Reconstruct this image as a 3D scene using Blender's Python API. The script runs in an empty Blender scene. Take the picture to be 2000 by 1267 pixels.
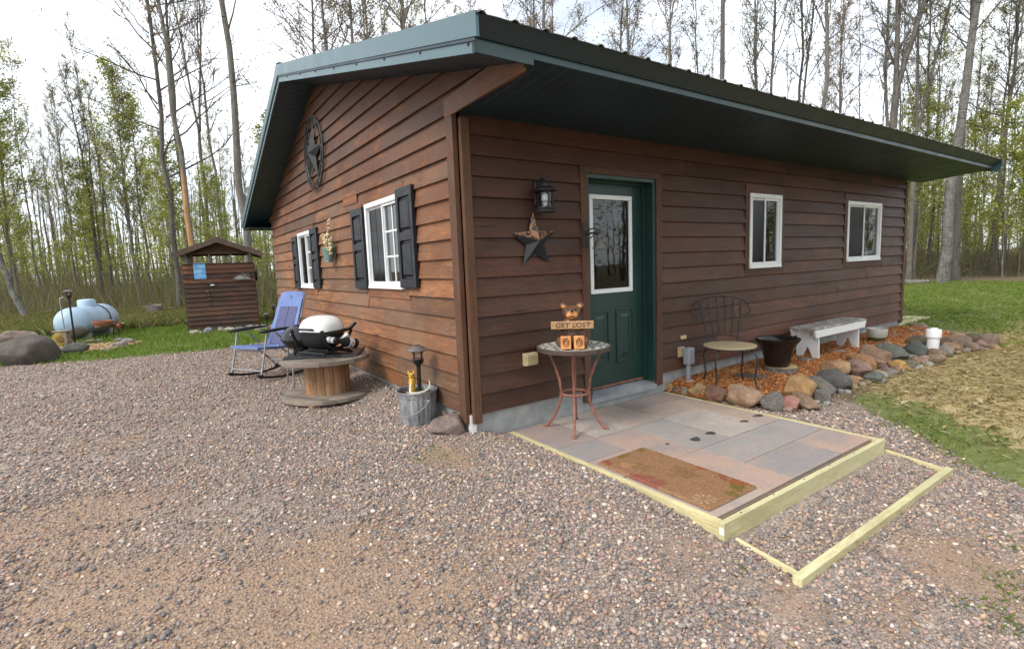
import bpy, math, random
import numpy as np
from mathutils import Vector, Matrix, noise as mnoise
SC = bpy.context.scene
COL = SC.collection
R_ = math.radians

# ------------------------------------------------------------------ camera
FPX = 1011.81
RM = np.array([[0.8221859208400332, -0.5679191176856434, -0.03844720197344598],
               [-0.0964959991597358, -0.07249537349060531, -0.9926897516186123],
               [0.5609802436080891, 0.8198855387123364, -0.11440659811300713]])
CAM = np.array([-2.0955, -3.7249, 1.4])
cd = bpy.data.cameras.new('camera'); co = bpy.data.objects.new('camera', cd); COL.objects.link(co)
cd.sensor_width = 36.0; cd.lens = FPX / 2000 * 36.0; cd.clip_start = 0.05; cd.clip_end = 2000
m3 = Matrix([RM[0], -RM[1], -RM[2]]).transposed()
co.matrix_world = Matrix.Translation(Vector(CAM)) @ m3.to_4x4()
SC.camera = co

# ------------------------------------------------------------------ world, sun, exposure
SUN_EL, SUN_DIR = R_(43), Vector((-0.97, -0.10, 0))
SUN_DIR.normalize()
SUN_VEC = Vector((SUN_DIR.x * math.cos(SUN_EL), SUN_DIR.y * math.cos(SUN_EL), math.sin(SUN_EL)))
w = bpy.data.worlds.new('World'); SC.world = w; w.use_nodes = True
wn, wl = w.node_tree.nodes, w.node_tree.links
for n in list(wn): wn.remove(n)
sky = wn.new('ShaderNodeTexSky'); sky.sky_type = 'NISHITA'; sky.sun_disc = False
sky.sun_elevation = SUN_EL; sky.sun_rotation = math.atan2(SUN_DIR.x, SUN_DIR.y)
sky.air_density = 1.0; sky.dust_density = 2.0
tc = wn.new('ShaderNodeTexCoord'); mp = wn.new('ShaderNodeMapping'); mp.inputs['Scale'].default_value = (1, 1, 2.2)
nz = wn.new('ShaderNodeTexNoise'); nz.inputs['Scale'].default_value = 2.3; nz.inputs['Detail'].default_value = 7; nz.inputs['Roughness'].default_value = .55
rp = wn.new('ShaderNodeValToRGB'); rp.color_ramp.elements[0].position = .30; rp.color_ramp.elements[1].position = .52
rp.color_ramp.elements[0].color = (.38, .38, .38, 1); rp.color_ramp.elements[1].color = (.97, .97, .97, 1)
mx = wn.new('ShaderNodeMixRGB'); mx.inputs['Color2'].default_value = (9.0, 9.5, 10.2, 1)
bg = wn.new('ShaderNodeBackground'); bg.inputs['Strength'].default_value = .11
wo = wn.new('ShaderNodeOutputWorld')
wl.new(tc.outputs['Generated'], mp.inputs['Vector']); wl.new(mp.outputs['Vector'], nz.inputs['Vector'])
wl.new(nz.outputs['Fac'], rp.inputs['Fac']); wl.new(rp.outputs['Color'], mx.inputs['Fac'])
wl.new(sky.outputs['Color'], mx.inputs['Color1']); wl.new(mx.outputs['Color'], bg.inputs['Color'])
wl.new(bg.outputs['Background'], wo.inputs['Surface'])
sl = bpy.data.lights.new('sun', 'SUN'); sl.energy = 1.7; sl.angle = R_(20); sl.color = (1, .95, .88)
so = bpy.data.objects.new('sun', sl); COL.objects.link(so)
so.rotation_euler = (-SUN_VEC).to_track_quat('-Z', 'Y').to_euler(); so.location = (-20, 0, 30)
SC.view_settings.view_transform = 'Standard'; SC.view_settings.look = 'None'
SC.view_settings.gamma = 1; SC.view_settings.exposure = 0.76
SC.cycles.max_bounces = 6; SC.cycles.transparent_max_bounces = 12

# ------------------------------------------------------------------ helpers
def ray(px, py): return RM.T @ np.array([(px - 1000) / FPX, (py - 633.5) / FPX, 1])
def at(px, py, z=0.0): d = ray(px, py); return CAM + d * (z - CAM[2]) / d[2]
def depth(P): return float(RM[2] @ (np.array(P, float) - CAM))
def far(px, dist):            # ground point in the direction of a column, at a forward distance
    d = ray(px, 520.0); d = d / d.dot(RM[2]); P = CAM + d * dist; return P[0], P[1]
def sst(a, b, x): t = min(1, max(0, (x - a) / (b - a))); return t * t * (3 - 2 * t)
def g(x, y):
    k = 1 - sst(2.4, 4.6, x)
    s = .028 + .052 * k
    z = -s * max(0, -y)
    z = max(z, -.42) - .04 * sst(2.1, 2.6, -y)
    q = sst(.05, .33, x) * (1 - sst(2.45, 2.7, x)); z = z + (min(z, -.082) - z) * q
    if .45 < x < 2.5 and -2.485 < y < -2.13: z -= .018
    z += .105 * sst(.35, 1.1, y) * (1 - sst(7.0, 9.0, y)) * math.exp(-(x / .36) ** 2) * (x < .3)
    z += .035 * math.exp(-((x - .30) / .17) ** 2) * sst(-2.2, -1.8, y) * (1 - sst(-1.5, -.9, y))
    z += .05 * sst(14, 24, y) + .06 * sst(12, 20, x)
    return z
def atg(px, py):
    z = 0.
    for _ in range(12): P = at(px, py, z); z = g(P[0], P[1])
    return P
def lerp(a, b, t): return a + (b - a) * t

def wloc(o):
    v = Vector((0, 0, 0))
    while o: v = v + o.location; o = o.parent
    return v
def tag(o, label=None, cat=None, group=None, kind=None):
    if label: o['label'] = label
    if cat: o['category'] = cat
    if group: o['group'] = group
    if kind: o['kind'] = kind
    return o
def thing(name, label, cat, loc=(0, 0, 0), rz=0, group=None):
    o = bpy.data.objects.new(name, None); COL.objects.link(o); o.empty_display_size = .1
    o.location = loc; o.rotation_euler = (0, 0, rz)
    return tag(o, label, cat, group)
def dup(o, parent=None):
    c = o.copy(); COL.objects.link(c); c.parent = parent
    for ch in list(o.children): dup(ch, c)
    return c

def ico(sub):
    t = (1 + 5 ** .5) / 2
    v = [Vector(p).normalized() for p in [(-1, t, 0), (1, t, 0), (-1, -t, 0), (1, -t, 0), (0, -1, t), (0, 1, t), (0, -1, -t), (0, 1, -t), (t, 0, -1), (t, 0, 1), (-t, 0, -1), (-t, 0, 1)]]
    f = [(0, 11, 5), (0, 5, 1), (0, 1, 7), (0, 7, 10), (0, 10, 11), (1, 5, 9), (5, 11, 4), (11, 10, 2), (10, 7, 6), (7, 1, 8), (3, 9, 4), (3, 4, 2), (3, 2, 6), (3, 6, 8), (3, 8, 9), (4, 9, 5), (2, 4, 11), (6, 2, 10), (8, 6, 7), (9, 8, 1)]
    for _ in range(sub):
        cache, nf = {}, []
        def mid(a, b):
            k = (min(a, b), max(a, b))
            if k not in cache: v.append(((v[a] + v[b]) / 2).normalized()); cache[k] = len(v) - 1
            return cache[k]
        for a, b, c in f:
            x, y, z = mid(a, b), mid(b, c), mid(c, a); nf += [(a, x, z), (b, y, x), (c, z, y), (x, y, z)]
        f = nf
    return v, f
ICO = [ico(i) for i in range(4)]

class MB:
    def __init__(s): s.v, s.f, s.c, s.T = [], [], [], None
    def add(s, vs, fs, col=None):
        n = len(s.v)
        for p in vs:
            p = Vector(p)
            if s.T is not None: p = s.T @ p
            s.v.append(p)
        for f in fs: s.f.append(tuple(i + n for i in f)); s.c.append(col or (1, 1, 1))
        return s
    def hexa(s, p, col=None):   # 8 points: bottom ccw 0-3, top ccw 4-7
        return s.add(p, [(3, 2, 1, 0), (4, 5, 6, 7), (0, 1, 5, 4), (1, 2, 6, 5), (2, 3, 7, 6), (3, 0, 4, 7)], col)
    def bb(s, x0, x1, y0, y1, z0, z1, col=None):
        return s.hexa([(x0, y0, z0), (x1, y0, z0), (x1, y1, z0), (x0, y1, z0), (x0, y0, z1), (x1, y0, z1), (x1, y1, z1), (x0, y1, z1)], col)
    def box(s, c, size, rot=None, col=None):
        hx, hy, hz = [q / 2 for q in size]; rot = rot or Matrix.Identity(3); c = Vector(c)
        P = [c + rot @ Vector(q) for q in [(-hx, -hy, -hz), (hx, -hy, -hz), (hx, hy, -hz), (-hx, hy, -hz), (-hx, -hy, hz), (hx, -hy, hz), (hx, hy, hz), (-hx, hy, hz)]]
        return s.hexa(P, col)
    def wb(s, W, u0, u1, d0, d1, z0, z1, col=None):
        return s.hexa([W(u0, d0, z0), W(u1, d0, z0), W(u1, d1, z0), W(u0, d1, z0), W(u0, d0, z1), W(u1, d0, z1), W(u1, d1, z1), W(u0, d1, z1)], col)
    def tube(s, pts, r, n=8, closed=False, col=None, flat=None):
        pts = [Vector(p) for p in pts]; m = len(pts)
        rs = list(r) if hasattr(r, '__len__') else [r] * m
        vs, fs = [], []; up = None
        for i, p in enumerate(pts):
            if closed: t = pts[(i + 1) % m] - pts[i - 1]
            else: t = pts[min(i + 1, m - 1)] - pts[max(i - 1, 0)]
            if t.length < 1e-9: t = Vector((0, 0, 1))
            t.normalize()
            if up is None:
                up = Vector((0, 0, 1)) if abs(t.z) < .9 else Vector((1, 0, 0))
            a = t.cross(up)
            if a.length < 1e-6: a = t.orthogonal()
            a.normalize(); b = a.cross(t).normalized(); up = b
            fl = flat if flat else 1
            for k in range(n):
                q = 2 * math.pi * k / n; vs.append(p + (a * math.cos(q) + b * math.sin(q) * fl) * rs[i])
        for i in range(m if closed else m - 1):
            j = (i + 1) % m
            for k in range(n): fs.append((i * n + k, i * n + (k + 1) % n, j * n + (k + 1) % n, j * n + k))
        if not closed: fs.append(tuple(range(n))[::-1]); fs.append(tuple((m - 1) * n + k for k in range(n)))
        return s.add(vs, fs, col)
    def lathe(s, prof, n=24, c=(0, 0, 0), rot=None, sx=1, sy=1, col=None, caps=True):
        c = Vector(c); rot = rot or Matrix.Identity(3); vs, fs = [], []; m = len(prof)
        for r, z in prof:
            for k in range(n):
                q = 2 * math.pi * k / n; vs.append(c + rot @ Vector((r * math.cos(q) * sx, r * math.sin(q) * sy, z)))
        for i in range(m - 1):
            for k in range(n): fs.append((i * n + k, i * n + (k + 1) % n, (i + 1) * n + (k + 1) % n, (i + 1) * n + k))
        if caps:
            if prof[0][0] > 1e-4: fs.append(tuple(range(n))[::-1])
            if prof[-1][0] > 1e-4: fs.append(tuple((m - 1) * n + k for k in range(n)))
        return s.add(vs, fs, col)
    def blob(s, c, rad, sub=2, amp=0, freq=1.5, seed=0, rot=None, col=None):
        c = Vector(c); rot = rot or Matrix.Identity(3); vs = []
        for p in ICO[sub][0]:
            k = 1 + amp * mnoise.noise(p * freq + Vector((seed * 7.3, seed * 3.1, seed * 1.7))) if amp else 1
            vs.append(c + rot @ Vector((p.x * rad[0] * k, p.y * rad[1] * k, p.z * rad[2] * k)))
        return s.add(vs, ICO[sub][1], col)
    def prism(s, poly, W, d0, d1, col=None):   # polygon in (u,z), extruded along d of frame W
        n = len(poly)
        vs = [W(u, d0, z) for u, z in poly] + [W(u, d1, z) for u, z in poly]
        fs = [tuple(range(n)), tuple(range(2 * n - 1, n - 1, -1))] + [(i, n + i, n + (i + 1) % n, (i + 1) % n) for i in range(n)]
        return s.add(vs, fs, col)
    def build(s, name, mat, parent=None, smooth=None, bevel=0, local=False):
        me = bpy.data.meshes.new(name)
        off = Vector((0, 0, 0)) if (local or parent is None) else wloc(parent)
        me.from_pydata([tuple(p - off) for p in s.v], [], s.f)
        if True:
            ca = me.color_attributes.new('Col', 'FLOAT_COLOR', 'CORNER'); buf = []
            for p, c in zip(me.polygons, s.c): buf += [c[0], c[1], c[2], 1.] * p.loop_total
            ca.data.foreach_set('color', buf)
        me.update()
        import bmesh
        bm = bmesh.new(); bm.from_mesh(me); bmesh.ops.recalc_face_normals(bm, faces=bm.faces); bm.to_mesh(me); bm.free()
        if smooth:
            me.polygons.foreach_set('use_smooth', [True] * len(me.polygons)); me.set_sharp_from_angle(angle=R_(smooth))
        if mat: me.materials.append(mat)
        o = bpy.data.objects.new(name, me); COL.objects.link(o)
        if parent: o.parent = parent
        if bevel:
            b = o.modifiers.new('b', 'BEVEL'); b.width = bevel; b.segments = 2; b.limit_method = 'ANGLE'; b.angle_limit = R_(40)
        return o

def np_mesh(name, V, F, mat, C=None, parent=None, smooth=False, k=3):
    V = np.asarray(V, np.float32); F = np.asarray(F, np.int32)
    me = bpy.data.meshes.new(name); me.vertices.add(len(V)); me.vertices.foreach_set('co', V.ravel())
    me.loops.add(F.size); me.loops.foreach_set('vertex_index', F.ravel())
    me.polygons.add(len(F)); me.polygons.foreach_set('loop_start', np.arange(0, F.size, k, dtype=np.int32))
    me.polygons.foreach_set('loop_total', np.full(len(F), k, np.int32))
    if C is not None:
        ca = me.color_attributes.new('Col', 'FLOAT_COLOR', 'POINT')
        ca.data.foreach_set('color', np.concatenate([C, np.ones((len(C), 1))], 1).astype(np.float32).ravel())
    me.update(calc_edges=True)
    if smooth: me.polygons.foreach_set('use_smooth', np.ones(len(F), bool))
    me.materials.append(mat)
    o = bpy.data.objects.new(name, me); COL.objects.link(o)
    if parent: o.parent = parent
    return o

# ------------------------------------------------------------------ materials
class NT:
    def __init__(s, name):
        s.m = bpy.data.materials.new(name); s.m.use_nodes = True; s.n = s.m.node_tree.nodes; s.l = s.m.node_tree.links
        s.p = s.n['Principled BSDF']; s.out = s.n['Material Output']
        s._tc = None
    def tex(s, scale=(1, 1, 1), kind='Object'):
        if s._tc is None: s._tc = s.n.new('ShaderNodeTexCoord')
        m = s.n.new('ShaderNodeMapping'); m.inputs['Scale'].default_value = scale; s.l.new(s._tc.outputs[kind], m.inputs['Vector']); return m.outputs['Vector']
    def noise(s, vec, scale, detail=6, rough=.6, dist=0):
        n = s.n.new('ShaderNodeTexNoise'); n.inputs['Scale'].default_value = scale; n.inputs['Detail'].default_value = detail
        n.inputs['Roughness'].default_value = rough; n.inputs['Distortion'].default_value = dist; s.l.new(vec, n.inputs['Vector']); return n.outputs['Fac']
    def voro(s, vec, scale, out='Distance', feature='F1', rand=1):
        n = s.n.new('ShaderNodeTexVoronoi'); n.feature = feature; n.inputs['Scale'].default_value = scale; n.inputs['Randomness'].default_value = rand
        s.l.new(vec, n.inputs['Vector']); return n.outputs[out]
    def ramp(s, fac, stops):
        r = s.n.new('ShaderNodeValToRGB'); e = r.color_ramp.elements
        while len(e) < len(stops): e.new(.5)
        for q, (p, c) in zip(e, stops):
            q.position = p; q.color = (*c, 1) if hasattr(c, '__len__') else (c, c, c, 1)
        s.l.new(fac, r.inputs['Fac']); return r.outputs['Color']
    def mix(s, fac, a, b, mode='MIX'):
        n = s.n.new('ShaderNodeMixRGB'); n.blend_type = mode
        for i, q in zip(('Fac', 'Color1', 'Color2'), (fac, a, b)):
            if hasattr(q, 'node'): s.l.new(q, n.inputs[i])
            elif i == 'Fac': n.inputs[i].default_value = q
            else: n.inputs[i].default_value = (*q, 1)
        return n.outputs['Color']
    def math(s, op, a, b):
        n = s.n.new('ShaderNodeMath'); n.operation = op
        for i, q in enumerate((a, b)):
            if hasattr(q, 'node'): s.l.new(q, n.inputs[i])
            else: n.inputs[i].default_value = q
        return n.outputs[0]
    def attr(s, name='Col'):
        n = s.n.new('ShaderNodeAttribute'); n.attribute_name = name; return n.outputs['Color']
    def bump(s, h, st=.3, dist=.01):
        n = s.n.new('ShaderNodeBump'); n.inputs['Strength'].default_value = st; n.inputs['Distance'].default_value = dist
        s.l.new(h, n.inputs['Height']); s.l.new(n.outputs['Normal'], s.p.inputs['Normal'])
    def fin(s, col, rough=.6, metal=0, spec=.5):
        if hasattr(col, 'node'): s.l.new(col, s.p.inputs['Base Color'])
        else: s.p.inputs['Base Color'].default_value = (*col, 1)
        if hasattr(rough, 'node'): s.l.new(rough, s.p.inputs['Roughness'])
        else: s.p.inputs['Roughness'].default_value = rough
        s.p.inputs['Metallic'].default_value = metal; s.p.inputs['Specular IOR Level'].default_value = spec
        return s.m

def simple(name, c1, c2=None, scale=8, rough=.6, metal=0, bump=.15, stretch=(1, 1, 1), attr=False, spec=.4, lo=.35, hi=.65, dist=.004):
    t = NT(name); c2 = c2 or tuple(q * .7 for q in c1)
    v = t.tex(stretch); f = t.noise(v, scale)
    c = t.ramp(f, [(lo, c2), (hi, c1)])
    if attr: c = t.mix(1, c, t.attr(), 'MULTIPLY')
    if bump: t.bump(t.noise(v, scale * 4, 4), bump, dist)
    rr = t.ramp(t.noise(v, scale * 1.7, 3), [(.3, max(.05, rough - .1)), (.7, min(1, rough + .1))])
    return t.fin(c, rr, metal, spec)

def wood_mat(name, stretch, base, dark, light, grey, rough=.62, attr=True, gs=1.0):
    t = NT(name); v = t.tex(stretch); vo = t.tex((1, 1, 1))
    gr = t.noise(v, 6 * gs, 8, .65, .6)
    c = t.ramp(gr, [(.25, dark), (.48, base), (.72, light)])
    fine = t.noise(v, 26 * gs, 4, .7)
    c = t.mix(t.ramp(fine, [(.35, .55), (.6, 0.)]), c, tuple(q * .55 for q in dark))
    blotch = t.noise(t.tex(tuple(.8 if q > 1 else .3 for q in stretch)), 3.2, 6, .65, .8); c = t.mix(t.ramp(blotch, [(.40, .75), (.56, 0.)]), c, tuple(q * .62 for q in base)); c = t.mix(t.ramp(blotch, [(.54, 0.), (.72, .5)]), c, light)
    wz = t.ramp(t.noise(vo, 1.3, 6, .65), [(.42, 0.), (.68, .75)])
    c = t.mix(wz, c, grey)
    kn = t.voro(t.tex(tuple(q * 1.0 for q in stretch)), 1.6, 'Distance')
    kf = t.ramp(kn, [(.03, .85), (.09, 0.)])
    c = t.mix(kf, c, tuple(q * .3 for q in dark))
    if attr: c = t.mix(1, c, t.attr(), 'MULTIPLY')
    t.bump(fine, .35, .006)
    rr = t.ramp(gr, [(.3, rough - .1), (.7, rough + .12)])
    return t.fin(c, rr, 0, .35)

def plain(name, c, rough=.5, metal=0, spec=.5): return NT(name).fin(c, rough, metal, spec)
def leaf_mat(name, attr=True, c=(1, 1, 1)):
    t = NT(name); col = t.attr() if attr else None
    d = t.n.new('ShaderNodeBsdfDiffuse'); tr = t.n.new('ShaderNodeBsdfTranslucent'); mxs = t.n.new('ShaderNodeMixShader'); mxs.inputs[0].default_value = .55
    if attr: t.l.new(col, d.inputs['Color']); t.l.new(col, tr.inputs['Color'])
    else: d.inputs['Color'].default_value = (*c, 1); tr.inputs['Color'].default_value = (*c, 1)
    t.l.new(d.outputs[0], mxs.inputs[1]); t.l.new(tr.outputs[0], mxs.inputs[2]); t.l.new(mxs.outputs[0], t.out.inputs['Surface'])
    return t.m

M = {}
M['gable_wood'] = wood_mat('stained cedar, gable', (5, .45, 5), (.215, .085, .038), (.060, .027, .018), (.40, .175, .066), (.165, .100, .064))
M['front_wood'] = wood_mat('stained cedar, front', (.45, 5, 5), (.086, .032, .018), (.029, .012, .009), (.155, .062, .030), (.076, .039, .025), rough=.52)  # less faded than the gable, and darkened further for the wall's shade
M['trim_wood'] = wood_mat('stained cedar, upright', (5, 5, .45), (.135, .058, .030), (.05, .023, .015), (.22, .098, .046), (.115, .072, .046))
M['shed_wood'] = wood_mat('old dark boards', (.6, 2, 5), (.110, .046, .024), (.024, .012, .008), (.28, .105, .044), (.07, .044, .029))
M['grey_wood'] = wood_mat('weathered grey wood', (.7, 3, 3), (.24, .19, .145), (.10, .08, .06), (.36, .29, .23), (.29, .26, .22), gs=1.5)
M['spool_stave'] = wood_mat('spool staves', (4, 4, .5), (.36, .185, .088), (.16, .085, .045), (.50, .29, .15), (.33, .22, .14), gs=1.2)
M['new_lumber'] = wood_mat('pale green treated lumber', (.5, 4, 5), (.64, .56, .30), (.42, .34, .15), (.76, .70, .44), (.55, .52, .31), gs=.8)
M['new_lumber_y'] = wood_mat('pale treated lumber along depth', (4, .5, 5), (.63, .54, .28), (.46, .36, .14), (.74, .66, .40), (.56, .50, .29), gs=1.2)
def metal_green(name, c, r):
    t = NT(name); v = t.tex((1, 1, 1)); f = t.noise(v, 3, 5)
    col = t.ramp(f, [(.3, tuple(q * .8 for q in c)), (.7, c)])
    t.bump(t.noise(v, 2.2, 2), .08, .02)
    return t.fin(col, t.ramp(f, [(.3, r - .06), (.7, r + .1)]), 0, .6)
M['green_trim'] = metal_green('teal green painted steel', (.070, .135, .148), .33)  # dark green steel, its sky sheen put into a lighter base colour
M['green_dark'] = metal_green('dark green painted steel', (.012, .027, .040), .42)  # same steel, its tone carrying the shade of the down-facing eave band
M['green_soffit'] = metal_green('dark green soffit', (.012, .034, .046), .45)
M['roof'] = metal_green('brown green roof steel', (.13, .135, .12), .45)
M['door_green'] = metal_green('dark green door paint', (.011, .042, .036), .38)
M['concrete'] = simple('concrete', (.36, .37, .35), (.24, .25, .24), 6, .85, bump=.3)
M['white_vinyl'] = simple('white vinyl', (.80, .81, .80), (.74, .75, .75), 3, .35, bump=0)
M['black_paint'] = simple('black shutter', (.016, .018, .022), (.011, .012, .015), 6, .45, bump=.05)
M['black_metal'] = simple('black metal', (.014, .014, .015), (.009, .009, .010), 20, .45, bump=.1)
M['black_iron'] = simple('worn black iron', (.055, .053, .052), (.024, .024, .024), 30, .5, metal=.3, bump=.2)
M['grey_metal'] = simple('grey aluminium tube', (.36, .37, .38), (.25, .26, .27), 20, .4, metal=.6, bump=0)
M['dark'] = plain('dark interior', (.02, .02, .02), .9)
M['curtain'] = simple('grey green curtain', (.15, .19, .15), (.07, .10, .08), 3, .9, bump=0, stretch=(6, 6, .2))
M['rust'] = simple('rust brown paint', (.30, .125, .085), (.17, .065, .045), 25, .6, bump=.25)
def glass(name, tint=(.5, .55, .53), refl=.03, screen=0., wave=.03):
    t = NT(name)
    tr = t.n.new('ShaderNodeBsdfTransparent'); tr.inputs['Color'].default_value = (*[q * (1 - screen) for q in tint], 1)
    gl = t.n.new('ShaderNodeBsdfGlossy'); gl.inputs['Roughness'].default_value = .02 + screen * .15
    fr = t.n.new('ShaderNodeFresnel'); fr.inputs['IOR'].default_value = 1.52
    v = t.tex((1, 1, 1)); b = t.n.new('ShaderNodeBump'); b.inputs['Strength'].default_value = wave; b.inputs['Distance'].default_value = .02
    t.l.new(t.noise(v, 3.5, 2), b.inputs['Height']); t.l.new(b.outputs[0], gl.inputs['Normal'])
    mxs = t.n.new('ShaderNodeMixShader')
    f = t.math('ADD', t.math('MULTIPLY', fr.outputs[0], 1.35 * (1 - screen)), refl)
    t.l.new(f, mxs.inputs[0]); t.l.new(tr.outputs[0], mxs.inputs[1]); t.l.new(gl.outputs[0], mxs.inputs[2]); t.l.new(mxs.outputs[0], t.out.inputs['Surface'])
    return t.m
M['glass'] = glass('window glass')
M['screen'] = glass('insect screen over glass', (.35, .36, .4), .02, .6)
M['door_glass'] = glass('old wavy door glass', (.3, .32, .31), .02, 0., .025)
M['lamp_glass'] = glass('clear lamp glass', (.9, .9, .9), .02)

def ground_mat():
    t = NT('yard ground'); v = t.tex((1, 1, 1)); mk = t.attr('mask')
    sep = t.n.new('ShaderNodeSeparateColor'); t.l.new(mk, sep.inputs[0])
    gv = t.voro(v, 62, 'Color'); gvs = t.n.new('ShaderNodeSeparateColor'); t.l.new(gv, gvs.inputs[0])
    gcol = t.ramp(gvs.outputs[0], [(0, (.15, .135, .13)), (.25, (.28, .24, .22)), (.5, (.36, .285, .25)), (.75, (.43, .34, .29)), (1, (.55, .49, .44))])
    edge = t.voro(v, 62, 'Distance'); gcol = t.mix(t.ramp(edge, [(.0, 0.), (.55, .0), (.85, .5)]), gcol, (.07, .058, .05))
    gcol = t.mix(t.ramp(t.noise(v, 2.4, 6, .65), [(.36, .2), (.60, .8)]), gcol, (.21, .155, .115))
    big = t.noise(v, .9, 6, .6); fine = t.noise(v, 70, 4, .7)
    sand = t.ramp(fine, [(.3, (.20, .13, .085)), (.55, (.335, .225, .150)), (.75, (.43, .305, .215))])
    soil = t.ramp(t.noise(v, 9, 8, .7), [(.3, (.07, .05, .03)), (.5, (.14, .105, .06)), (.7, (.20, .16, .09))])
    grs = t.ramp(t.noise(v, 14, 6, .7), [(.3, (.10, .095, .040)), (.5, (.125, .145, .040)), (.75, (.21, .21, .075))])
    stw = t.ramp(t.noise(v, 60, 6, .75, .3), [(.3, (.17, .135, .062)), (.5, (.36, .28, .14)), (.7, (.52, .42, .24))])
    j = t.math('MULTIPLY', t.math('SUBTRACT', t.noise(v, 5, 6, .7), .5), 1.2)
    def msk(ch, a=.42, b=.58): return t.ramp(t.math('ADD', sep.outputs[ch], j), [(a, 0.), (b, 1.)])
    c = t.mix(msk(1), soil, grs)
    c = t.mix(msk(2), c, stw)
    gs = t.mix(t.ramp(t.math('ADD', t.attr('sand'), t.math('MULTIPLY', t.math('SUBTRACT', big, .5), 1.6)), [(.38, 0.), (.62, .85)]), gcol, sand)
    c = t.mix(msk(0), c, gs)
    h = t.mix(msk(0), t.noise(v, 30, 5, .7), edge)
    t.bump(h, .8, .012)
    return t.fin(c, .9, 0, .25)
M['ground'] = ground_mat()
M['pebble'] = simple('pebbles', (1, 1, 1), (.72, .72, .72), 90, .75, bump=0, attr=True, spec=.35)
M['blade'] = leaf_mat('grass blades')
M['leaf'] = leaf_mat('spring leaves')
M['twig'] = simple('brown twigs', (1, 1, 1), (.7, .7, .7), 6, .9, bump=0, attr=True)
M['chip'] = simple('shredded wood chips', (1, 1, 1), (.65, .65, .65), 25, .8, bump=.2, attr=True)
def rock_mat():
    t = NT('field stone'); oi = t.n.new('ShaderNodeObjectInfo'); v = t.tex((1, 1, 1))
    n1 = t.noise(v, 5, 8, .65); n2 = t.noise(v, 60, 4, .7)
    c = t.mix(t.ramp(n1, [(.35, .85), (.65, 0.)]), t.attr(), t.mix(1, t.attr(), (.42, .42, .44), 'MULTIPLY'))
    c = t.mix(t.ramp(n2, [(.40, .5), (.62, 0.)]), c, t.mix(1, c, (.5, .48, .46), 'MULTIPLY'))
    c = t.mix(t.ramp(n2, [(.62, 0.), (.74, .55)]), c, t.mix(.5, c, (.6, .55, .5)))
    t.bump(t.noise(v, 18, 8, .75), .95, .018)
    return t.fin(c, .82, 0, .3)
M['rock'] = rock_mat()
def bark_mat(name, a, b, c, bands=0):
    t = NT(name); v = t.tex((1, 1, .25)); n1 = t.noise(v, 14, 8, .7, .5); n0 = t.noise(t.tex((1, 1, 1)), .9, 4, .6)
    col = t.ramp(n1, [(.3, a), (.52, b), (.72, c)])
    col = t.mix(t.ramp(n0, [(.4, 0.), (.7, .5)]), col, tuple(q * 1.35 for q in b))
    if bands: col = t.mix(t.ramp(t.noise(t.tex((1, 1, 5)), 5, 6, .65), [(.54, 0.), (.62, .85)]), col, (.05, .045, .04))
    t.bump(n1, .6, .02)
    return t.fin(col, .9, 0, .2)
M['bark'] = bark_mat('grey brown bark', (.065, .056, .048), (.165, .148, .128), (.27, .245, .215))
M['bark_dark'] = bark_mat('dark bark', (.045, .04, .034), (.115, .102, .09), (.20, .18, .155))
M['bark_pale'] = bark_mat('pale mottled bark', (.06, .056, .05), (.16, .152, .135), (.29, .275, .25), 1)
M['bark_bare'] = bark_mat('bare orange wood', (.20, .10, .045), (.38, .21, .10), (.50, .32, .17))

# ------------------------------------------------------------------ ground
rnd = random.Random(5); nrg = np.random.default_rng(7)
def pip(poly, x, y):
    ins = False; j = len(poly) - 1
    for i in range(len(poly)):
        xi, yi = poly[i]; xj, yj = poly[j]
        if (yi > y) != (yj > y) and x < (xj - xi) * (y - yi) / (yj - yi) + xi: ins = not ins
        j = i
    return ins
def npip(poly, X, Y):
    ins = np.zeros(X.shape, bool); j = len(poly) - 1
    for i in range(len(poly)):
        xi, yi = poly[i]; xj, yj = poly[j]
        if yi != yj: ins ^= ((yi > Y) != (yj > Y)) & (X < (xj - xi) * (Y - yi) / (yj - yi) + xi)
        j = i
    return ins
def ng(X, Y):
    def ss(a, b, x): t = np.clip((x - a) / (b - a), 0, 1); return t * t * (3 - 2 * t)
    k = 1 - ss(2.4, 4.6, X); z = -(.028 + .052 * k) * np.maximum(0, -Y); z = np.maximum(z, -.42) - .04 * ss(2.1, 2.6, -Y)
    q = ss(.05, .33, X) * (1 - ss(2.45, 2.7, X)); z = z + (np.minimum(z, -.082) - z) * q - .018 * ((X > .45) & (X < 2.5) & (Y > -2.485) & (Y < -2.13))
    z = z + .105 * ss(.35, 1.1, Y) * (1 - ss(7.0, 9.0, Y)) * np.exp(-(X / .36) ** 2) * (X < .3) + .035 * np.exp(-((X - .30) / .17) ** 2) * ss(-2.2, -1.8, Y) * (1 - ss(-1.5, -.9, Y))
    return z + .05 * ss(14, 24, Y) + .06 * ss(12, 20, X)
GRAVEL = [(-14, -8), (-14, 6.2), (-6.5, 8.2), (-4.42, 8.55), (-3.0, 8.0), (-1.83, 7.68), (-.7, 7.75), (.6, 7.9), (.6, .3), (2.6, .3), (2.6, -1.1), (3.5, -1.3),
          (3.35, -1.65), (3.0, -2.2), (2.72, -2.65), (2.5, -3.1), (2.3, -3.8), (2.4, -8)]
STRAW = [tuple(atg(a, b)[:2]) for a, b in ((1640, 755), (1690, 735), (1730, 716), (1800, 706), (1900, 680), (1985, 640), (2100, 625), (2500, 640), (2900, 900), (2300, 960), (2100, 905), (2000, 868), (1900, 832), (1830, 800), (1760, 770))]
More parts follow.
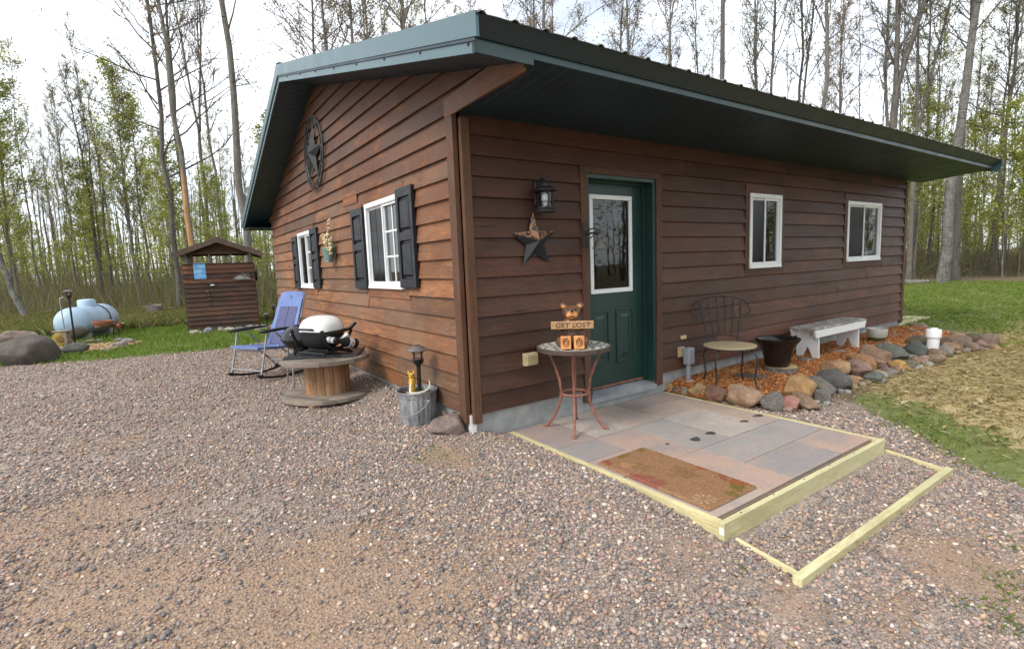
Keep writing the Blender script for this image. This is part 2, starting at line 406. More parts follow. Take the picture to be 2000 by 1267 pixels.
def field(poly, X, Y, wdt):       # soft mask, 1 inside
    out = np.zeros(X.shape)
    for a in np.linspace(0, 2 * np.pi, 9)[:-1]: out += npip(poly, X + wdt * np.cos(a), Y + wdt * np.sin(a))
    return (out + 2 * npip(poly, X, Y)) / 10
sand_spots = [(atg(120, 1040), 1.2, .5), (atg(420, 1180), .8, .5), (atg(800, 1010), .6, .4), (atg(250, 1010), 1.5, .42), (atg(700, 1060), .8, .42), (atg(60, 1180), .8, .45), (atg(500, 820), 1.6, .28), (atg(1000, 1080), .45, .5), (atg(1150, 1180), .4, .45), (atg(380, 1040), .8, .45), (atg(1560, 1190), .35, .5), (atg(620, 1170), 1.0, .75), (atg(250, 1150), .7, .6), (atg(880, 1150), .55, .5), (atg(860, 885), .35, .7), (atg(1330, 1080), .4, .45), (atg(1880, 1110), .5, .6), (atg(250, 880), 1.5, .25), (atg(500, 950), .9, .3), (atg(1750, 1200), .4, .5)]
def sandf(X, Y):
    s = np.zeros(X.shape)
    for P, r, a in sand_spots: s = np.maximum(s, 1.3 * a * np.exp(-((X - P[0]) ** 2 + (Y - P[1]) ** 2) / (2 * (r * .62) ** 2)))
    return s
def axis(lo, hi, a, b, st, far_n):
    mid = np.arange(a, b + st / 2, st); l = a - (a - lo) * (np.linspace(1, 0, far_n, endpoint=False)) ** 2.2; h = b + (hi - b) * (np.linspace(0, 1, far_n + 1)[1:]) ** 2.2
    return np.concatenate([l, mid, h])
gx, gy = axis(-220, 260, -7, 10, .085, 22), axis(-160, 260, -5, 13, .085, 22)
GX, GY = np.meshgrid(gx, gy); GZ = ng(GX, GY)
def bumpy(X, Y): return .012 * np.sin(X * 3.1 + 1.3 * np.sin(Y * 2.2)) * np.cos(Y * 2.7 + .8) + .006 * np.sin(X * 9 + Y * 4) * np.cos(Y * 8.1 - X * 2)
GZ = GZ + bumpy(GX, GY) * np.where((GX > -.3) & (GX < 3) & (GY > -2.6), 0.15, 1) - np.where((GX > .1) & (GY > .1) & (GX < 8.8) & (GY < 7.7), .35, 0) - np.where((GX > .42) & (GX < 2.4) & (GY > -2.0) & (GY < .2), .2, 0)
ny, nx = GX.shape; idx = np.arange(nx * ny).reshape(ny, nx)
F = np.stack([idx[:-1, :-1], idx[:-1, 1:], idx[1:, 1:], idx[1:, :-1]], -1).reshape(-1, 4)
go = np_mesh('ground', np.stack([GX, GY, GZ], -1).reshape(-1, 3), F, M['ground'], smooth=True, k=4)
near = np.clip((GX * 0 + 1), 0, 1)
mg = field(GRAVEL, GX, GY, .22); ms = field(STRAW, GX, GY, .35)
inwood = ((GY > 17.5) | (GX > 22) | (GX < -12)).astype(float)
mgr = (1 - mg) * (1 - .75 * inwood); mgr = mgr * (1 - field([(.2, .2), (.2, -1.35), (9, -1.6), (9, .2)], GX, GY, .1))
for nm, arr in (('mask', np.stack([mg, mgr, ms], -1).reshape(-1, 3)), ('sand', np.repeat(sandf(GX, GY).reshape(-1, 1), 3, 1))):
    ca = go.data.color_attributes.new(nm, 'FLOAT_COLOR', 'POINT')
    ca.data.foreach_set('color', np.concatenate([arr, np.ones((len(arr), 1))], 1).astype(np.float32).ravel())
tag(go, kind='structure')
def nproj(X, Y, Z):
    q = np.stack([X - CAM[0], Y - CAM[1], Z - CAM[2]], -1) @ RM.T
    return 1000 + FPX * q[..., 0] / q[..., 2], 633.5 + FPX * q[..., 1] / q[..., 2], q[..., 2]
def scatter(n, x0, x1, y0, y1, margin=500):
    X, Y = nrg.uniform(x0, x1, n), nrg.uniform(y0, y1, n); px, py, d = nproj(X, Y, ng(X, Y))
    k = (d > .5) & (px > -margin) & (px < 2000 + margin) & (py < 1267 + margin); return X[k], Y[k], d[k]

# loose pebbles lying on the drive
X, Y, D = scatter(520000, -7, 4.0, -4.2, 8.5, 350)
X2, Y2, D2 = scatter(330000, -3.6, 3.6, -4.2, 1.2, 200); k = np.hypot(X2 - CAM[0], Y2 - CAM[1]) < 5.6; X, Y = np.concatenate([X, X2[k]]), np.concatenate([Y, Y2[k]])
dist = np.hypot(X - CAM[0], Y - CAM[1])
sf = sandf(X, Y)
dens = np.where(dist < 3.2, 1, np.where(dist < 5, .75, np.where(dist < 8, .42, .28)))
clump = .5 + .5 * np.sin(X * 2.3 + 2 * np.sin(Y * 1.7)) * np.cos(Y * 2.9 + np.sin(X * 3.3))
keep = npip(GRAVEL, X + nrg.normal(0, .07, len(X)), Y + nrg.normal(0, .07, len(X))) & (nrg.random(len(X)) < dens * (1 - .96 * np.clip(sf * 1.3 + .45 * (clump - .5) * (sf > .12), 0, 1)))
fines = npip(GRAVEL, X, Y) & (sf > .15) & (nrg.random(len(X)) < .42) & ~keep; keep |= fines
keep &= ~((X > .36) & (X < 2.52) & (Y > -2.15)) & ~((X > -.02) & (Y > -.0))
keep &= ~((X < -.05) & (X > -.12) & (Y > 0) & (nrg.random(len(X)) < .3))
X, Y, sf, dist, fines = X[keep], Y[keep], sf[keep], dist[keep], fines[keep]; n = len(X)
bv = np.array([tuple(p) for p in ICO[0][0]]); bf = np.array(ICO[0][1])
size = np.exp(nrg.normal(np.log(.0060), .42, n)) * np.where(nrg.random(n) < .03, 1.7, 1) * np.where(dist > 5, 1.3, 1); size = np.minimum(size, .0165) * np.where(fines, .5, 1)
sc = np.stack([size * nrg.uniform(.9, 1.5, n), size * nrg.uniform(.75, 1.1, n), size * nrg.uniform(.5, .8, n)], 1)
a = nrg.uniform(0, 2 * np.pi, n); tl = nrg.normal(0, .35, n)
ca_, sa_ = np.cos(a), np.sin(a); ct, st_ = np.cos(tl), np.sin(tl)
P = bv[None] * sc[:, None, :] * (1 + nrg.normal(0, .10, (n, 12, 1)))
P = np.stack([P[..., 0] * ct[:, None] - P[..., 2] * st_[:, None], P[..., 1], P[..., 0] * st_[:, None] + P[..., 2] * ct[:, None]], -1)
P = np.stack([P[..., 0] * ca_[:, None] - P[..., 1] * sa_[:, None], P[..., 0] * sa_[:, None] + P[..., 1] * ca_[:, None], P[..., 2]], -1)
Zp = ng(X, Y) + bumpy(X, Y) * np.where((X > -.3) & (X < 3) & (Y > -2.6), .15, 1) + sc[:, 2] * .55
P += np.stack([X, Y, Zp], 1)[:, None, :]
pal = np.array([(.24, .225, .22), (.17, .165, .17), (.115, .12, .13), (.33, .26, .225), (.29, .205, .18), (.37, .29, .21), (.44, .40, .36), (.26, .20, .18), (.20, .19, .195), (.60, .57, .52), (.32, .28, .26)])
pal = pal * np.array([1.34, 1.20, 1.08]); pc = pal[nrg.choice(len(pal), n, p=[.16, .13, .09, .13, .10, .09, .07, .09, .08, .02, .04])] * nrg.uniform(.72, 1.15, (n, 1))
pe = np_mesh('gravel', P.reshape(-1, 3), (bf[None] + 12 * np.arange(n)[:, None, None]).reshape(-1, 3), M['pebble'], np.repeat(pc, 12, 0), smooth=True)
tag(pe, 'loose grey and pink gravel covering the drive', 'gravel', kind='stuff')

# grass blades and straw
def blades(name, X, Y, h, wd, cols, mat, lean=.35, flat=False, z0=0):
    n = len(X); a = nrg.uniform(0, 2 * np.pi, n); b = a + nrg.normal(np.pi / 2, .5, n)
    H = h * nrg.uniform(.5, 1.3, n); Zg = ng(X, Y) + z0
    if flat:
        L = H; ux, uy = np.cos(a), np.sin(a); rise = nrg.uniform(0, .22, n) * L; zz = Zg + nrg.uniform(.002, .03, n)
        A = np.stack([X - ux * L / 2 - uy * wd, Y - uy * L / 2 + ux * wd, zz], 1); B = np.stack([X - ux * L / 2 + uy * wd, Y - uy * L / 2 - ux * wd, zz + .003], 1)
        bx = nrg.normal(0, .15, n) * L
        C = np.stack([X + bx * uy, Y - bx * ux, zz + rise * .6 + .004], 1); Dv = np.stack([X + ux * L / 2, Y + uy * L / 2, zz + rise], 1)
        V = np.stack([A, B, C, Dv], 1).reshape(-1, 3); F = (np.array([[0, 1, 2], [1, 3, 2]])[None] + 4 * np.arange(n)[:, None, None]).reshape(-1, 3); k = 4
    else:
        ln = nrg.uniform(0, lean, n) * 2 * H
        A = np.stack([X - np.cos(a) * wd, Y - np.sin(a) * wd, Zg - .005], 1); B = np.stack([X + np.cos(a) * wd, Y + np.sin(a) * wd, Zg - .005], 1)
        C = np.stack([X + np.cos(b) * ln * .35 - np.cos(a) * wd * .7, Y + np.sin(b) * ln * .35 - np.sin(a) * wd * .7, Zg + H * .6], 1)
        Dv = np.stack([X + np.cos(b) * ln, Y + np.sin(b) * ln, Zg + H], 1)
        V = np.stack([A, B, C, Dv], 1).reshape(-1, 3); F = (np.array([[0, 1, 2], [1, 3, 2]])[None] + 4 * np.arange(n)[:, None, None]).reshape(-1, 3); k = 4
    c = cols[nrg.integers(0, len(cols), n)] * nrg.uniform(.65, 1.3, (n, 1))
    return np_mesh(name, V, F, mat, np.repeat(c, k, 0))
gcols = np.array([(.13, .24, .032), (.17, .28, .042), (.105, .20, .028), (.23, .29, .06), (.27, .28, .09), (.19, .26, .055)])
scols = np.array([(.50, .39, .19), (.60, .49, .27), (.40, .30, .13), (.68, .58, .36), (.30, .24, .10)])
SHEDB = [(-1.55, 11.9), (.25, 11.4), (.8, 13.4), (-1.0, 13.9)]
BEDL = [(-4.0, 9.7), (-3.3, 9.2), (-2.7, 9.5), (-2.4, 10.2), (-3.0, 10.6), (-3.8, 10.6)]
def lawn_noise(X, Y): return .5 + .25 * np.sin(X * 1.9 + np.sin(Y * 2.3) * 1.5) + .25 * np.sin(Y * 2.6 + np.sin(X * 1.4) * 2)
X, Y, D = scatter(150000, -9, 6, 7.2, 20, 400)
k = ~npip(GRAVEL, X + nrg.normal(0, .1, len(X)), Y + nrg.normal(0, .1, len(X)) + .05) & ~npip(BEDL, X, Y) & ~npip(SHEDB, X, Y) & ~((X > -.02) & (Y < 7.9)) & (nrg.random(len(X)) < .55 + .45 * lawn_noise(X, Y))
o = blades('lawn_grass', X[k], Y[k], .075, .0075, gcols, M['blade']); tag(o, 'short bright green lawn between the drive and the woods', 'grass', kind='stuff')
X, Y, D = scatter(80000, -12, 4, 14, 24, 300)
o = blades('tall_grass', X, Y, .24, .006, np.array([(.15, .18, .045), (.24, .20, .09), (.11, .15, .03), (.27, .22, .12)]), M['blade'], .6); tag(o, 'taller pale grass and weeds at the wood edge behind the tank', 'grass', kind='stuff')
X, Y, D = scatter(640000, 2.2, 24, -9, 8, 350)
m = npip(STRAW, X + nrg.normal(0, .25, len(X)), Y + nrg.normal(0, .25, len(X)))
inb = (X < 9.2) & (Y > -1.55) & (X > 2.3); far_ = (X > 8.5) & (Y > -1.6)
mott = lawn_noise(X * 1.7 + 3, Y * 1.7)
k = ~npip(GRAVEL, X + nrg.normal(0, .12, len(X)), Y + nrg.normal(0, .12, len(X))) & ~inb & ~((X < 9.0) & (Y > -.02)) & (nrg.random(len(X)) < np.where(m, .10, np.where(mott > .55, .9, np.where(mott > .35, .45, .16))))
dd = np.hypot(X - CAM[0], Y - CAM[1]); k &= (dd > 7) | (nrg.random(len(X)) < .9)
gside = np.array([(.16, .25, .045), (.21, .29, .06), (.12, .21, .036), (.27, .31, .085), (.35, .34, .14)])
o = blades('side_grass', X[k], Y[k], np.where(dd[k] > 10, .055, .036), np.where(dd[k] > 10, .006, .0028), gside, M['blade'], .9); tag(o, 'patchy green grass beside the stone border on the right', 'grass', kind='stuff')
k = m & (nrg.random(len(X)) < .62)
o = blades('straw', X[k], Y[k], .105, np.where(dd[k] > 10, .0042, .0019), scols, M['blade'], flat=True); tag(o, 'loose yellow straw spread over seeded ground on the right', 'straw', kind='stuff')
# dry bits blown over the drive
X, Y, D = scatter(1500, -6, 2.3, -4, 7.5, 300); k = npip(GRAVEL, X, Y) & ~((X > .3) & (Y > -2.2)) & ~((X > -.1) & (Y > 0)); X, Y = X[k], Y[k]
o = blades('dry_litter', X, Y, .05, .0035, np.array([(.36, .26, .13), (.25, .16, .08), (.45, .36, .2), (.18, .11, .06)]), M['blade'], flat=True, z0=.012); tag(o, 'dry leaf bits and stalks scattered on the gravel', 'litter', kind='stuff')
# small weeds in the gravel
wx, wy = [], []
for (px, py), nn in {(850, 880): 24, (820, 905): 14, (1450, 1120): 12, (1960, 1210): 60, (1930, 1190): 40, (770, 790): 20, (870, 895): 20, (1970, 1130): 60, (1990, 1170): 60, (1985, 1060): 50}.items():
    Pq = atg(px, py); wx += list(nrg.normal(Pq[0], .07, nn)); wy += list(nrg.normal(Pq[1], .07, nn))
o = blades('gravel_weeds', np.array(wx), np.array(wy), .026, .0022, gcols, M['blade'], .9); tag(o, 'small green weeds sprouting through the gravel', 'weeds', kind='stuff')

# mulch bed along the front wall
MULCH = [(2.50, .0), (2.47, -.45), (2.6, -.85), (2.75, -1.05), (3.4, -.98), (4.0, -.92), (5.0, -.88), (6.0, -.88), (7.0, -.85), (7.9, -1.0), (8.7, -.8), (8.95, -.25), (8.85, .0)]
def chips(name, poly, n, cols, sz, zb, label):
    xs = [p[0] for p in poly]; ys = [p[1] for p in poly]
    X, Y = nrg.uniform(min(xs), max(xs), n), nrg.uniform(min(ys), max(ys), n); k = npip(poly, X, Y); X, Y = X[k], Y[k]; n = len(X)
    L = sz * nrg.uniform(.4, 1.4, n); Wd = sz * nrg.uniform(.07, .24, n); T = Wd * .4; a = nrg.uniform(0, 2 * np.pi, n); t = nrg.normal(0, .28, n)
    b = np.array([(-1, -1, -1), (1, -1, -1), (1, 1, -1), (-1, 1, -1), (-1, -1, 1), (1, -1, 1), (1, 1, 1), (-1, 1, 1)]) * .5
    P = b[None] * np.stack([L, Wd, T], 1)[:, None]; P[:, ::2, 0] *= nrg.uniform(.5, 1, (n, 1))
    P = np.stack([P[..., 0] * np.cos(t)[:, None] - P[..., 2] * np.sin(t)[:, None], P[..., 1], P[..., 0] * np.sin(t)[:, None] + P[..., 2] * np.cos(t)[:, None]], -1)
    P = np.stack([P[..., 0] * np.cos(a)[:, None] - P[..., 1] * np.sin(a)[:, None], P[..., 0] * np.sin(a)[:, None] + P[..., 1] * np.cos(a)[:, None], P[..., 2]], -1)
    Z = ng(X, Y) + zb + nrg.uniform(0, .022, n); P += np.stack([X, Y, Z], 1)[:, None]
    q = np.array([(3, 2, 1, 0), (4, 5, 6, 7), (0, 1, 5, 4), (1, 2, 6, 5), (2, 3, 7, 6), (3, 0, 4, 7)])
    c = cols[nrg.integers(0, len(cols), n)] * nrg.uniform(.6, 1.25, (n, 1))
    V, Fc, Cc = P.reshape(-1, 3), (q[None] + 8 * np.arange(n)[:, None, None]).reshape(-1, 4), np.repeat(c, 8, 0)
    # the bed under the chips
    m0 = len(V); xs_, ys_ = np.linspace(min(xs), max(xs), 70), np.linspace(min(ys), max(ys), 16); BX, BY = np.meshgrid(xs_, ys_); BZ = ng(BX, BY) + zb
    ii = np.arange(70 * 16).reshape(16, 70); Fb = np.stack([ii[:-1, :-1], ii[:-1, 1:], ii[1:, 1:], ii[1:, :-1]], -1).reshape(-1, 4)
    cx, cy = BX.ravel()[Fb].mean(1), BY.ravel()[Fb].mean(1); Fb = Fb[npip(poly, cx, cy)]
    V = np.concatenate([V, np.stack([BX, BY, BZ], -1).reshape(-1, 3)]); Fc = np.concatenate([Fc, Fb + m0]); Cc = np.concatenate([Cc, np.tile(cols.mean(0) * .45, (70 * 16, 1))])
    o = np_mesh(name, V, Fc, M['chip'], Cc, k=4); return tag(o, label, 'mulch', kind='stuff')
mcols = np.array([(.70, .26, .072), (.56, .19, .05), (.80, .35, .115), (.38, .125, .04), (.84, .48, .21), (.64, .24, .07)])
chips('mulch', MULCH, 26000, mcols, .055, .028, 'rust orange shredded bark mulch along the front wall')
chips('wood_chips', BEDL, 4500, np.array([(.62, .42, .22), (.70, .52, .30), (.5, .30, .15)]), .07, .03, 'pale wood chips in the stone ringed bed by the drive')
chips('wood_chips', [(.2, 11.55), (.95, 11.2), (1.5, 12.3), (.6, 12.6)], 2200, np.array([(.62, .42, .22), (.70, .52, .30), (.5, .30, .15)]), .07, .03, 'pale wood chips in the small bed right of the shed')

# ------------------------------------------------------------------ the cabin
XL, YL = 9.0, 7.785                       # front wall length, gable wall width
ZB, ROW = .158, .164                      # bottom of the siding, board exposure
PKY, PKZ = 3.95, 3.96                     # peak of the gable wall
OV, EY = .46, 1.0                         # rake overhang, eave overhang
ZS0, ZS1 = 2.60, 2.675                     # front soffit at the wall / at the fascia
SR, SLF = .265, .3667                     # right and left roof slopes
cabin = thing('cabin', 'brown cedar sided cabin with a dark green metal roof and a green door', 'cabin', (0, 0, 0))
def WG(u, d, z): return Vector((-d, u, z))          # gable wall: u to the left (+Y), d outward
def WF(u, d, z): return Vector((u, -d, z))          # front wall: u along +X
def ztop(y):                                        # underside of the rake soffit over the gable
    return PKZ - SR * (PKY - y) if y < PKY else PKZ - SLF * (y - PKY)

# gable and front openings (u0,u1,z0,z1) including the wood surround
GW = [(1.16, 2.165, 1.195, 2.14), (4.635, 5.53, 1.15, 2.05)]
FW = [(4.06, 4.80, 1.235, 2.165), (6.70, 7.91, 1.245, 2.165)]
GW_T = [(a - .10, b + .10, c - .10, d + .10) for a, b, c, d in GW]
FW_T = [(a - .085, b + .085, c - .09, d + .10) for a, b, c, d in FW]
DOOR_T = (1.26, 2.41, .0, 2.24)

def siding(mb, W, lo, hi, ztopf, openings, cmod, seed, zmax):
    rr = random.Random(seed); z = ZB; row = 0
    while z < zmax:
        z1 = z + ROW
        a, b = lo(z), hi(z)
        segs = [(a, b)]
        for o in openings:
            if z1 - .03 > o[2] and z + .03 < o[3]:
                ns = []
                for s0, s1 in segs:
                    if o[1] <= s0 or o[0] >= s1: ns.append((s0, s1)); continue
                    if o[0] - s0 > .01: ns.append((s0, o[0]))
                    if s1 - o[1] > .01: ns.append((o[1], s1))
                segs = ns
        for s0, s1 in segs:
            cuts = [s0]
            p = s0 + rr.uniform(.8, 3.2)
            while p < s1 - .5: cuts.append(p); p += rr.uniform(1.4, 3.4)
            cuts.append(s1)
            for q0, q1 in zip(cuts, cuts[1:]):
                c = cmod(row, (q0 + q1) / 2, z, rr)
                e0, e1 = q0 + .001, q1 - .001
                t0, t1 = e0, e1                       # slanted ends under the roof line
                if q0 == a and lo(z1 + .02) > a: t0 = lo(z1 + .015)
                if q1 == b and hi(z1 + .02) < b: t1 = hi(z1 + .015)
                if t1 - t0 < .02: t0 = t1 = (e0 + e1) / 2; t1 += .01
                dj = rr.uniform(0, .004); zj = rr.uniform(-.003, .003)
                P = [W(e0, 0, z + zj), W(e1, 0, z + zj), W(e1, .038 + dj, z + zj), W(e0, .038 + dj, z + zj), W(t0, -.002, z1 + .014), W(t1, -.002, z1 + .014), W(t1, .011, z1 + .014), W(t0, .011, z1 + .014)]
                mb.hexa(P, c)
        for o in openings:                                # boards notched over and under an opening
            for q0, q1 in ((max(z, o[3]), z1), (z, min(z1, o[2]))):
                if q1 - q0 > .004 and (z < o[3] < z1 - .0 or z < o[2] < z1) and z1 - .03 > o[2] and z + .03 < o[3] and (q0 >= o[3] or q1 <= o[2]):
                    c = cmod(row, (o[0] + o[1]) / 2, z, rr); dd = lambda zz: .030 - .019 * (zz - z) / (ROW + .014); e1 = q1 + (.014 if q1 == z1 else 0)
                    mb.hexa([W(o[0], 0, q0), W(o[1], 0, q0), W(o[1], dd(q0), q0), W(o[0], dd(q0), q0), W(o[0], -.002, e1), W(o[1], -.002, e1), W(o[1], dd(e1), e1), W(o[0], dd(e1), e1)], c)
        z = z1; row += 1

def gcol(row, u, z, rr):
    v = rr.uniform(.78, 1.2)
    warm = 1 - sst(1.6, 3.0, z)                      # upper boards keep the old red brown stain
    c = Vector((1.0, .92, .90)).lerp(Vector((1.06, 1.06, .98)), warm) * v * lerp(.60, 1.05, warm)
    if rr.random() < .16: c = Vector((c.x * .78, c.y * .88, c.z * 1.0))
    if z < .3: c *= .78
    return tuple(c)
def fcol(row, u, z, rr):
    v = rr.uniform(.74, 1.2); c = Vector((1, .93, .9)) * v
    if z < 1.2: c = Vector((1.05, 1.08, 1.05)) * v
    if u > 4 and z < 1.1: c *= 1.25
    if rr.random() < .2: c = Vector((c.x * .85, c.y * .95, c.z * 1.05))
    return tuple(c)
def glo(z): return 0.02 if z < 2.6 else max(-EY + .03, PKY - (PKZ - z) / SR)
def ghi(z): return YL - .02 if z < 2.34 else min(YL + .42, PKY + (PKZ - z) / SLF)
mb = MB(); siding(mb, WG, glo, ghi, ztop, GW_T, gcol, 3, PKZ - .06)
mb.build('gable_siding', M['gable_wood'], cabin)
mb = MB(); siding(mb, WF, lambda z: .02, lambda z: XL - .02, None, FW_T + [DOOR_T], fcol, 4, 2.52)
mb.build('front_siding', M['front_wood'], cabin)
mb = MB()   # back and far walls, so that the inside is closed
WB = lambda u, d, z: Vector((u, YL + d, z)); WR = lambda u, d, z: Vector((XL + d, u, z))
siding(mb, WB, lambda z: .02, lambda z: XL - .02, None, [], gcol, 5, 2.2)
siding(mb, WR, lambda z: .02 if z < 2.6 else max(.02, PKY - (PKZ - z) / SR), lambda z: YL - .02 if z < 2.3 else min(YL - .02, PKY + (PKZ - z) / SLF), None, [], gcol, 6, PKZ - .06)
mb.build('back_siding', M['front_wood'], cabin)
mb = MB(); mb.bb(.03, XL - .03, .03, YL - .03, .0, .05); mb.bb(.03, XL - .03, 3.6, 3.68, .05, 2.5)
mb.build('interior_floor', M['dark'], cabin)
mb = MB(); T_ = .02
mb.bb(0, 1.347, 0, .16, -.5, ZB - .002); mb.bb(2.321, XL, 0, .16, -.5, ZB - .002); mb.bb(1.347, 2.321, .004, .16, -.5, -.002); mb.bb(0, .16, .16, YL, -.5, ZB - .002); mb.bb(XL - .16, XL, .16, YL, -.5, ZB - .002); mb.bb(.16, XL - .16, YL - .16, YL, -.5, ZB - .002)
fo = mb.build('foundation', M['concrete'], cabin)
# keep the doorway sill clear: the foundation top under the door carries the threshold
mb = MB(); mb.wb(WF, -.012, .045, .003, .009, -.15, .152); mb.wb(WG, 0.0, .030, .003, .012, -.15, .152)
mb.build('corner_flashing', M['white_vinyl'], cabin)
# corner boards and trim
def trim(name, parts, mat, bev=.003, smooth=None):
    m_ = MB()
    for W, q in parts: m_.wb(W, *q)
    return m_.build(name, mat, cabin, bevel=bev)
trim('corner_board', [(WG, (.006, .118, 0.0, .045, .085, 2.60))], M['trim_wood'])
trim('corner_board', [(WF, (.006, .084, 0.0, .045, .080, 2.57))], M['trim_wood'])
trim('corner_board', [(WF, (XL - .1, XL, 0.0, .042, .09, 2.57))], M['trim_wood'])
m_ = MB(); m_.prism([(.118, 2.585), (.118, 2.725), (-.62, 2.775), (-.965, 2.690), (-.975, 2.612)], WG, .031, .049)
m_.build('gable_return_trim', M['gable_wood'], cabin, bevel=.002)
for q in GW:
    a, b, c, d = q; m_ = MB()
    m_.wb(WG, a - .10, b + .10, .012, .030, d, d + .10, (.95, .9, .85)); m_.wb(WG, a - .10, b + .10, .012, .030, c - .10, c, (1.1, 1, .9))
    m_.wb(WG, a - .10, a, .012, .030, c, d); m_.wb(WG, b, b + .10, .012, .030, c, d)
    m_.build('window_surround', M['gable_wood'], cabin, bevel=.002)
for q in FW:
    a, b, c, d = q; m_ = MB()
    m_.wb(WF, a - .085, b + .085, .010, .036, d, d + .10); m_.wb(WF, a - .085, b + .085, .010, .036, c - .09, c)
    m_.wb(WF, a - .085, a, .010, .036, c, d); m_.wb(WF, b, b + .085, .010, .036, c, d)
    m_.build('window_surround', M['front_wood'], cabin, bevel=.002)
# patch boards of different age on the gable
m_ = MB(); m_.wb(WG, 2.42, 2.95, .0325, .0365, 2.2, 2.345, (1.15, .95, .85)); m_.build('patch_board', M['gable_wood'], cabin); m_ = MB(); m_.wb(WG, 2.28, 2.55, .0325, .0365, 2.03, 2.17, (1.2, 1.05, .95)); m_.build('patch_board', M['gable_wood'], cabin)

# windows
def window(W, q, grid, screen_side, curtain=True, inn=.0):
    a, b, c, d = q; f = .052
    m_ = MB()
    m_.wb(W, a, b, -.06, .048, d - f, d); m_.wb(W, a, b, -.06, .052, c, c + f)
    m_.wb(W, a, a + f, -.06, .048, c + f, d - f); m_.wb(W, b - f, b, -.06, .048, c + f, d - f)
    m_.wb(W, a + .01, b - .01, .048, .062, c, c + .018)
    o = m_.build('window', M['white_vinyl'], cabin, bevel=.003)
    mid = (a + b) / 2; s = .026; ia, ib, ic, id_ = a + f, b - f, c + f, d - f
    m_ = MB()
    for k, (x0, x1) in enumerate(((ia, mid + .016), (mid - .016, ib))):
        dd = .004 + .018 * k if screen_side == 0 else .022 - .018 * k
        m_.wb(W, x0, x1, dd - .02, dd + .008, id_ - s, id_); m_.wb(W, x0, x1, dd - .02, dd + .008, ic, ic + s)
        m_.wb(W, x0, x0 + s, dd - .02, dd + .008, ic + s, id_ - s); m_.wb(W, x1 - s, x1, dd - .02, dd + .008, ic + s, id_ - s)
    m_.build('sash', M['white_vinyl'], o, bevel=.002)
    for k, (x0, x1) in enumerate(((ia + s, mid - .010), (mid + .010, ib - s))):
        m_ = MB(); dd = -.006 + (.012 if k else 0); m_.wb(W, x0, x1, dd, dd + .004, ic + s, id_ - s)
        m_.build('pane', M['glass'], o)
    if screen_side is not None:
        x0, x1 = (ia + s, mid - .012) if screen_side == 0 else (mid + .012, ib - s)
        m_ = MB(); m_.wb(W, x0, x1, .016, .018, ic + s, id_ - s); m_.build('screen', M['screen'], o)
    if grid:
        m_ = MB()
        for k, (x0, x1) in enumerate(((ia + s, mid - .01), (mid + .01, ib - s))):
            dm = -.001 + (.012 if k else 0); xm = (x0 + x1) / 2
            m_.wb(W, xm - .009, xm + .009, dm, dm + .007, ic + s, id_ - s)
            for t in (1 / 3, 2 / 3): zz = lerp(ic + s, id_ - s, t); m_.wb(W, x0, x1, dm + .0005, dm + .0062, zz - .009, zz + .009)
        m_.build('muntin', M['white_vinyl'], o)
    if curtain:
        for x0, x1 in ((ia - .05, ia + .34 * (ib - ia)), (ib - .40 * (ib - ia), ib + .05)):
            n = 40; vs, fs = [], []
            for i in range(n + 1):
                u = lerp(x0, x1, i / n); dd = -.10 - .018 * math.sin(i * 1.25) - .008 * math.sin(i * .6 + 1)
                vs += [W(u, dd, c - .05), W(u, dd, d + .02)]
            for i in range(n): fs.append((2 * i, 2 * i + 2, 2 * i + 3, 2 * i + 1))
            cm = MB(); cm.add(vs, fs); cm.build('curtain', M['curtain'], o, smooth=60)
    return o
window(WG, GW[0], True, 1); window(WG, GW[1], True, 1)
window(WF, FW[0], False, 0); window(WF, FW[1], False, 0)
# shutters
def shutter(u0, u1, z0, z1):
    m_ = MB(); dA, dB = .034, .072; b = .055
    m_.wb(WG, u0, u0 + b, dA, dB, z0, z1); m_.wb(WG, u1 - b, u1, dA, dB, z0, z1)
    zm = lerp(z0, z1, .52)
    for za, zb in ((z0, z0 + .085), (zm - .04, zm + .04), (z1 - .085, z1)): m_.wb(WG, u0 + b, u1 - b, dA, dB - .001, za, zb)
    m_.wb(WG, u0 + b, u1 - b, dA, dA + .012, z0 + .085, zm - .04); m_.wb(WG, u0 + b, u1 - b, dA, dA + .012, zm + .04, z1 - .085)
    for za, zb in ((z0 + .085, zm - .04), (zm + .04, z1 - .085)):
        a, c = u0 + b + .018, u1 - b - .018; p, q = za + .022, zb - .022; k = .022
        P = [WG(a, dA + .012, p), WG(c, dA + .012, p), WG(c, dA + .012, q), WG(a, dA + .012, q), WG(a + k, dB - .004, p + k), WG(c - k, dB - .004, p + k), WG(c - k, dB - .004, q - k), WG(a + k, dB - .004, q - k)]
        m_.hexa(P)
    return m_.build('shutter', M['black_paint'], cabin, bevel=.003)
shutter(.80, 1.185, 1.215, 2.17); shutter(2.19, 2.60, 1.19, 2.12)
shutter(4.24, 4.635, 1.165, 2.06); shutter(5.545, 5.90, 1.135, 2.01)

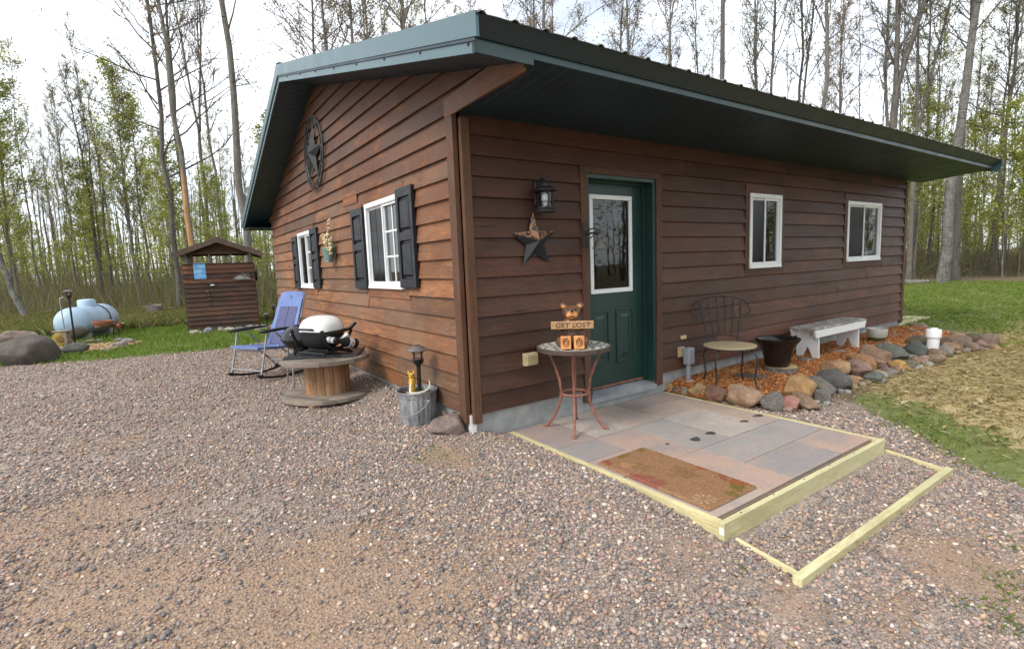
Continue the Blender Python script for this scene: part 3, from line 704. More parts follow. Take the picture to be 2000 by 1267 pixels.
# door: casing, jamb, slab
m_ = MB(); m_.wb(WF, 1.262, 1.346, 0, .040, .03, 2.225); m_.wb(WF, 2.322, 2.408, 0, .040, .03, 2.225); m_.build('door_casing', wood_mat('casing wood', (5, 5, .45), (.115, .048, .028), (.045, .02, .014), (.19, .08, .042), (.09, .055, .04)), cabin, bevel=.003)
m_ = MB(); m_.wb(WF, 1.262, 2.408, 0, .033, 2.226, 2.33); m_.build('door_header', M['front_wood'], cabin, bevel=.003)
m_ = MB(); m_.wb(WF, 1.347, 1.375, -.20, .022, .085, 2.19); m_.wb(WF, 2.285, 2.321, -.20, .022, .085, 2.19); m_.wb(WF, 1.347, 2.321, -.20, .022, 2.19, 2.225)
m_.wb(WF, 1.376, 1.395, -.13, -.085, .085, 2.17); m_.wb(WF, 2.262, 2.284, -.13, -.085, .085, 2.17); m_.wb(WF, 1.376, 2.284, -.13, -.0855, 2.17, 2.189)
m_.build('door_frame', M['door_green'], cabin, bevel=.002)
m_ = MB(); m_.hexa([WF(1.348, -.2, .0), WF(2.32, -.2, .0), WF(2.32, .035, .0), WF(1.348, .035, .0), WF(1.348, -.2, .092), WF(2.32, -.2, .092), WF(2.32, .035, .045), WF(1.348, .035, .045)])
m_.build('door_sill', simple('grey sill', (.29, .30, .31), (.22, .23, .24), 9, .6, bump=.1), cabin, bevel=.003)
gx0, gx1, gz0, gz1 = 1.505, 2.11, 1.073, 2.06
m_ = MB(); D0, D1 = -.17, -.128
m_.wb(WF, 1.376, gx0 + .03, D0, D1, .10, 2.186); m_.wb(WF, gx1 - .03, 2.284, D0, D1, .10, 2.186)
m_.wb(WF, gx0 + .03, gx1 - .03, D0, D1, gz1 - .03, 2.186); m_.wb(WF, gx0 + .03, gx1 - .03, D0, D1, .10, gz0 + .03)
for pa, pb in ((1.50, 1.765), (1.865, 2.13)):
    za, zb = .33, .90; t = .022
    for q in ((pa, pb, zb - t, zb), (pa, pb, za, za + t), (pa, pa + t, za + t, zb - t), (pb - t, pb, za + t, zb - t)): m_.wb(WF, q[0], q[1], D1, D1 + .011, q[2], q[3])
    k = .06; P = [WF(pa + k, D1, za + k), WF(pb - k, D1, za + k), WF(pb - k, D1, zb - k), WF(pa + k, D1, zb - k), WF(pa + k + .03, D1 + .009, za + k + .03), WF(pb - k - .03, D1 + .009, za + k + .03), WF(pb - k - .03, D1 + .009, zb - k - .03), WF(pa + k + .03, D1 + .009, zb - k - .03)]; m_.hexa(P)
door = m_.build('door', M['door_green'], cabin, bevel=.0025)
m_ = MB(); t = .045
for q in ((gx0, gx1, gz1 - t, gz1), (gx0, gx1, gz0, gz0 + t), (gx0, gx0 + t, gz0 + t, gz1 - t), (gx1 - t, gx1, gz0 + t, gz1 - t)): m_.wb(WF, q[0], q[1], D1 + .001, D1 + .02, q[2], q[3])
m_.build('glass_frame', M['white_vinyl'], door, bevel=.004)
m_ = MB(); m_.wb(WF, gx0 + t - .004, gx1 - t + .004, D1 - .012, D1 - .006, gz0 + t - .004, gz1 - t + .004); m_.build('door_glass', M['door_glass'], door)
m_ = MB(); m_.wb(WF, 1.378, 2.282, D1 - .0, D1 + .016, .094, .112); m_.build('door_sweep', M['rust'], door)
m_ = MB(); m_.lathe([(.012, 0), (.012, .03), (.026, .045), (.028, .06), (.018, .072), (0, .073)], 16, WF(1.43, D1, 1.02), Matrix.Rotation(R_(90), 3, 'X')); m_.lathe([(.026, 0), (.026, .006), (0, .007)], 16, WF(1.43, D1 + .001, 1.02), Matrix.Rotation(R_(90), 3, 'X'))
m_.build('door_knob', M['black_iron'], door, smooth=40)

# fittings on the front wall
m_ = MB(); m_.wb(WF, .527, .665, .03, .085, .505, .617, (1, 1, 1)); m_.wb(WF, .535, .657, .085, .10, .515, .607)
m_.build('outlet_cover', simple('yellowed plastic', (.50, .42, .25), (.36, .29, .16), 8, .5), cabin, bevel=.012)
m_ = MB(); m_.wb(WF, 2.715, 2.805, .03, .05, .495, .535); m_.build('wall_tag', simple('tan block', (.62, .47, .28), (.5, .36, .2), 8, .6), cabin, bevel=.004)
m_ = MB(); m_.wb(WF, 2.665, 2.775, .028, .045, .295, .41); m_.build('mounting_block', simple('tan block', (.45, .31, .18), (.34, .22, .12), 8, .6), cabin, bevel=.003)
m_ = MB(); m_.wb(WF, 2.735, 2.85, .045, .135, .205, .40)
eb = m_.build('electrical_box', simple('grey plastic', (.30, .33, .36), (.26, .29, .32), 5, .45), cabin, bevel=.02)
m_ = MB(); m_.tube([WF(2.79, .085, .205), WF(2.79, .085, -.08)], .026, 12); m_.build('conduit', simple('grey pvc pipe', (.30, .33, .35), (.25, .28, .3), 5, .5), eb, smooth=40)

# roof: right and left slopes of ribbed steel
X0, X1 = -OV - .015, 9.60
def roof_sheet(ya, za, yb, zb):
    prof = []; x = X0
    while x < X1 - .02:
        for dx, dz in ((0, 0), (.020, .014), (.040, .014), (.060, 0), (.125, .002), (.14, .002)): prof.append((x + dx, dz))
        x += .2286
    prof.append((X1, 0)); m_ = MB(); n = len(prof)
    up = Vector((0, -(zb - za), yb - ya)); up.normalize(); up = up if up.z > 0 else -up
    vs = []
    for th in (0, -.004):
        for (y, z) in ((ya, za), (yb, zb)):
            vs += [Vector((px_, y, z)) + up * (dz + th) for px_, dz in prof]
    fs = []
    for i in range(n - 1):
        fs += [(i, i + 1, n + i + 1, n + i), (2 * n + i, 3 * n + i, 3 * n + i + 1, 2 * n + i + 1), (i, 2 * n + i, 2 * n + i + 1, i + 1), (n + i, n + i + 1, 3 * n + i + 1, 3 * n + i)]
    return m_.add(vs, fs)
PT = 4.146
m_ = roof_sheet(-1.14, PT - SR * (PKY + 1.14), PKY, PT); m_.build('roof_slope', M['roof'], cabin)
LEY = 8.45; LEZ = PT - SLF * (LEY - PKY)
m_ = roof_sheet(LEY, LEZ, PKY, PT); m_.build('roof_slope', M['roof'], cabin)
m_ = MB()
for s, k in ((-1, SR), (1, SLF)):
    ya, yb = PKY, PKY + s * .18
    m_.hexa([(X0, ya, PT + .03), (X1, ya, PT + .03), (X1, yb, PT + .03 - .18 * k), (X0, yb, PT + .03 - .18 * k), (X0, ya, PT + .034), (X1, ya, PT + .034), (X1, yb, PT + .034 - .18 * k), (X0, yb, PT + .034 - .18 * k)])
m_.build('ridge_cap', M['roof'], cabin)
# rake trim: an upper band and a lower, set back, strip
def rake(name, x, top, bot, mat, ya_r, xt=.012, ext=0):
    m_ = MB()
    yl = LEY - .02
    for (ya, za), (yb, zb) in (((ya_r, PT - SR * (PKY - ya_r)), (PKY, PT)), ((PKY, PT), (yl, PT - SLF * (yl - PKY)))):
        m_.hexa([(x, ya, za - bot), (x + xt, ya, za - bot), (x + xt, yb, zb - bot), (x, yb, zb - bot), (x, ya, za - top), (x + xt, ya, za - top), (x + xt, yb, zb - top), (x, yb, zb - top)])
    return m_.build(name, mat, cabin)
rake('rake_trim', -.478, -.012, .125, M['green_trim'], -1.118, .02)
rake('rake_drip', -.472, .126, .145, M['green_dark'], -1.09, .012)
rake('rake_fascia', -.462, .146, .208, M['green_trim'], -1.04, .014)
m_ = MB()
for i in range(15):
    y = lerp(-1.0, 7.9, i / 14.); zz = PT - .158 - (SR * (PKY - y) if y < PKY else SLF * (y - PKY)); m_.lathe([(.009, 0), (.009, .006), (0, .008)], 8, (-.462, y, zz), Matrix.Rotation(R_(-90), 3, 'Y'))
m_.build('trim_screw', M['black_metal'], cabin)
rk2 = MB()
for (ya, za), (yb, zb) in (((-1.118, PT - SR * (PKY + 1.118)), (PKY, PT)), ((PKY, PT), (LEY - .02, PT - SLF * (LEY - .02 - PKY)))):
    rk2.hexa([(9.585, ya, za - .2), (9.6, ya, za - .2), (9.6, yb, zb - .2), (9.585, yb, zb - .2), (9.585, ya, za + .012), (9.6, ya, za + .012), (9.6, yb, zb + .012), (9.585, yb, zb + .012)])
rk2.build('rake_trim', M['green_trim'], cabin)
# eave fascia (two bands), front soffit, rake soffits
m_ = MB(); xa, xb = -OV, 9.583
m_.hexa([(xa, -1.035, 2.715), (xb, -1.035, 2.715), (xb, -1.018, 2.715), (xa, -1.018, 2.715), (xa, -1.122, 2.80), (xb, -1.122, 2.80), (xb, -1.10, 2.80), (xa, -1.10, 2.80)])
m_.build('eave_trim', M['green_dark'], cabin)
m_ = MB(); m_.bb(.0, xb, -1.018, -1.002, 2.672, 2.716); m_.bb(xa, -.0005, -1.018, -1.002, 2.636, 2.716); m_.build('eave_fascia', metal_green('mid green painted steel', (.035, .072, .082), .36), cabin)  # outward-facing strip of that steel, the light it catches put into the colour
m_ = MB(); m_.bb(xb + .018, xb + .05, -1.13, -1.0, 2.70, 2.79); m_.build('eave_end_cap', M['green_trim'], cabin, bevel=.01)
def soffit(name, xs, pts_fn, mat):    # grooved panels: profile along one axis
    m_ = MB(); n = len(xs); A, B = [], []
    for i, x in enumerate(xs): a, b = pts_fn(x, i); A.append(a); B.append(b)
    return m_.add(A + B, [(i, i + 1, n + i + 1, n + i) for i in range(n - 1)]).build(name, mat, cabin)
xs = []; x = .002
while x < 9.56: xs += [x, x + .088, x + .094, x + .100]; x += .106
soffit('front_soffit', xs, lambda x, i: ((x, .0, ZS0 + (.008 if i % 4 == 2 else 0)), (x, -1.002, ZS1 + (.008 if i % 4 == 2 else 0))), M['green_soffit'])
ys = []; y = -1.0
while y < LEY - .1: ys += [y, y + .088, y + .094, y + .100]; y += .106
soffit('rake_soffit', ys, lambda y, i: ((-.449, y, ztop(y) + .002 + (.008 if i % 4 == 2 else 0)), (-.0, y, ztop(y) + .002 + (.008 if i % 4 == 2 else 0))), M['green_soffit'])
m_ = MB(); m_.bb(-.448, 9.58, YL + .0, LEY - .05, 2.32, 2.335); m_.bb(-.448, 9.58, LEY - .05, LEY - .03, 2.32, LEZ - .01); m_.build('back_soffit', M['green_soffit'], cabin)

# ------------------------------------------------------------------ patio and step
patio = thing('patio', 'raised patio of mottled grey and pink stone slabs edged with pale lumber', 'patio', (.4, 0, -.2))
def paver_mat():
    t = NT('mottled slabs'); v = t.tex((1, 1, 1)); vs = t.tex((1.0, 4.0, 1))
    n1 = t.noise(vs, 3, 8, .65, .8); n2 = t.noise(v, 40, 5, .7); n3 = t.noise(v, 2.1, 5, .6, .6)
    c = t.mix(t.ramp(n1, [(.40, 0.), (.66, .6)]), t.attr(), (.39, .27, .205))
    c = t.mix(t.ramp(n3, [(.45, 0.), (.68, .65)]), c, (.225, .22, .22))
    c = t.mix(t.ramp(n2, [(.3, .35), (.5, 0.)]), c, (.16, .12, .10)); c = t.mix(t.ramp(n2, [(.62, 0.), (.75, .45)]), c, (.50, .44, .40))
    t.bump(t.noise(v, 26, 7, .7), .25, .006)
    return t.fin(c, t.ramp(n1, [(.3, .55), (.7, .8)]), 0, .35)
mp_ = MB(); zp = -.065
tones = {'g': (.29, .272, .258), 'p': (.39, .27, .215), 'm': (.275, .21, .19), 't': (.385, .30, .24), 'd': (.24, .225, .22), 'l': (.41, .365, .32)}
def slab(x0, x1, y0, y1, k):
    q = .0035; mp_.bb(x0 + q, x1 - q, y1 + q, y0 - q, zp - .05, zp + rnd.uniform(-.002, .002), tones[k])
R1 = [(.405, .84, 'm'), (.84, 1.25, 'l'), (1.25, 1.67, 't'), (1.67, 2.43, 'm')]
for a, b, k in R1: slab(a, b, -.012, -.64, k) if b < 1.7 else (slab(a, b, -.012, -.33, 'm'), slab(a, b, -.33, -.64, 't'))
for a, b, k in [(.405, .82, 'd'), (.82, 1.24, 'p'), (1.24, 1.67, 'g'), (1.67, 2.17, 'l'), (2.17, 2.43, 't')]: slab(a, b, -.64, -1.34 if a > .5 else -.98, k)
slab(.405, .82, -.98, -1.34, 'p')
for a, b, k in [(.405, .96, 't'), (.96, 1.26, 'p')]: slab(a, b, -1.34, -2.055, k)
slab(1.26, 2.43, -1.34, -1.70, 'g'); slab(1.26, 1.95, -1.70, -2.055, 'd'); slab(1.95, 2.43, -1.70, -2.055, 'p')
pav = mp_.build('paving', paver_mat(), patio, bevel=.003)
m_ = MB(); m_.bb(.402, 2.432, -2.056, -.008, -.3, zp - .022); m_.build('joint_sand', simple('joint sand', (.36, .28, .18), (.26, .20, .12), 40, .9), patio)
M['wet'] = plain('wet stone', (.075, .062, .056), .3, 0, .5)
for px_, py_, r_, a_ in ((1358, 857, .055, .6), (1388, 845, .05, .5), (1454, 822, .045, .4), (1481, 811, .052, .3), (1303, 866, .018, 0)):
    Pq = at(px_, py_, zp + .0035); pts = []
    for k in range(14):
        t = 2 * math.pi * k / 14; q = r_ * (1 + .3 * math.sin(t * 2 + a_ * 9) * .5 + .15 * math.sin(3 * t)); pts.append((Pq[0] + q * 1.1 * math.cos(t) * .9, Pq[1] + q * .62 * math.sin(t), zp + .0042))
    m_ = MB(); m_.add(pts, [tuple(range(14))]); m_.build('wet_footprint', M['wet'], pav)
m_ = MB(); m_.bb(.36, 2.48, -2.13, -2.092, -.36, zp + .004); 
m_.build('front_beam', M['new_lumber'], patio, bevel=.004)
m_ = MB(); m_.bb(.364, .401, -2.0915, -.03, -.28, zp + .002); m_.build('side_beam', M['new_lumber_y'], patio, bevel=.003)
m_ = MB(); m_.bb(2.434, 2.472, -2.0915, -.03, -.28, zp + .002); m_.build('side_beam', M['new_lumber_y'], patio, bevel=.003)
m_ = MB()
for k in range(6):
    m_.lathe([(.006, 0), (.006, .0012), (0, .0015)], 8, (.55 + k * .36, -2.111 + .006 * (k % 2), zp + .004))
m_.build('screw_head', M['black_iron'], patio)
m_ = MB(); m_.bb(.358, .3595, -2.128, -2.10, -.13, -.09); m_.build('lumber_tag', M['white_vinyl'], patio)
zs = -.192
step = thing('step_frame', 'low step frame of pale lumber filled with gravel in front of the patio', 'step', (1.45, -2.5, -.25))
m_ = MB(); m_.bb(.39, 2.56, -2.535, -2.487, -.34, zs); m_.build('front_beam', M['new_lumber'], step, bevel=.004)
m_ = MB(); m_.hexa([(.43, -2.485, -.3), (.452, -2.485, -.3), (.452, -2.15, -.3), (.43, -2.15, -.3), (.43, -2.485, zs - .004), (.452, -2.485, zs - .004), (.452, -2.15, -.160), (.43, -2.15, -.160)]); m_.build('side_board', M['new_lumber_y'], step, bevel=.002)
m_ = MB(); m_.hexa([(2.505, -2.485, -.3), (2.53, -2.485, -.3), (2.53, -2.12, -.3), (2.505, -2.12, -.3), (2.505, -2.485, zs - .003), (2.53, -2.485, zs - .003), (2.53, -2.12, -.155), (2.505, -2.12, -.155)]); m_.build('side_board', M['new_lumber_y'], step, bevel=.002)

# coir doormat with a faded flower print
def mat_mat():
    t = NT('coir'); v = t.tex((1, 1, 1)); f = t.noise(v, 160, 3, .8)
    c = t.ramp(f, [(.3, (.15, .078, .036)), (.5, (.29, .155, .078)), (.7, (.42, .26, .15))])
    c = t.mix(1, c, t.attr(), 'MULTIPLY'); t.bump(f, .9, .01); return t.fin(c, .95, 0, .1)
n_u, n_v = 60, 100; vs, fs, cs = [], [], []
mx0, mx1, my0, my1 = .43, .93, -1.99, -1.055
flow = [(.95, .22, .09, (.92, .6, .72)), (.88, .10, .08, (.95, .60, .48)), (.97, .40, .06, (.95, .62, .48)), (.75, .06, .06, (.60, .78, .45)), (.55, .03, .05, (.66, .82, .5)), (.07, .45, .08, (.92, .62, .78)), (.10, .55, .08, (.95, .64, .8)), (.03, .62, .06, (.9, .58, .74)), (.10, .93, .05, (.9, .55, .68)), (.22, .80, .06, (1.35, 1.3, 1.2)), (.45, .96, .06, (.62, .78, .5)), (.85, .97, .05, (.66, .8, .5)), (.35, .70, .09, (.86, .86, .8)), (.6, .45, .12, (.86, .84, .78))]
m_ = MB()
def mz(i, j):
    e = min(i / n_u, 1 - i / n_u) * (mx1 - mx0), min(j / n_v, 1 - j / n_v) * (my1 - my0); return zp + .004 + .014 * min(1, min(abs(e[0]), abs(e[1])) / .012) + .003 * mnoise.noise((i * .9, j * .9, 0))
grid = [(lerp(mx0, mx1, i / n_u) + .004 * mnoise.noise((j * .4, 3, i * .02)), lerp(my0, my1, j / n_v) + .004 * mnoise.noise((i * .4, 9, j * .02)), mz(i, j)) for i in range(n_u + 1) for j in range(n_v + 1)]
Fq, cols = [], []
for i in range(n_u):
    for j in range(n_v):
        a = i * (n_v + 1) + j; u, v = i / n_u, j / n_v; c = Vector((1, 1, 1))
        for fu, fv, fr, fc in flow:
            dd = math.hypot((u - fu) * .5, (v - fv) * .94)
            if dd < fr * (.75 + .5 * mnoise.noise((u * 14, v * 24, fu * 9))): c = Vector(fc)
        ang = math.atan2((v - .10) * .94, (u - .16) * .5); dd = math.hypot((u - .16) * .5, (v - .10) * .94)
        if dd < .07 and math.cos(ang * 9) > .1 and dd > .022: c = Vector((1.35, 1.6, 1.8))
        Fq.append((a, a + 1, a + n_v + 2, a + n_v + 1)); m_.c.append(tuple(c * rnd.uniform(.85, 1.15)))
m_.v = [Vector(p) for p in grid]; m_.f = Fq
tag(m_.build('doormat', mat_mat(), smooth=40), 'tan coir doormat with a faded flower print on the patio slabs', 'doormat')

# ------------------------------------------------------------------ things on the walls
RX, RY, RZ = (lambda a: Matrix.Rotation(R_(a), 3, 'X')), (lambda a: Matrix.Rotation(R_(a), 3, 'Y')), (lambda a: Matrix.Rotation(R_(a), 3, 'Z'))
def star_mb(W, uc, zc, R, r, dep, d0, rot=0, sel=None, shrink=1.0):
    m_ = MB(); P = []
    for k in range(10):
        a = math.pi / 2 + rot + k * math.pi / 5; q = (R if k % 2 == 0 else r) * shrink; P.append((uc + q * math.cos(a), zc + q * math.sin(a)))
    for k in range(10):
        if sel is not None and k not in sel: continue
        a, b = P[k], P[(k + 1) % 10]
        m_.add([W(a[0], d0, a[1]), W(b[0], d0, b[1]), W(uc, d0 + dep, zc)], [(0, 1, 2)])
        if sel is None: m_.add([W(a[0], d0, a[1]), W(b[0], d0, b[1]), W(uc, d0 - .001, zc)], [(0, 2, 1)])
    return m_
def rusty():
    t = NT('leopard rust print'); v = t.tex((1, 1, 1)); d = t.voro(v, 26, 'Distance'); n = t.noise(v, 34, 3)
    c = t.ramp(t.math('ADD', d, t.math('MULTIPLY', n, .5)), [(.50, (.36, .19, .09)), (.60, (.02, .017, .016)), (.78, (.02, .017, .016)), (.86, (.26, .13, .07))]); return t.fin(c, .6)
# star beside the door: u along x
s = thing('barn_star', 'black metal barn star with rusty leopard print arms under the wall lantern', 'star', (.70, -.04, 1.6))
M['star_black'] = simple('black tin', (.028, .033, .038), (.016, .018, .02), 12, .42, bump=.1)
def WS(u, d, z): return Vector((u, -d, z))
star_mb(WS, .70, 1.60, .252, .106, .075, .045, .05, [4, 5, 6, 3, 2, 7]).build('star_body', M['star_black'], s)
star_mb(WS, .70, 1.60, .252, .106, .075, .045, .05, [0, 9, 1, 8]).build('printed_arms', rusty(), s)
star_mb(WS, .70, 1.60, .252, .106, -.001, .046, .05).build('star_back', M['star_black'], s)
# wall lantern
L = thing('wall_lantern', 'dark metal wall lantern with glass body above the barn star', 'lantern', (.76, -.12, 1.86))
lc = (.76, -.135, 0)
m_ = MB(); m_.wb(WF, .715, .805, .03, .048, 1.90, 2.12); m_.build('back_plate', M['black_iron'], L, bevel=.01)
m_ = MB(); m_.tube([(.76, -.04, 2.05), (.76, -.07, 2.12), (.76, -.11, 2.135), (.76, -.135, 2.105)], .011, 8); m_.tube([(.76, -.045, 1.98), (.76, -.08, 2.02), (.76, -.115, 2.08)], .007, 8); m_.build('bracket', M['black_iron'], L, smooth=40)
m_ = MB(); m_.lathe([(.107, 2.02), (.108, 2.026), (.07, 2.05), (.04, 2.062), (.036, 2.085), (.018, 2.098), (.010, 2.112), (0, 2.114)], 24, lc); m_.lathe([(.062, 2.008), (.10, 2.019), (.104, 2.02)], 24, lc); m_.build('lantern_roof', M['black_iron'], L, smooth=35)
m_ = MB(); m_.lathe([(0, 1.838), (.085, 1.84), (.088, 1.856), (.066, 1.872), (.063, 1.888), (0, 1.889)], 24, lc); m_.build('lantern_base', M['black_iron'], L, smooth=35)
m_ = MB()
for k in range(6):
    a = k * math.pi / 3 + .3; m_.tube([(lc[0] + .064 * math.cos(a), lc[1] + .064 * math.sin(a), z) for z in (1.88, 2.012)], .005, 6)
for z in (1.925, 2.008): m_.lathe([(.066, z - .004), (.072, z), (.066, z + .004)], 24, lc, caps=False)
m_.build('cage', M['black_iron'], L, smooth=40)
m_ = MB(); m_.lathe([(.056, 1.888), (.056, 2.008)], 24, lc, caps=False); m_.build('glass', M['lamp_glass'], L, smooth=60)
m_ = MB(); m_.lathe([(.014, 1.889), (.014, 1.91), (.026, 1.93), (.034, 1.955), (.030, 1.985), (.012, 2.0), (0, 2.002)], 16, lc); m_.build('bulb', plain('white bulb', (.8, .8, .8), .25), L, smooth=60)
# bell
B = thing('dinner_bell', 'small black iron bell hanging from a bracket by the door', 'bell', (1.30, -.05, 1.6))
m_ = MB(); m_.wb(WF, 1.275, 1.325, .041, .049, 1.53, 1.77); m_.wb(WF, 1.262, 1.338, .041, .047, 1.70, 1.74); m_.wb(WF, 1.262, 1.338, .041, .047, 1.55, 1.58); m_.build('back_plate', M['black_iron'], B, bevel=.003)
m_ = MB(); m_.tube([(1.30, -.048, 1.65), (1.33, -.09, 1.665), (1.36, -.13, 1.665), (1.375, -.15, 1.65)], .010, 8); m_.tube([(1.30, -.048, 1.58), (1.33, -.08, 1.62), (1.355, -.12, 1.655)], .006, 6); m_.tube([(1.30, -.055, 1.665), (1.31, -.10, 1.70), (1.34, -.13, 1.71), (1.36, -.14, 1.69), (1.35, -.13, 1.668)], .007, 6); m_.build('bracket', M['black_iron'], B, smooth=40)
m_ = MB(); m_.lathe([(.062, 1.515), (.063, 1.522), (.045, 1.552), (.034, 1.585), (.024, 1.605), (.010, 1.612), (.008, 1.645), (0, 1.646)], 20, (1.375, -.15, 0)); m_.blob((1.375, -.15, 1.518), (.012, .012, .016), 1); m_.build('bell_cup', simple('grey iron', (.19, .18, .155), (.11, .105, .09), 15, .5, metal=.2), B, smooth=40)

# round star plaque on the gable
P_ = thing('round_star_plaque', 'large round black metal plaque with a star high on the gable wall', 'wall plaque', (-.06, 4.07, 3.07))
yc, zc, RR = 4.07, 3.07, .50
def ring(m, W, R, d, r, n=48): m.tube([W(yc + R * math.cos(2 * math.pi * k / n), d, zc + R * math.sin(2 * math.pi * k / n)) for k in range(n)], r, 6, closed=True)
m_ = MB(); ring(m_, WG, RR, .06, .012); ring(m_, WG, RR - .10, .06, .010); m_.build('ring', M['black_iron'], P_, smooth=50)
st = star_mb(WG, yc, zc, .39, .15, .075, .06, .18); st.build('star', M['star_black'], P_)
for k in range(5):
    m_ = MB(); a = math.pi / 2 + .18 + k * 2 * math.pi / 5
    for s_ in (-1, 1):
        m_.tube([WG(yc + q * math.cos(a + s_ * t), .06, zc + q * math.sin(a + s_ * t)) for q, t in ((.40, .02), (.45, .10), (.485, .20), (.44, .30), (.41, .34))], .006, 5)
    a2 = a + math.pi / 5; m_.tube([WG(yc + q * math.cos(a2), .06, zc + q * math.sin(a2)) for q in (.395, .50)], .008, 5)
    m_.tube([WG(yc + q * math.cos(a2 - t_), .058, zc + q * math.sin(a2 - t_)) for q, t_ in ((.45, 0), (.45, .2), (.45, .4), (.45, math.pi / 5))], .005, 5)
    m_.tube([WG(yc + q * math.cos(a), .055, zc + q * math.sin(a)) for q in (.38, .50)], .007, 5)
    m_.build('scrollwork', M['black_iron'], P_, smooth=40)
# tin planter with dried flowers
P_ = thing('wall_planter', 'green tin wall pocket with dried blossom twigs between the gable windows', 'planter', (-.1, 3.5, 1.55))
t = NT('patina tin'); v = t.tex((1, 1, 1)); vm = t.mix(t.ramp(t.voro(v, 38, 'Distance'), [(.22, 1.), (.3, 0.)]), t.ramp(t.noise(v, 12, 5), [(.35, (.13, .22, .19)), (.65, (.27, .37, .32))]), (.05, .12, .10)); M['patina'] = t.fin(vm, .5, .2)
m_ = MB(); n = 20
m_.lathe([(.082, 1.53), (.122, 1.705), (.13, 1.712), (.125, 1.72), (.115, 1.708), (.078, 1.545)], 24, (-.115, 3.50, 0), sx=.62); m_.bb(-.06, -.034, 3.44, 3.56, 1.6, 1.75); m_.build('tin_pot', M['patina'], P_, smooth=40)
m_ = MB(); fl = MB(); r5 = random.Random(2)
for k in range(11):
    tx = 3.46 + r5.uniform(-.06, .08); tip = Vector((-.13 + r5.uniform(-.04, .02), tx + r5.uniform(-.10, .10), 1.80 + r5.uniform(0, .12)))
    if k == 0: tip = Vector((-.10, 3.38, 2.10))
    if k == 1: tip = Vector((-.11, 3.42, 2.02))
    if k == 2: tip = Vector((-.15, 3.22, 1.62))
    if k == 3: tip = Vector((-.15, 3.26, 1.68))
    a = Vector((-.115, tx, 1.70)); mid = (a + tip) / 2 + Vector((r5.uniform(-.02, .02), r5.uniform(-.03, .03), .05)); pts = [a, mid, tip]; m_.tube(pts, [.004, .003, .002], 5)
    for q in range(9):
        t_ = r5.uniform(.25, 1); p = a.lerp(mid, t_ * 2) if t_ < .5 else mid.lerp(tip, t_ * 2 - 1); p = p + Vector((r5.uniform(-.02, .02), r5.uniform(-.022, .022), r5.uniform(-.02, .02)))
        fl.blob(p, (.013, .014, .013), 1, .5, 2.5, r5.random() * 9)
m_.build('twig', simple('dry twig', (.25, .16, .08)), P_); fl.build('blossom', simple('cream blossom', (.72, .66, .48), (.55, .45, .22), 30, .8), P_, smooth=60)

# ------------------------------------------------------------------ bistro table and the carved bear
TBX, TBY, TZ = .865, -.335, .68
tb = thing('bistro_table', 'round mosaic topped bistro table with curved rust coloured legs on the patio', 'table', (TBX, TBY, zp))
def mosaic():
    t = NT('mosaic top'); v = t.tex((1, 1, 1)); sep = t.n.new('ShaderNodeSeparateXYZ'); t.l.new(v, sep.inputs[0])
    x, y = sep.outputs[0], sep.outputs[1]
    r = t.math('SQRT', t.math('ADD', t.math('MULTIPLY', x, x), t.math('MULTIPLY', y, y)), 0); a = t.math('ARCTAN2', y, x)
    rc = t.math('MULTIPLY', r, 22.0); ring_ = t.math('FLOOR', rc, 0)
    ck = t.math('MODULO', t.math('ADD', t.math('FLOOR', t.math('MULTIPLY', t.math('ADD', a, 3.2), 4.6), 0), ring_), 2.0)
    c = t.mix(ck, (.055, .06, .055), (.72, .69, .60))
    c = t.mix(t.ramp(r, [(.10, 1.), (.115, 0.)]), c, (.62, .58, .48)); c = t.mix(t.ramp(r, [(.285, 0.), (.292, 1.)]), c, (.20, .19, .17))
    gr = t.voro(v, 60, 'Distance', 'DISTANCE_TO_EDGE'); c = t.mix(t.ramp(gr, [(.02, .7), (.06, 0.)]), c, (.42, .39, .34))
    t.bump(gr, .2, .002); return t.fin(c, .45)
m_ = MB(); m_.lathe([(0, TZ - .012), (.312, TZ - .012), (.312, TZ), (0, TZ + .0005)], 48, (TBX, TBY, 0)); m_.build('mosaic_top', mosaic(), tb)
m_ = MB(); m_.lathe([(.300, TZ - .035), (.320, TZ - .034), (.323, TZ - .002), (.3125, TZ + .002), (.3125, TZ - .0125), (.300, TZ - .0125)], 48, (TBX, TBY, 0)); m_.build('rim', simple('brown rim', (.10, .07, .055), (.06, .045, .04), 20, .5), tb, smooth=40)
fd = [(.662, -.55), (.687, -.096), (1.064, -.546), (1.056, -.133)]
for fx, fy in fd:
    a = math.atan2(fy - TBY, fx - TBX); ca, sa = math.cos(a), math.sin(a)
    pts = [(TBX + r * ca, TBY + r * sa, z) for r, z in ((.235, TZ - .035), (.215, TZ - .09), (.17, TZ - .19), (.135, TZ - .30), (.122, TZ - .40), (.128, TZ - .48), (.155, TZ - .57), (.20, TZ - .66), (.25, zp + .022), (.278, zp + .008))]
    m_ = MB(); m_.tube(pts, [.0125] * 9 + [.0145], 10); m_.blob(pts[-1], (.018, .018, .010), 1); m_.build('leg', M['rust'], tb, smooth=50)
m_ = MB(); m_.tube([(TBX + .118 * math.cos(2 * math.pi * k / 32), TBY + .118 * math.sin(2 * math.pi * k / 32), TZ - .42) for k in range(32)], .012, 8, closed=True); m_.build('ring_stretcher', M['rust'], tb, smooth=50)

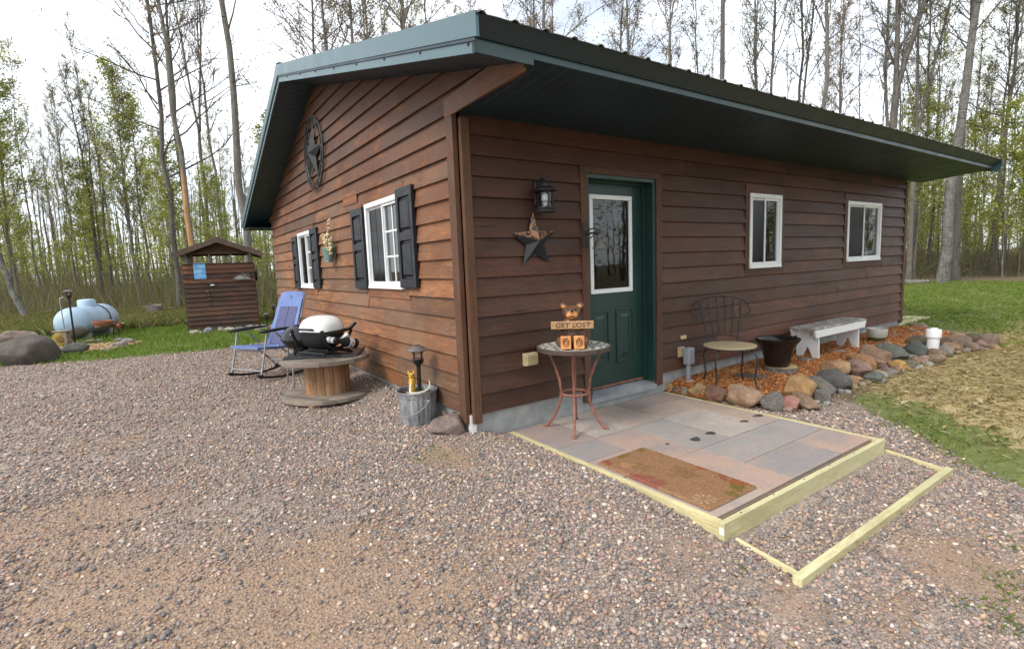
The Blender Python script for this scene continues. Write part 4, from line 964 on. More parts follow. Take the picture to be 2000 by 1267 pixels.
BZ = TZ + .002
bear = thing('carved_bear', 'carved wooden bear holding a GET LOST board on the bistro table', 'bear carving', (.80, -.40, BZ), R_(-41))
bear.location = (.79, -.41, BZ); bear.scale = (1.13, 1.13, 1.04)
def bwood(name, a, b, c):
    t = NT(name); v = t.tex((1, 1, .35)); n = t.noise(v, 45, 6, .7); c_ = t.ramp(n, [(.32, c), (.5, b), (.68, a)]); t.bump(n, .6, .006); return t.fin(c_, .45)
M['bear_dark'] = bwood('carved dark fur', (.26, .125, .05), (.115, .055, .026), (.035, .02, .012)); M['bear_light'] = bwood('carved pale wood', (.72, .36, .12), (.58, .25, .075), (.36, .13, .04))
bm_ = MB()
bm_.blob((0, .01, .10), (.095, .080, .115), 3, .05, 5, 1); bm_.blob((0, .005, .19), (.075, .065, .07), 3)
bm_.blob((0, -.005, .285), (.068, .062, .062), 3, .04, 4, 2)
for s_ in (-1, 1):
    bm_.blob((s_ * .062, .01, .338), (.030, .016, .030), 2); bm_.blob((s_ * .088, -.035, .175), (.030, .055, .030), 2, .05, 4, 3, RZ(-s_ * 20)); bm_.blob((s_ * .075, -.075, .185), (.026, .028, .026), 2)
    bm_.blob((s_ * .062, -.06, .055), (.058, .06, .056), 3, .08, 5, 5 + s_)
bo = bm_.build('body', M['bear_dark'], bear, local=True)
rm = bo.modifiers.new('r', 'REMESH'); rm.mode = 'VOXEL'; rm.voxel_size = .006; rm.use_smooth_shade = True
m_ = MB(); m_.blob((0, -.058, .270), (.044, .026, .036), 3, .06, 4, 1); m_.blob((0, -.058, .293), (.026, .030, .018), 2); m_.build('muzzle', M['bear_light'], bear, smooth=60, local=True)
m_ = MB(); m_.blob((0, -.085, .306), (.014, .010, .010), 2); m_.build('nose', M['black_metal'], bear, smooth=60, local=True)
m_ = MB(); m_.tube([(-.022, -.080, .252), (-.01, -.086, .264), (.01, -.086, .264), (.022, -.080, .252)], .0035, 6); m_.build('mouth', M['black_metal'], bear, local=True)
for s_ in (-1, 1):
    m_ = MB(); m_.blob((s_ * .028, -.062, .318), (.007, .005, .007), 1); m_.build('eye', M['black_metal'], bear, smooth=60, local=True)
    m_ = MB(); m_.blob((s_ * .062, -.0035, .336), (.014, .006, .014), 2); m_.build('inner_ear', M['bear_light'], bear, smooth=60, local=True)
    m_ = MB(); m_.box((s_ * .048, -.118, .058), (.078, .016, .108), RX(-6)); fp = m_.build('foot_pad', M['bear_light'], bear, bevel=.007, local=True)
    m_ = MB(); m_.tube([(s_ * .048 + .020 * math.cos(2 * math.pi * k / 18), -.1275 - .001, .060 + .034 * math.sin(2 * math.pi * k / 18)) for k in range(18)], .0035, 5, closed=True); m_.tube([(s_ * .048 + .009 * math.cos(2 * math.pi * k / 14), -.1275 - .001, .058 + .018 * math.sin(2 * math.pi * k / 14)) for k in range(14)], .0025, 5, closed=True); m_.build('pad_groove', bwood('burnt groove', (.2, .07, .02), (.14, .05, .02), (.07, .03, .01)), fp, local=True)
m_ = MB(); m_.box((0, -.108, .198), (.310, .020, .062), RY(0)); sg = m_.build('sign_board', bwood('sign wood', (.52, .32, .16), (.42, .24, .11), (.25, .13, .06)), bear, bevel=.004, local=True)
cu = bpy.data.curves.new('letters', 'FONT'); cu.body = 'GET LOST'; cu.size = .053; cu.extrude = .0015; cu.align_x = 'CENTER'; cu.space_character = 1.08; cu.offset = .0006; cu.shear = .08
tmp = bpy.data.objects.new('tmp_letters', cu); COL.objects.link(tmp); bpy.context.view_layer.update()
me = bpy.data.meshes.new_from_object(tmp.evaluated_get(bpy.context.evaluated_depsgraph_get())); bpy.data.objects.remove(tmp)
me.transform(Matrix.Translation((.004, -.1188, .180)) @ Matrix.Rotation(R_(90), 4, 'X')); me.materials.clear(); me.materials.append(plain('burnt lettering', (.085, .04, .018), .8))
lo = bpy.data.objects.new('lettering', me); COL.objects.link(lo); lo.parent = sg

# ------------------------------------------------------------------ grey rocking chair
rc = thing('rocking_chair', 'blue padded folding rocking chair with grey tube frame on the gravel', 'chair', (-.86, 3.98, g(-.86, 3.98) + .012), R_(-61))
for s_ in (-1, 1):
    x = s_ * .29
    m_ = MB(); m_.tube([(x, y, .018 + .30 * (y - .04) ** 2) for y in np.linspace(-.46, .50, 14)], .016, 8); m_.tube([(x, -.40, .055), (x, -.40, .105)], .022, 8); m_.tube([(x, .30, .045), (x, .30, .09)], .022, 8); m_.build('rocker', M['black_metal'], rc, smooth=50, local=True)
    m_ = MB(); m_.tube([(x, -.40, .09), (x, -.33, .36), (x, -.265, .63)], .0125, 8); m_.build('front_leg', M['grey_metal'], rc, smooth=50, local=True)
    m_ = MB(); m_.tube([(x, .30, .08), (x * .97, .12, .26), (x * .95, -.10, .44)], .0125, 8); m_.build('rear_leg', M['grey_metal'], rc, smooth=50, local=True)
    m_ = MB(); m_.tube([(x, -.13, .62), (x * .97, .06, .44)], .011, 8); m_.build('arm_brace', M['grey_metal'], rc, smooth=50, local=True)
    m_ = MB(); m_.tube([(x * 1.04, y, .645 + .012 * math.sin((y + .4) * 4)) for y in np.linspace(-.38, .20, 9)], [.020, .034, .038, .038, .038, .038, .036, .032, .022], 10, flat=.55); m_.build('armrest', M['black_metal'], rc, smooth=50, local=True)
for y, z in ((-.385, .145), (-.322, .395), (.20, .17)):
    m_ = MB(); m_.tube([(-.29, y, z), (.29, y, z)], .011, 8); m_.build('cross_bar', M['grey_metal'], rc, smooth=50, local=True)
m_ = MB(); m_.tube([(-.26, .20, .40), (-.25, .33, .75), (-.22, .47, 1.10)], .012, 8); m_.tube([(.26, .20, .40), (.25, .33, .75), (.22, .47, 1.10)], .012, 8); m_.build('back_frame', M['grey_metal'], rc, smooth=50, local=True)
def cloth(name, fn, nu, nv, th, mat):
    vs, fs = [], []
    for k in (0, 1):
        for i in range(nu + 1):
            for j in range(nv + 1): vs.append(fn(i / nu, j / nv, k * th))
    N = (nu + 1) * (nv + 1); q = lambda i, j, k: k * N + i * (nv + 1) + j
    for i in range(nu):
        for j in range(nv): fs += [(q(i, j, 0), q(i, j + 1, 0), q(i + 1, j + 1, 0), q(i + 1, j, 0)), (q(i, j, 1), q(i + 1, j, 1), q(i + 1, j + 1, 1), q(i, j + 1, 1))]
    for i in range(nu): fs += [(q(i, 0, 0), q(i + 1, 0, 0), q(i + 1, 0, 1), q(i, 0, 1)), (q(i, nv, 0), q(i, nv, 1), q(i + 1, nv, 1), q(i + 1, nv, 0))]
    for j in range(nv): fs += [(q(0, j, 0), q(0, j, 1), q(0, j + 1, 1), q(0, j + 1, 0)), (q(nu, j, 0), q(nu, j + 1, 0), q(nu, j + 1, 1), q(nu, j, 1))]
    m_ = MB(); m_.add(vs, fs); return m_.build(name, mat, rc, smooth=55, local=True)
M['lav'] = simple('lavender blue canvas', (.16, .225, .44), (.125, .18, .37), 5, .85, bump=.3, dist=.003); M['lav_dark'] = simple('violet grey canvas', (.10, .105, .20), (.08, .085, .16), 5, .85, bump=.3, dist=.003)
def backf(u, v, t):
    hw = lerp(.265, .225, v); y = lerp(.19, .49, v); z = lerp(.38, 1.13, v); wr = .008 * mnoise.noise((u * 3, v * 5, 1)); e = .016 * (1 - (2 * u - 1) ** 2) * math.sin(math.pi * v)
    z -= .03 * abs(2 * u - 1) ** 4 * (v > .9)
    return Vector(((2 * u - 1) * hw, y - .012 - t + e + wr, z))
cloth('back_pad', backf, 14, 22, .035, M['lav'])
def inset(u0, u1, v0, v1): return lambda u, v, t: backf(lerp(u0, u1, u), lerp(v0, v1, v), .037 + t) + Vector((0, .0, 0))
cloth('back_panel', inset(.14, .49, .30, .72), 6, 8, .006, M['lav_dark']); cloth('back_panel', inset(.51, .86, .30, .72), 6, 8, .006, M['lav_dark']); cloth('lumbar_panel', inset(.12, .88, .04, .26), 8, 5, .008, M['lav_dark'])
def seatf(u, v, t):
    y = lerp(.20, -.40, v); z = lerp(.375, .43, v ** 2) - .03 * (1 - (2 * u - 1) ** 2) * math.sin(math.pi * min(1, v * 1.1)) + .03 * math.sin(v * 3) * .5
    return Vector(((2 * u - 1) * .265, y, z + t + .006 * mnoise.noise((u * 4, v * 4, 5))))
cloth('seat_pad', seatf, 12, 14, .03, M['lav'])
m_ = MB()
mk = lambda u, v: backf(u, v, .0375)
for a, b, c, d in (((.47, .895), (.53, .905), (.515, .915), (.485, .92)), ((.46, .875), (.56, .875), (.56, .88), (.46, .88)), ((.49, .885), (.50, .885), (.505, .93), (.495, .93))):
    m_.add([mk(*a), mk(*b), mk(*c), mk(*d)], [(0, 1, 2, 3)])
m_.build('printed_mark', M['black_metal'], rc, local=True)

# ------------------------------------------------------------------ cable spool table, grills
SX, SY = -.60, 2.15; sz = .475
sp = thing('cable_spool', 'wooden cable spool used as a table, standing on the gravel by the gable wall', 'spool table', (SX, SY, 0))
def flange(z0, r, seed, rot):
    m_ = MB(); n = 9; r_ = random.Random(seed); w_ = 2 * r / n
    for k in range(n):
        a, b = -r + k * w_ + .002, -r + (k + 1) * w_ - .002; pts = []
        ca, sa = math.cos(rot), math.sin(rot); m = 6
        for i in range(m + 1): u = lerp(a, b, i / m); pts.append((u, math.sqrt(max(0, r * r - u * u))))
        for i in range(m, -1, -1): u = lerp(a, b, i / m); pts.append((u, -math.sqrt(max(0, r * r - u * u))))
        dz = r_.uniform(-.002, .002); P = [(SX + u * ca - v * sa, SY + u * sa + v * ca) for u, v in pts]; q = r_.uniform(.75, 1.2)
        N = len(P); vs = [(x, y, z0 + dz) for x, y in P] + [(x, y, z0 + .042 + dz) for x, y in P]
        m_.add(vs, [tuple(range(N))[::-1], tuple(range(N, 2 * N))] + [(i, (i + 1) % N, N + (i + 1) % N, N + i) for i in range(N)], (q, q, q))
    return m_
flange(sz - .042, .47, 1, .5).build('top_flange', M['grey_wood'], sp, bevel=.003); flange(.035, .485, 2, .5).build('bottom_flange', M['grey_wood'], sp, bevel=.003)
m_ = MB(); n = 16
for k in range(n):
    a0, a1 = 2 * math.pi * k / n + .012, 2 * math.pi * (k + 1) / n - .012; q = rnd.uniform(.75, 1.15); vs = []
    for z in (.078, sz - .043):
        for r, a in ((.235, a0), (.24, (a0 + a1) / 2), (.235, a1), (.19, a1), (.19, a0)): vs.append((SX + r * math.cos(a), SY + r * math.sin(a), z))
    m_.add(vs, [(4, 3, 2, 1, 0), (5, 6, 7, 8, 9)] + [(i, (i + 1) % 5, 5 + (i + 1) % 5, 5 + i) for i in range(5)], (q, q * .98, q * .95))
m_.build('drum', M['spool_stave'], sp)
m_ = MB(); m_.box((SX - .22, SY - .36, .012), (.16, .07, .045), RZ(20)); m_.build('levelling_block', M['spool_stave'], sp, bevel=.003)
bd = MB(); cB = Vector((SX + .03, SY + .10, sz + .014)); bd.box(cB, (.78, .52, .024), RZ(-28))
tag(bd.build('table_board', simple('worn black board', (.075, .075, .08), (.02, .02, .022), 7, .35, bump=.3, lo=.42, hi=.7), bevel=.004), 'worn black laminate board lying on the cable spool under the grills', 'board')
# white lidded gas grill, local: front -Y, right side +X
gz = sz + .027
GR = thing('gas_grill', 'portable gas grill with white lid and black base on the spool', 'grill', (-.615, 2.165, gz), R_(-62))
def sell(m, a, b, z0, h, up=True, n=32, k=8, pw=.75, flare=0):
    prof = []
    for i in range(k + 1):
        t = (math.pi / 2) * i / k; prof.append((math.cos(t) ** pw, math.sin(t) ** .9 * h))
    vs, fs = [], []
    for r, z in prof:
        for j in range(n):
            q = 2 * math.pi * j / n; cx, sx_ = math.cos(q), math.sin(q); e = .72
            vs.append((a * r * math.copysign(abs(cx) ** e, cx), b * r * math.copysign(abs(sx_) ** e, sx_), z0 + (z if up else -z)))
    for i in range(k):
        for j in range(n): fs.append((i * n + j, i * n + (j + 1) % n, (i + 1) * n + (j + 1) % n, (i + 1) * n + j))
    fs.append(tuple(range(n))); return m.add(vs, fs)
m_ = MB(); sell(m_, .225, .205, .262, .165); sell(m_, .228, .208, .259, .003, False, k=1); m_.build('lid', simple('white enamel', (.78, .79, .76), (.70, .71, .68), 3, .22, bump=0), GR, smooth=50, local=True)
m_ = MB(); sell(m_, .22, .20, .25, .19, False, pw=.6); m_.build('fire_bowl', M['black_metal'], GR, smooth=50, local=True)
m_ = MB(); m_.tube([(-.09, -.205, .29), (-.085, -.245, .297), (.085, -.245, .297), (.09, -.205, .29)], .012, 8); m_.build('lid_handle', M['black_metal'], GR, smooth=50, local=True)
m_ = MB()
for s_ in (-1, 1):
    x = s_ * .225; m_.tube([(x, -.21, .285), (x * 1.05, -.20, .23), (x * 1.0, -.15, .12), (x * .98, -.05, .065), (x, .05, .07), (x, .12, .12), (x * 1.05, .19, .23), (x, .21, .28)], .018, 8); m_.tube([(x, -.20, .035), (x, .0, .058)], .014, 8); m_.tube([(x, .20, .005), (x, .0, .058)], .014, 8); m_.tube([(x, -.20, .005), (x, -.20, .035)], .014, 8)
for y in (-.17, .17): m_.tube([(-.225, y, .03), (.225, y, .03)], .012, 8)
m_.tube([(.24, -.21, .25), (.25, .0, .252), (.25, .17, .262), (.26, .25, .32)], .018, 8); m_.build('cradle', M['black_metal'], GR, smooth=50, local=True)
m_ = MB(); m_.box((0, .03, .045), (.30, .22, .04)); m_.build('drip_tray', M['black_metal'], GR, bevel=.01, local=True)
m_ = MB(); m_.tube([(.20, -.10, .175), (.31, -.11, .17)], .034, 14); m_.tube([(.24, .0, .15), (.33, .06, .215)], [.016, .03], 4); gv = m_.build('gas_valve', simple('pale grey metal', (.62, .63, .63), (.5, .5, .5), 9, .4, bump=0), GR, smooth=40, local=True)
m_ = MB(); m_.tube([(.31, -.11, .17), (.345, -.113, .168)], .036, 16); m_.build('knob', M['black_metal'], GR, smooth=40, local=True)
m_ = MB(); m_.tube([(.29, -.06, .16), (.30, .00, .145), (.30, .04, .134)], [.02, .035, .056], 16); m_.tube([(.30, .04, .134), (.30, .18, .096)], .058, 20); m_.tube([(.30, .18, .096), (.30, .198, .091)], [.058, .035], 20); cn = m_.build('gas_canister', M['black_metal'], GR, smooth=40, local=True)
m_ = MB(); m_.tube([(.30, .055, .130), (.30, .12, .112)], .0595, 20); m_.build('canister_label', simple('white label', (.7, .7, .7), (.62, .62, .62), 5, .5, bump=0), cn, smooth=40, local=True)
m_ = MB(); ax = (Vector((.30, .12, .112)) - Vector((.30, .055, .130))).normalized(); c0 = Vector((.30, .0875, .121)); e1 = Vector((1, 0, 0)); e2 = ax.cross(e1)
for k, (a0, a1, h0, h1) in enumerate(((-.5, .5, -.014, -.008), (-.5, .4, .010, .016), (.2, .5, -.008, .010), (-.1, .2, -.002, .004), (-.6, -.42, -.010, .012))):
    P = []
    for i in range(7):
        a = lerp(a0, a1, i / 6) + .5
        for h in (h0, h1): P.append(c0 + ax * h + (e1 * math.cos(a) + e2 * math.sin(a)) * .0602)
    m_.add(P, [(2 * i, 2 * i + 2, 2 * i + 3, 2 * i + 1) for i in range(6)])
m_.build('label_print', M['black_metal'], cn, local=True)
# black kettle grill on a light folding stand behind the spool
KX, KY = -.66, 3.0
KG = thing('kettle_grill', 'black kettle grill on a light grey folding stand behind the white lidded grill', 'grill', (KX, KY, 0))
kz = .60
m_ = MB(); m_.lathe([(.228, kz), (.222, kz + .05), (.195, kz + .10), (.14, kz + .145), (.07, kz + .168), (0, kz + .175)], 32, (KX, KY, 0)); m_.build('lid', simple('black enamel', (.014, .016, .02), (.01, .011, .014), 5, .12, bump=0), KG, smooth=50)
m_ = MB(); m_.lathe([(0, kz - .16), (.09, kz - .15), (.17, kz - .10), (.215, kz - .04), (.224, kz - .008), (.24, kz - .006), (.24, kz - .001), (0, kz - .001)], 32, (KX, KY, 0)); m_.build('kettle_bowl', M['black_metal'], KG, smooth=50)
m_ = MB(); hx, hy = KX + .06, KY; m_.tube([(hx - .05, hy + .05, kz + .165), (hx - .05, hy + .05, kz + .22), (hx - .03, hy + .03, kz + .245), (hx + .03, hy - .03, kz + .245), (hx + .05, hy - .05, kz + .22), (hx + .05, hy - .05, kz + .155)], .011, 8, flat=1.6); m_.build('lid_handle', simple('bare steel and wood', (.42, .30, .24), (.16, .10, .08), 9, .3, metal=.5, bump=0), KG, smooth=50)
for fx, fy in ((-.823, 2.879), (-.42, 2.88), (-.80, 3.34), (-.42, 3.30)):
    m_ = MB(); tx, ty = KX + (fx - KX) * .75, KY + (fy - KY) * .75; m_.tube([(tx, ty, kz - .09), (fx, fy, .006)], .0105, 8); m_.build('leg', M['grey_metal'], KG, smooth=50)
m_ = MB(); m_.tube([(KX - .14, KY - .10, kz - .095), (KX + .18, KY - .10, kz - .095)], .010, 8); m_.tube([(KX - .14, KY + .22, kz - .095), (KX + .18, KY + .22, kz - .095)], .010, 8); m_.build('stand_rail', M['grey_metal'], KG, smooth=50)

# ------------------------------------------------------------------ galvanized bucket, solar lamp, antler, figurine
KBX, KBY = -.215, .60
def galv():
    t = NT('galvanized steel'); v = t.tex((1, 1, .35)); vo = t.voro(t.tex((1, 1, 1)), 30, 'Color'); n = t.noise(v, 14, 6, .7)
    c = t.ramp(n, [(.32, (.12, .125, .135)), (.5, (.27, .275, .285)), (.7, (.46, .47, .48))]); return t.fin(c, t.ramp(n, [(.3, .4), (.7, .65)]), .45)
bk = thing('galvanized_bucket', 'ribbed galvanized bucket planter by the corner of the cabin', 'bucket', (KBX, KBY, 0))
vs, fs = [], []; n = 120; hb = .305; lv = [(.0, .150), (.012, .153), (.03, .155), (.235, .172), (.262, .172), (.275, .176), (.292, .180), (hb, .186), (hb + .004, .184), (hb, .176), (.265, .170)]
for z, r in lv:
    rib = .0035 if .02 < z < .25 else 0
    for k in range(n):
        a = 2 * math.pi * k / n; rr = r + rib * (1 if math.sin(a * 24) > 0 else -1); vs.append((KBX + rr * math.cos(a), KBY + rr * math.sin(a), z + .0))
for i in range(len(lv) - 1):
    for k in range(n): fs.append((i * n + k, i * n + (k + 1) % n, (i + 1) * n + (k + 1) % n, (i + 1) * n + k))
fs.append(tuple(range(n))[::-1]); m_ = MB(); m_.add(vs, fs); m_.build('bucket_body', galv(), bk, smooth=35)
m_ = MB(); vd = math.atan2(CAM[1] - KBY, CAM[0] - KBX)
pts = []
for k in range(17):
    t_ = k / 16; a = vd - .85 + 1.5 * (1 - t_) ; z = .235 - (.155) * math.sin(t_ * math.pi * .62); pts.append((KBX + .190 * math.cos(a + .25), KBY + .190 * math.sin(a + .25), z))
pts = [(KBX + .187 * math.cos(vd + lerp(.55, -.75, t_)), KBY + .187 * math.sin(vd + lerp(.55, -.75, t_)), lerp(.225, .085, t_ ** .8) - .012 * math.sin(t_ * 3.1)) for t_ in np.linspace(0, 1, 14)]
m_.tube(pts, .0045, 6); m_.blob(pts[0], (.016, .016, .016), 1); m_.build('bail_handle', M['grey_metal'], bk, smooth=50)
m_ = MB(); m_.lathe([(0, .262), (.171, .262), (.172, .25)], 32, (KBX, KBY, 0), caps=False); m_.build('soil', simple('dark soil', (.09, .06, .04), (.04, .028, .02), 40, .95, bump=.8), bk)
def solar_lamp(name, x, y, z0, zt, label, r=.075, group=None):
    o = thing(name, label, 'solar lamp', (x, y, z0)); c = (x, y, 0)
    m_ = MB(); m_.tube([(x, y, z0), (x, y, zt - .18)], .0185, 10); m_.build('stake', M['black_metal'], o, smooth=50)
    m_ = MB(); m_.lathe([(.020, zt - .20), (.024, zt - .18), (.046, zt - .162), (.052, zt - .144), (.046, zt - .138), (0, zt - .136)], 20, c)
    for k in range(4):
        a = k * math.pi / 2 + .4; m_.tube([(x + .048 * math.cos(a), y + .048 * math.sin(a), zt - .142), (x + .053 * math.cos(a), y + .053 * math.sin(a), zt - .09), (x + .051 * math.cos(a), y + .051 * math.sin(a), zt - .055)], .0045, 6)
    for z in (zt - .128, zt - .068): m_.tube([(x + .053 * math.cos(2 * math.pi * k / 20), y + .053 * math.sin(2 * math.pi * k / 20), z) for k in range(20)], .0035, 5, closed=True)
    m_.build('cage', M['black_metal'], o, smooth=50)
    m_ = MB(); m_.lathe([(.040, zt - .138), (.042, zt - .06)], 20, c, caps=False); m_.build('glass', M['lamp_glass'], o, smooth=60)
    m_ = MB(); m_.lathe([(.040, zt - .06), (r, zt - .052), (r + .003, zt - .046), (r * .8, zt - .026), (r * .62, zt - .022), (r * .6, zt - .012), (r * .36, zt - .006), (0, zt - .004)], 28, c); m_.build('cap', simple('bronze cap', (.155, .13, .12), (.09, .075, .07), 14, .4, bump=.05), o, smooth=40)
    m_ = MB(); m_.box((x, y, zt - .003), (r * .5, r * .5, .003), RZ(30)); m_.build('solar_cell', plain('solar cell', (.02, .02, .035), .2), o)
    return o
solar_lamp('solar_lamp', KBX + .02, KBY - .02, .262, .715, 'bronze capped solar lamp stuck in the galvanized bucket', .092)
# antler lying on the soil
m_ = MB(); ax = KBX - .02; zz = .305
m_.tube([(ax - .09, KBY - .10, zz), (ax - .04, KBY - .135, zz - .003), (ax + .03, KBY - .13, zz + .0), (ax + .09, KBY - .10, zz + .01), (ax + .125, KBY - .06, zz + .03), (ax + .125, KBY - .045, zz + .08)], [.013, .013, .012, .011, .008, .003], 8)
m_.tube([(ax - .085, KBY - .10, zz), (ax - .072, KBY - .07, zz + .04), (ax - .04, KBY - .03, zz + .09)], [.014, .011, .005], 8); m_.tube([(ax - .09, KBY - .10, zz), (ax - .125, KBY - .105, zz + .02)], [.012, .004], 8)
tag(m_.build('antler', simple('bleached antler', (.66, .61, .52), (.5, .45, .36), 14, .6), smooth=50), 'pale forked antler lying on the rim of the bucket', 'antler')
fg = thing('yellow_figurine', 'small yellow animal figurine beside the solar lamp in the bucket', 'figurine', (KBX - .045, KBY + .02, .262))
fx, fy = KBX - .045, KBY - .0; yl = simple('yellow glaze', (.72, .42, .03), (.55, .26, .02), 30, .4, bump=.1)
m_ = MB(); m_.lathe([(0, .262), (.022, .265), (.027, .33), (.028, .385), (.020, .42), (0, .425)], 14, (fx, fy, 0)); m_.blob((fx, fy, .440), (.025, .024, .026), 2)
for s_ in (-1, 1): m_.tube([(fx + s_ * .018, fy - s_ * .012, .46), (fx + s_ * .024, fy - s_ * .016, .49)], [.012, .002], 6)
m_.build('figure_body', yl, fg, smooth=50)
m_ = MB(); vdx, vdy = math.cos(vd), math.sin(vd)
for s_ in (-1, 1): m_.blob((fx + vdx * .026 - s_ * vdy * .011, fy + vdy * .026 + s_ * vdx * .011, .452), (.005, .005, .005), 1)
m_.blob((fx + vdx * .028, fy + vdy * .028, .437), (.006, .006, .004), 1); m_.build('face', M['black_metal'], fg)
lv_ = MB()
for k in range(26):
    a = rnd.uniform(0, 6.28); r = rnd.uniform(.01, .06); x, y = fx + .04 + r * math.cos(a), fy - .04 + r * math.sin(a); z = .265 + rnd.uniform(0, .05); q = rnd.uniform(0, 6.28)
    lv_.add([(x, y, z), (x + .02 * math.cos(q), y + .02 * math.sin(q), z + .012), (x + .034 * math.cos(q + .3), y + .034 * math.sin(q + .3), z + .004), (x + .02 * math.cos(q + .6), y + .02 * math.sin(q + .6), z)], [(0, 1, 2, 3)])
tag(lv_.build('potted_sprout', leaf_mat('green sprout', False, (.08, .16, .03))), 'small green sprout growing in the bucket soil', 'plant')

# ------------------------------------------------------------------ bistro chair, bench, pots
cz = g(2.97, -.48) + .03
BC = thing('bistro_chair', 'wrought iron bistro chair with round mosaic seat on the bark mulch', 'chair', (2.97, -.48, cz), R_(-39))
sh = .455
m_ = MB(); m_.lathe([(0, sh - .02), (.262, sh - .02), (.270, sh - .012), (.268, sh), (0, sh + .004)], 40); m_.build('seat', simple('cream mosaic seat', (.50, .41, .25), (.36, .28, .16), 60, .6, bump=.5), BC, smooth=30, local=True)
m_ = MB(); m_.lathe([(.245, sh - .03), (.268, sh - .03), (.268, sh - .021), (.245, sh - .021)], 40, caps=False); m_.build('seat_ring', M['black_iron'], BC, smooth=30, local=True)
for sx_, sy_ in ((-1, -1), (1, -1), (-1, 1), (1, 1)):
    a = (.7, .7); d_ = lambda r, z: (sx_ * r * .71, sy_ * r * .71, z)
    m_ = MB(); m_.tube([d_(.20, sh - .028), d_(.27, sh - .06), d_(.305, sh - .14), d_(.29, sh - .24), d_(.275, .12), d_(.30, .03), d_(.325, .008)], [.011] * 7, 8, flat=.8); m_.build('leg', M['black_iron'], BC, smooth=50, local=True)
m_ = MB(); by, zb0, zt0 = .24, sh + .05, sh + .50
def bp(x, z): return (x, by + .10 * (z - zb0) / .45 - .06 * (1 - (x / .33) ** 2) * 0, z)
hw0, hw1 = .165, .235
for s_ in (-1, 1): m_.tube([(s_ * hw0, .20, sh - .02), bp(s_ * hw0, zb0), bp(s_ * hw1, zt0 - .045)], .009, 8)
m_.build('back_post', M['black_iron'], BC, smooth=50, local=True)
m_ = MB(); top = [bp(.31 * math.sin(t_), zt0 - .115 + .115 * math.cos(t_)) for t_ in np.linspace(-1.45, 1.45, 25)]
for s_ in (-1, 1):
    sc_ = [bp(s_ * (.258 + .058 * math.cos(q)), zt0 - .150 + .062 * math.sin(q)) for q in np.linspace(.9, -4.2, 18)]; m_.tube(sc_, .0075, 6)
m_.tube(top, .0085, 8); m_.build('back_scroll', M['black_iron'], BC, smooth=50, local=True)
m_ = MB(); m_.tube([bp(x, zb0 + .02 * (1 - (x / hw0) ** 2)) for x in np.linspace(-hw0, hw0, 9)], .009, 8)
for q in (-.6, -.2, .2, .6): m_.tube([bp(q * hw0, zb0 + .015), bp(q * hw1 * 1.0, zt0 - .012 - .05 * q * q)], .008, 6)
m_.build('back_bars', M['black_iron'], BC, smooth=50, local=True)
# bench
def peel():
    t = NT('peeling white paint'); v = t.tex((.6, 2.2, 2.2)); n = t.noise(v, 4.5, 8, .7, .5); c = t.ramp(n, [(.62, (.80, .80, .78)), (.65, (.34, .31, .28)), (.78, (.22, .19, .17))]); t.bump(n, .3, .004); return t.fin(c, .6)
def peel2():
    t = NT('worn top boards'); v = t.tex((.8, 2.2, 2.2)); n = t.noise(v, 7, 8, .7, .4); c = t.ramp(n, [(.36, (.74, .74, .72)), (.42, (.46, .44, .41)), (.5, (.28, .25, .22)), (.60, (.22, .19, .17)), (.64, (.72, .72, .70))]); t.bump(n, .3, .004); return t.fin(c, .7)
wp_ = peel(); bx0, bx1, byc, bzt = 4.80, 6.32, -.335, .435; bz0 = g(5.6, -.33) + .02
bn = thing('white_bench', 'peeling white painted wooden bench against the front wall', 'bench', (5.55, byc, bz0))
m_ = MB(); m_.bb(bx0, bx1, byc - .16, byc + .16, bzt - .028, bzt); m_.build('bench_top', peel2(), bn, bevel=.004)
for s_ in (-1, 1):
    m_ = MB(); y0 = byc + s_ * .15; P = [(bx0 + .06, bzt - .029), (bx1 - .06, bzt - .029), (bx1 - .02, bzt - .029), (bx1 - .04, bzt - .125), (bx0 + .04, bzt - .125), (bx0 + .02, bzt - .029)]
    W_ = lambda u, d, z: Vector((u, d, z)); m_.prism([(bx0 + .01, bzt - .029), (bx0 + .05, bzt - .125), (bx1 - .05, bzt - .125), (bx1 - .01, bzt - .029)], W_, y0 - .012, y0 + .012); m_.build('apron', wp_, bn, bevel=.003)
for x in (bx0 + .17, bx1 - .19):
    m_ = MB(); W_ = lambda u, d, z: Vector((d, u, z)); yb = byc
    m_.prism([(yb - .135, bzt - .03), (yb - .148, bz0), (yb - .075, bz0), (yb, bz0 + .17), (yb + .075, bz0), (yb + .148, bz0), (yb + .135, bzt - .03)], W_, x - .014, x + .014); m_.build('leg', wp_, bn, bevel=.003)
# black pot on a log slice
px0, py0 = 3.98, -.46; pz = g(px0, py0) + .03
ls = thing('log_slice', 'sawn log slice with bark under the large black pot', 'log slice', (px0, py0, pz))
m_ = MB(); n = 28; R = [.185 * (1 + .06 * math.sin(3 * k * 6.28 / n + 1) + .03 * math.sin(7 * k * 6.28 / n)) for k in range(n)]
vs = [(px0 + .02 + R[k] * math.cos(6.283 * k / n), py0 - .04 + R[k] * math.sin(6.283 * k / n), z) for z in (pz - .02, pz + .06) for k in range(n)]
m_.add(vs, [tuple(range(n))[::-1]] + [(k, (k + 1) % n, n + (k + 1) % n, n + k) for k in range(n)]); m_.build('bark', M['bark'], ls, smooth=50)
m_ = MB(); m_.add([(px0 + .02 + R[k] * .985 * math.cos(6.283 * k / n), py0 - .04 + R[k] * .985 * math.sin(6.283 * k / n), pz + .061) for k in range(n)], [tuple(range(n))]); m_.build('cut_face', simple('cut wood', (.50, .38, .19), (.40, .28, .13), 9, .8), ls)
bzz = pz + .062
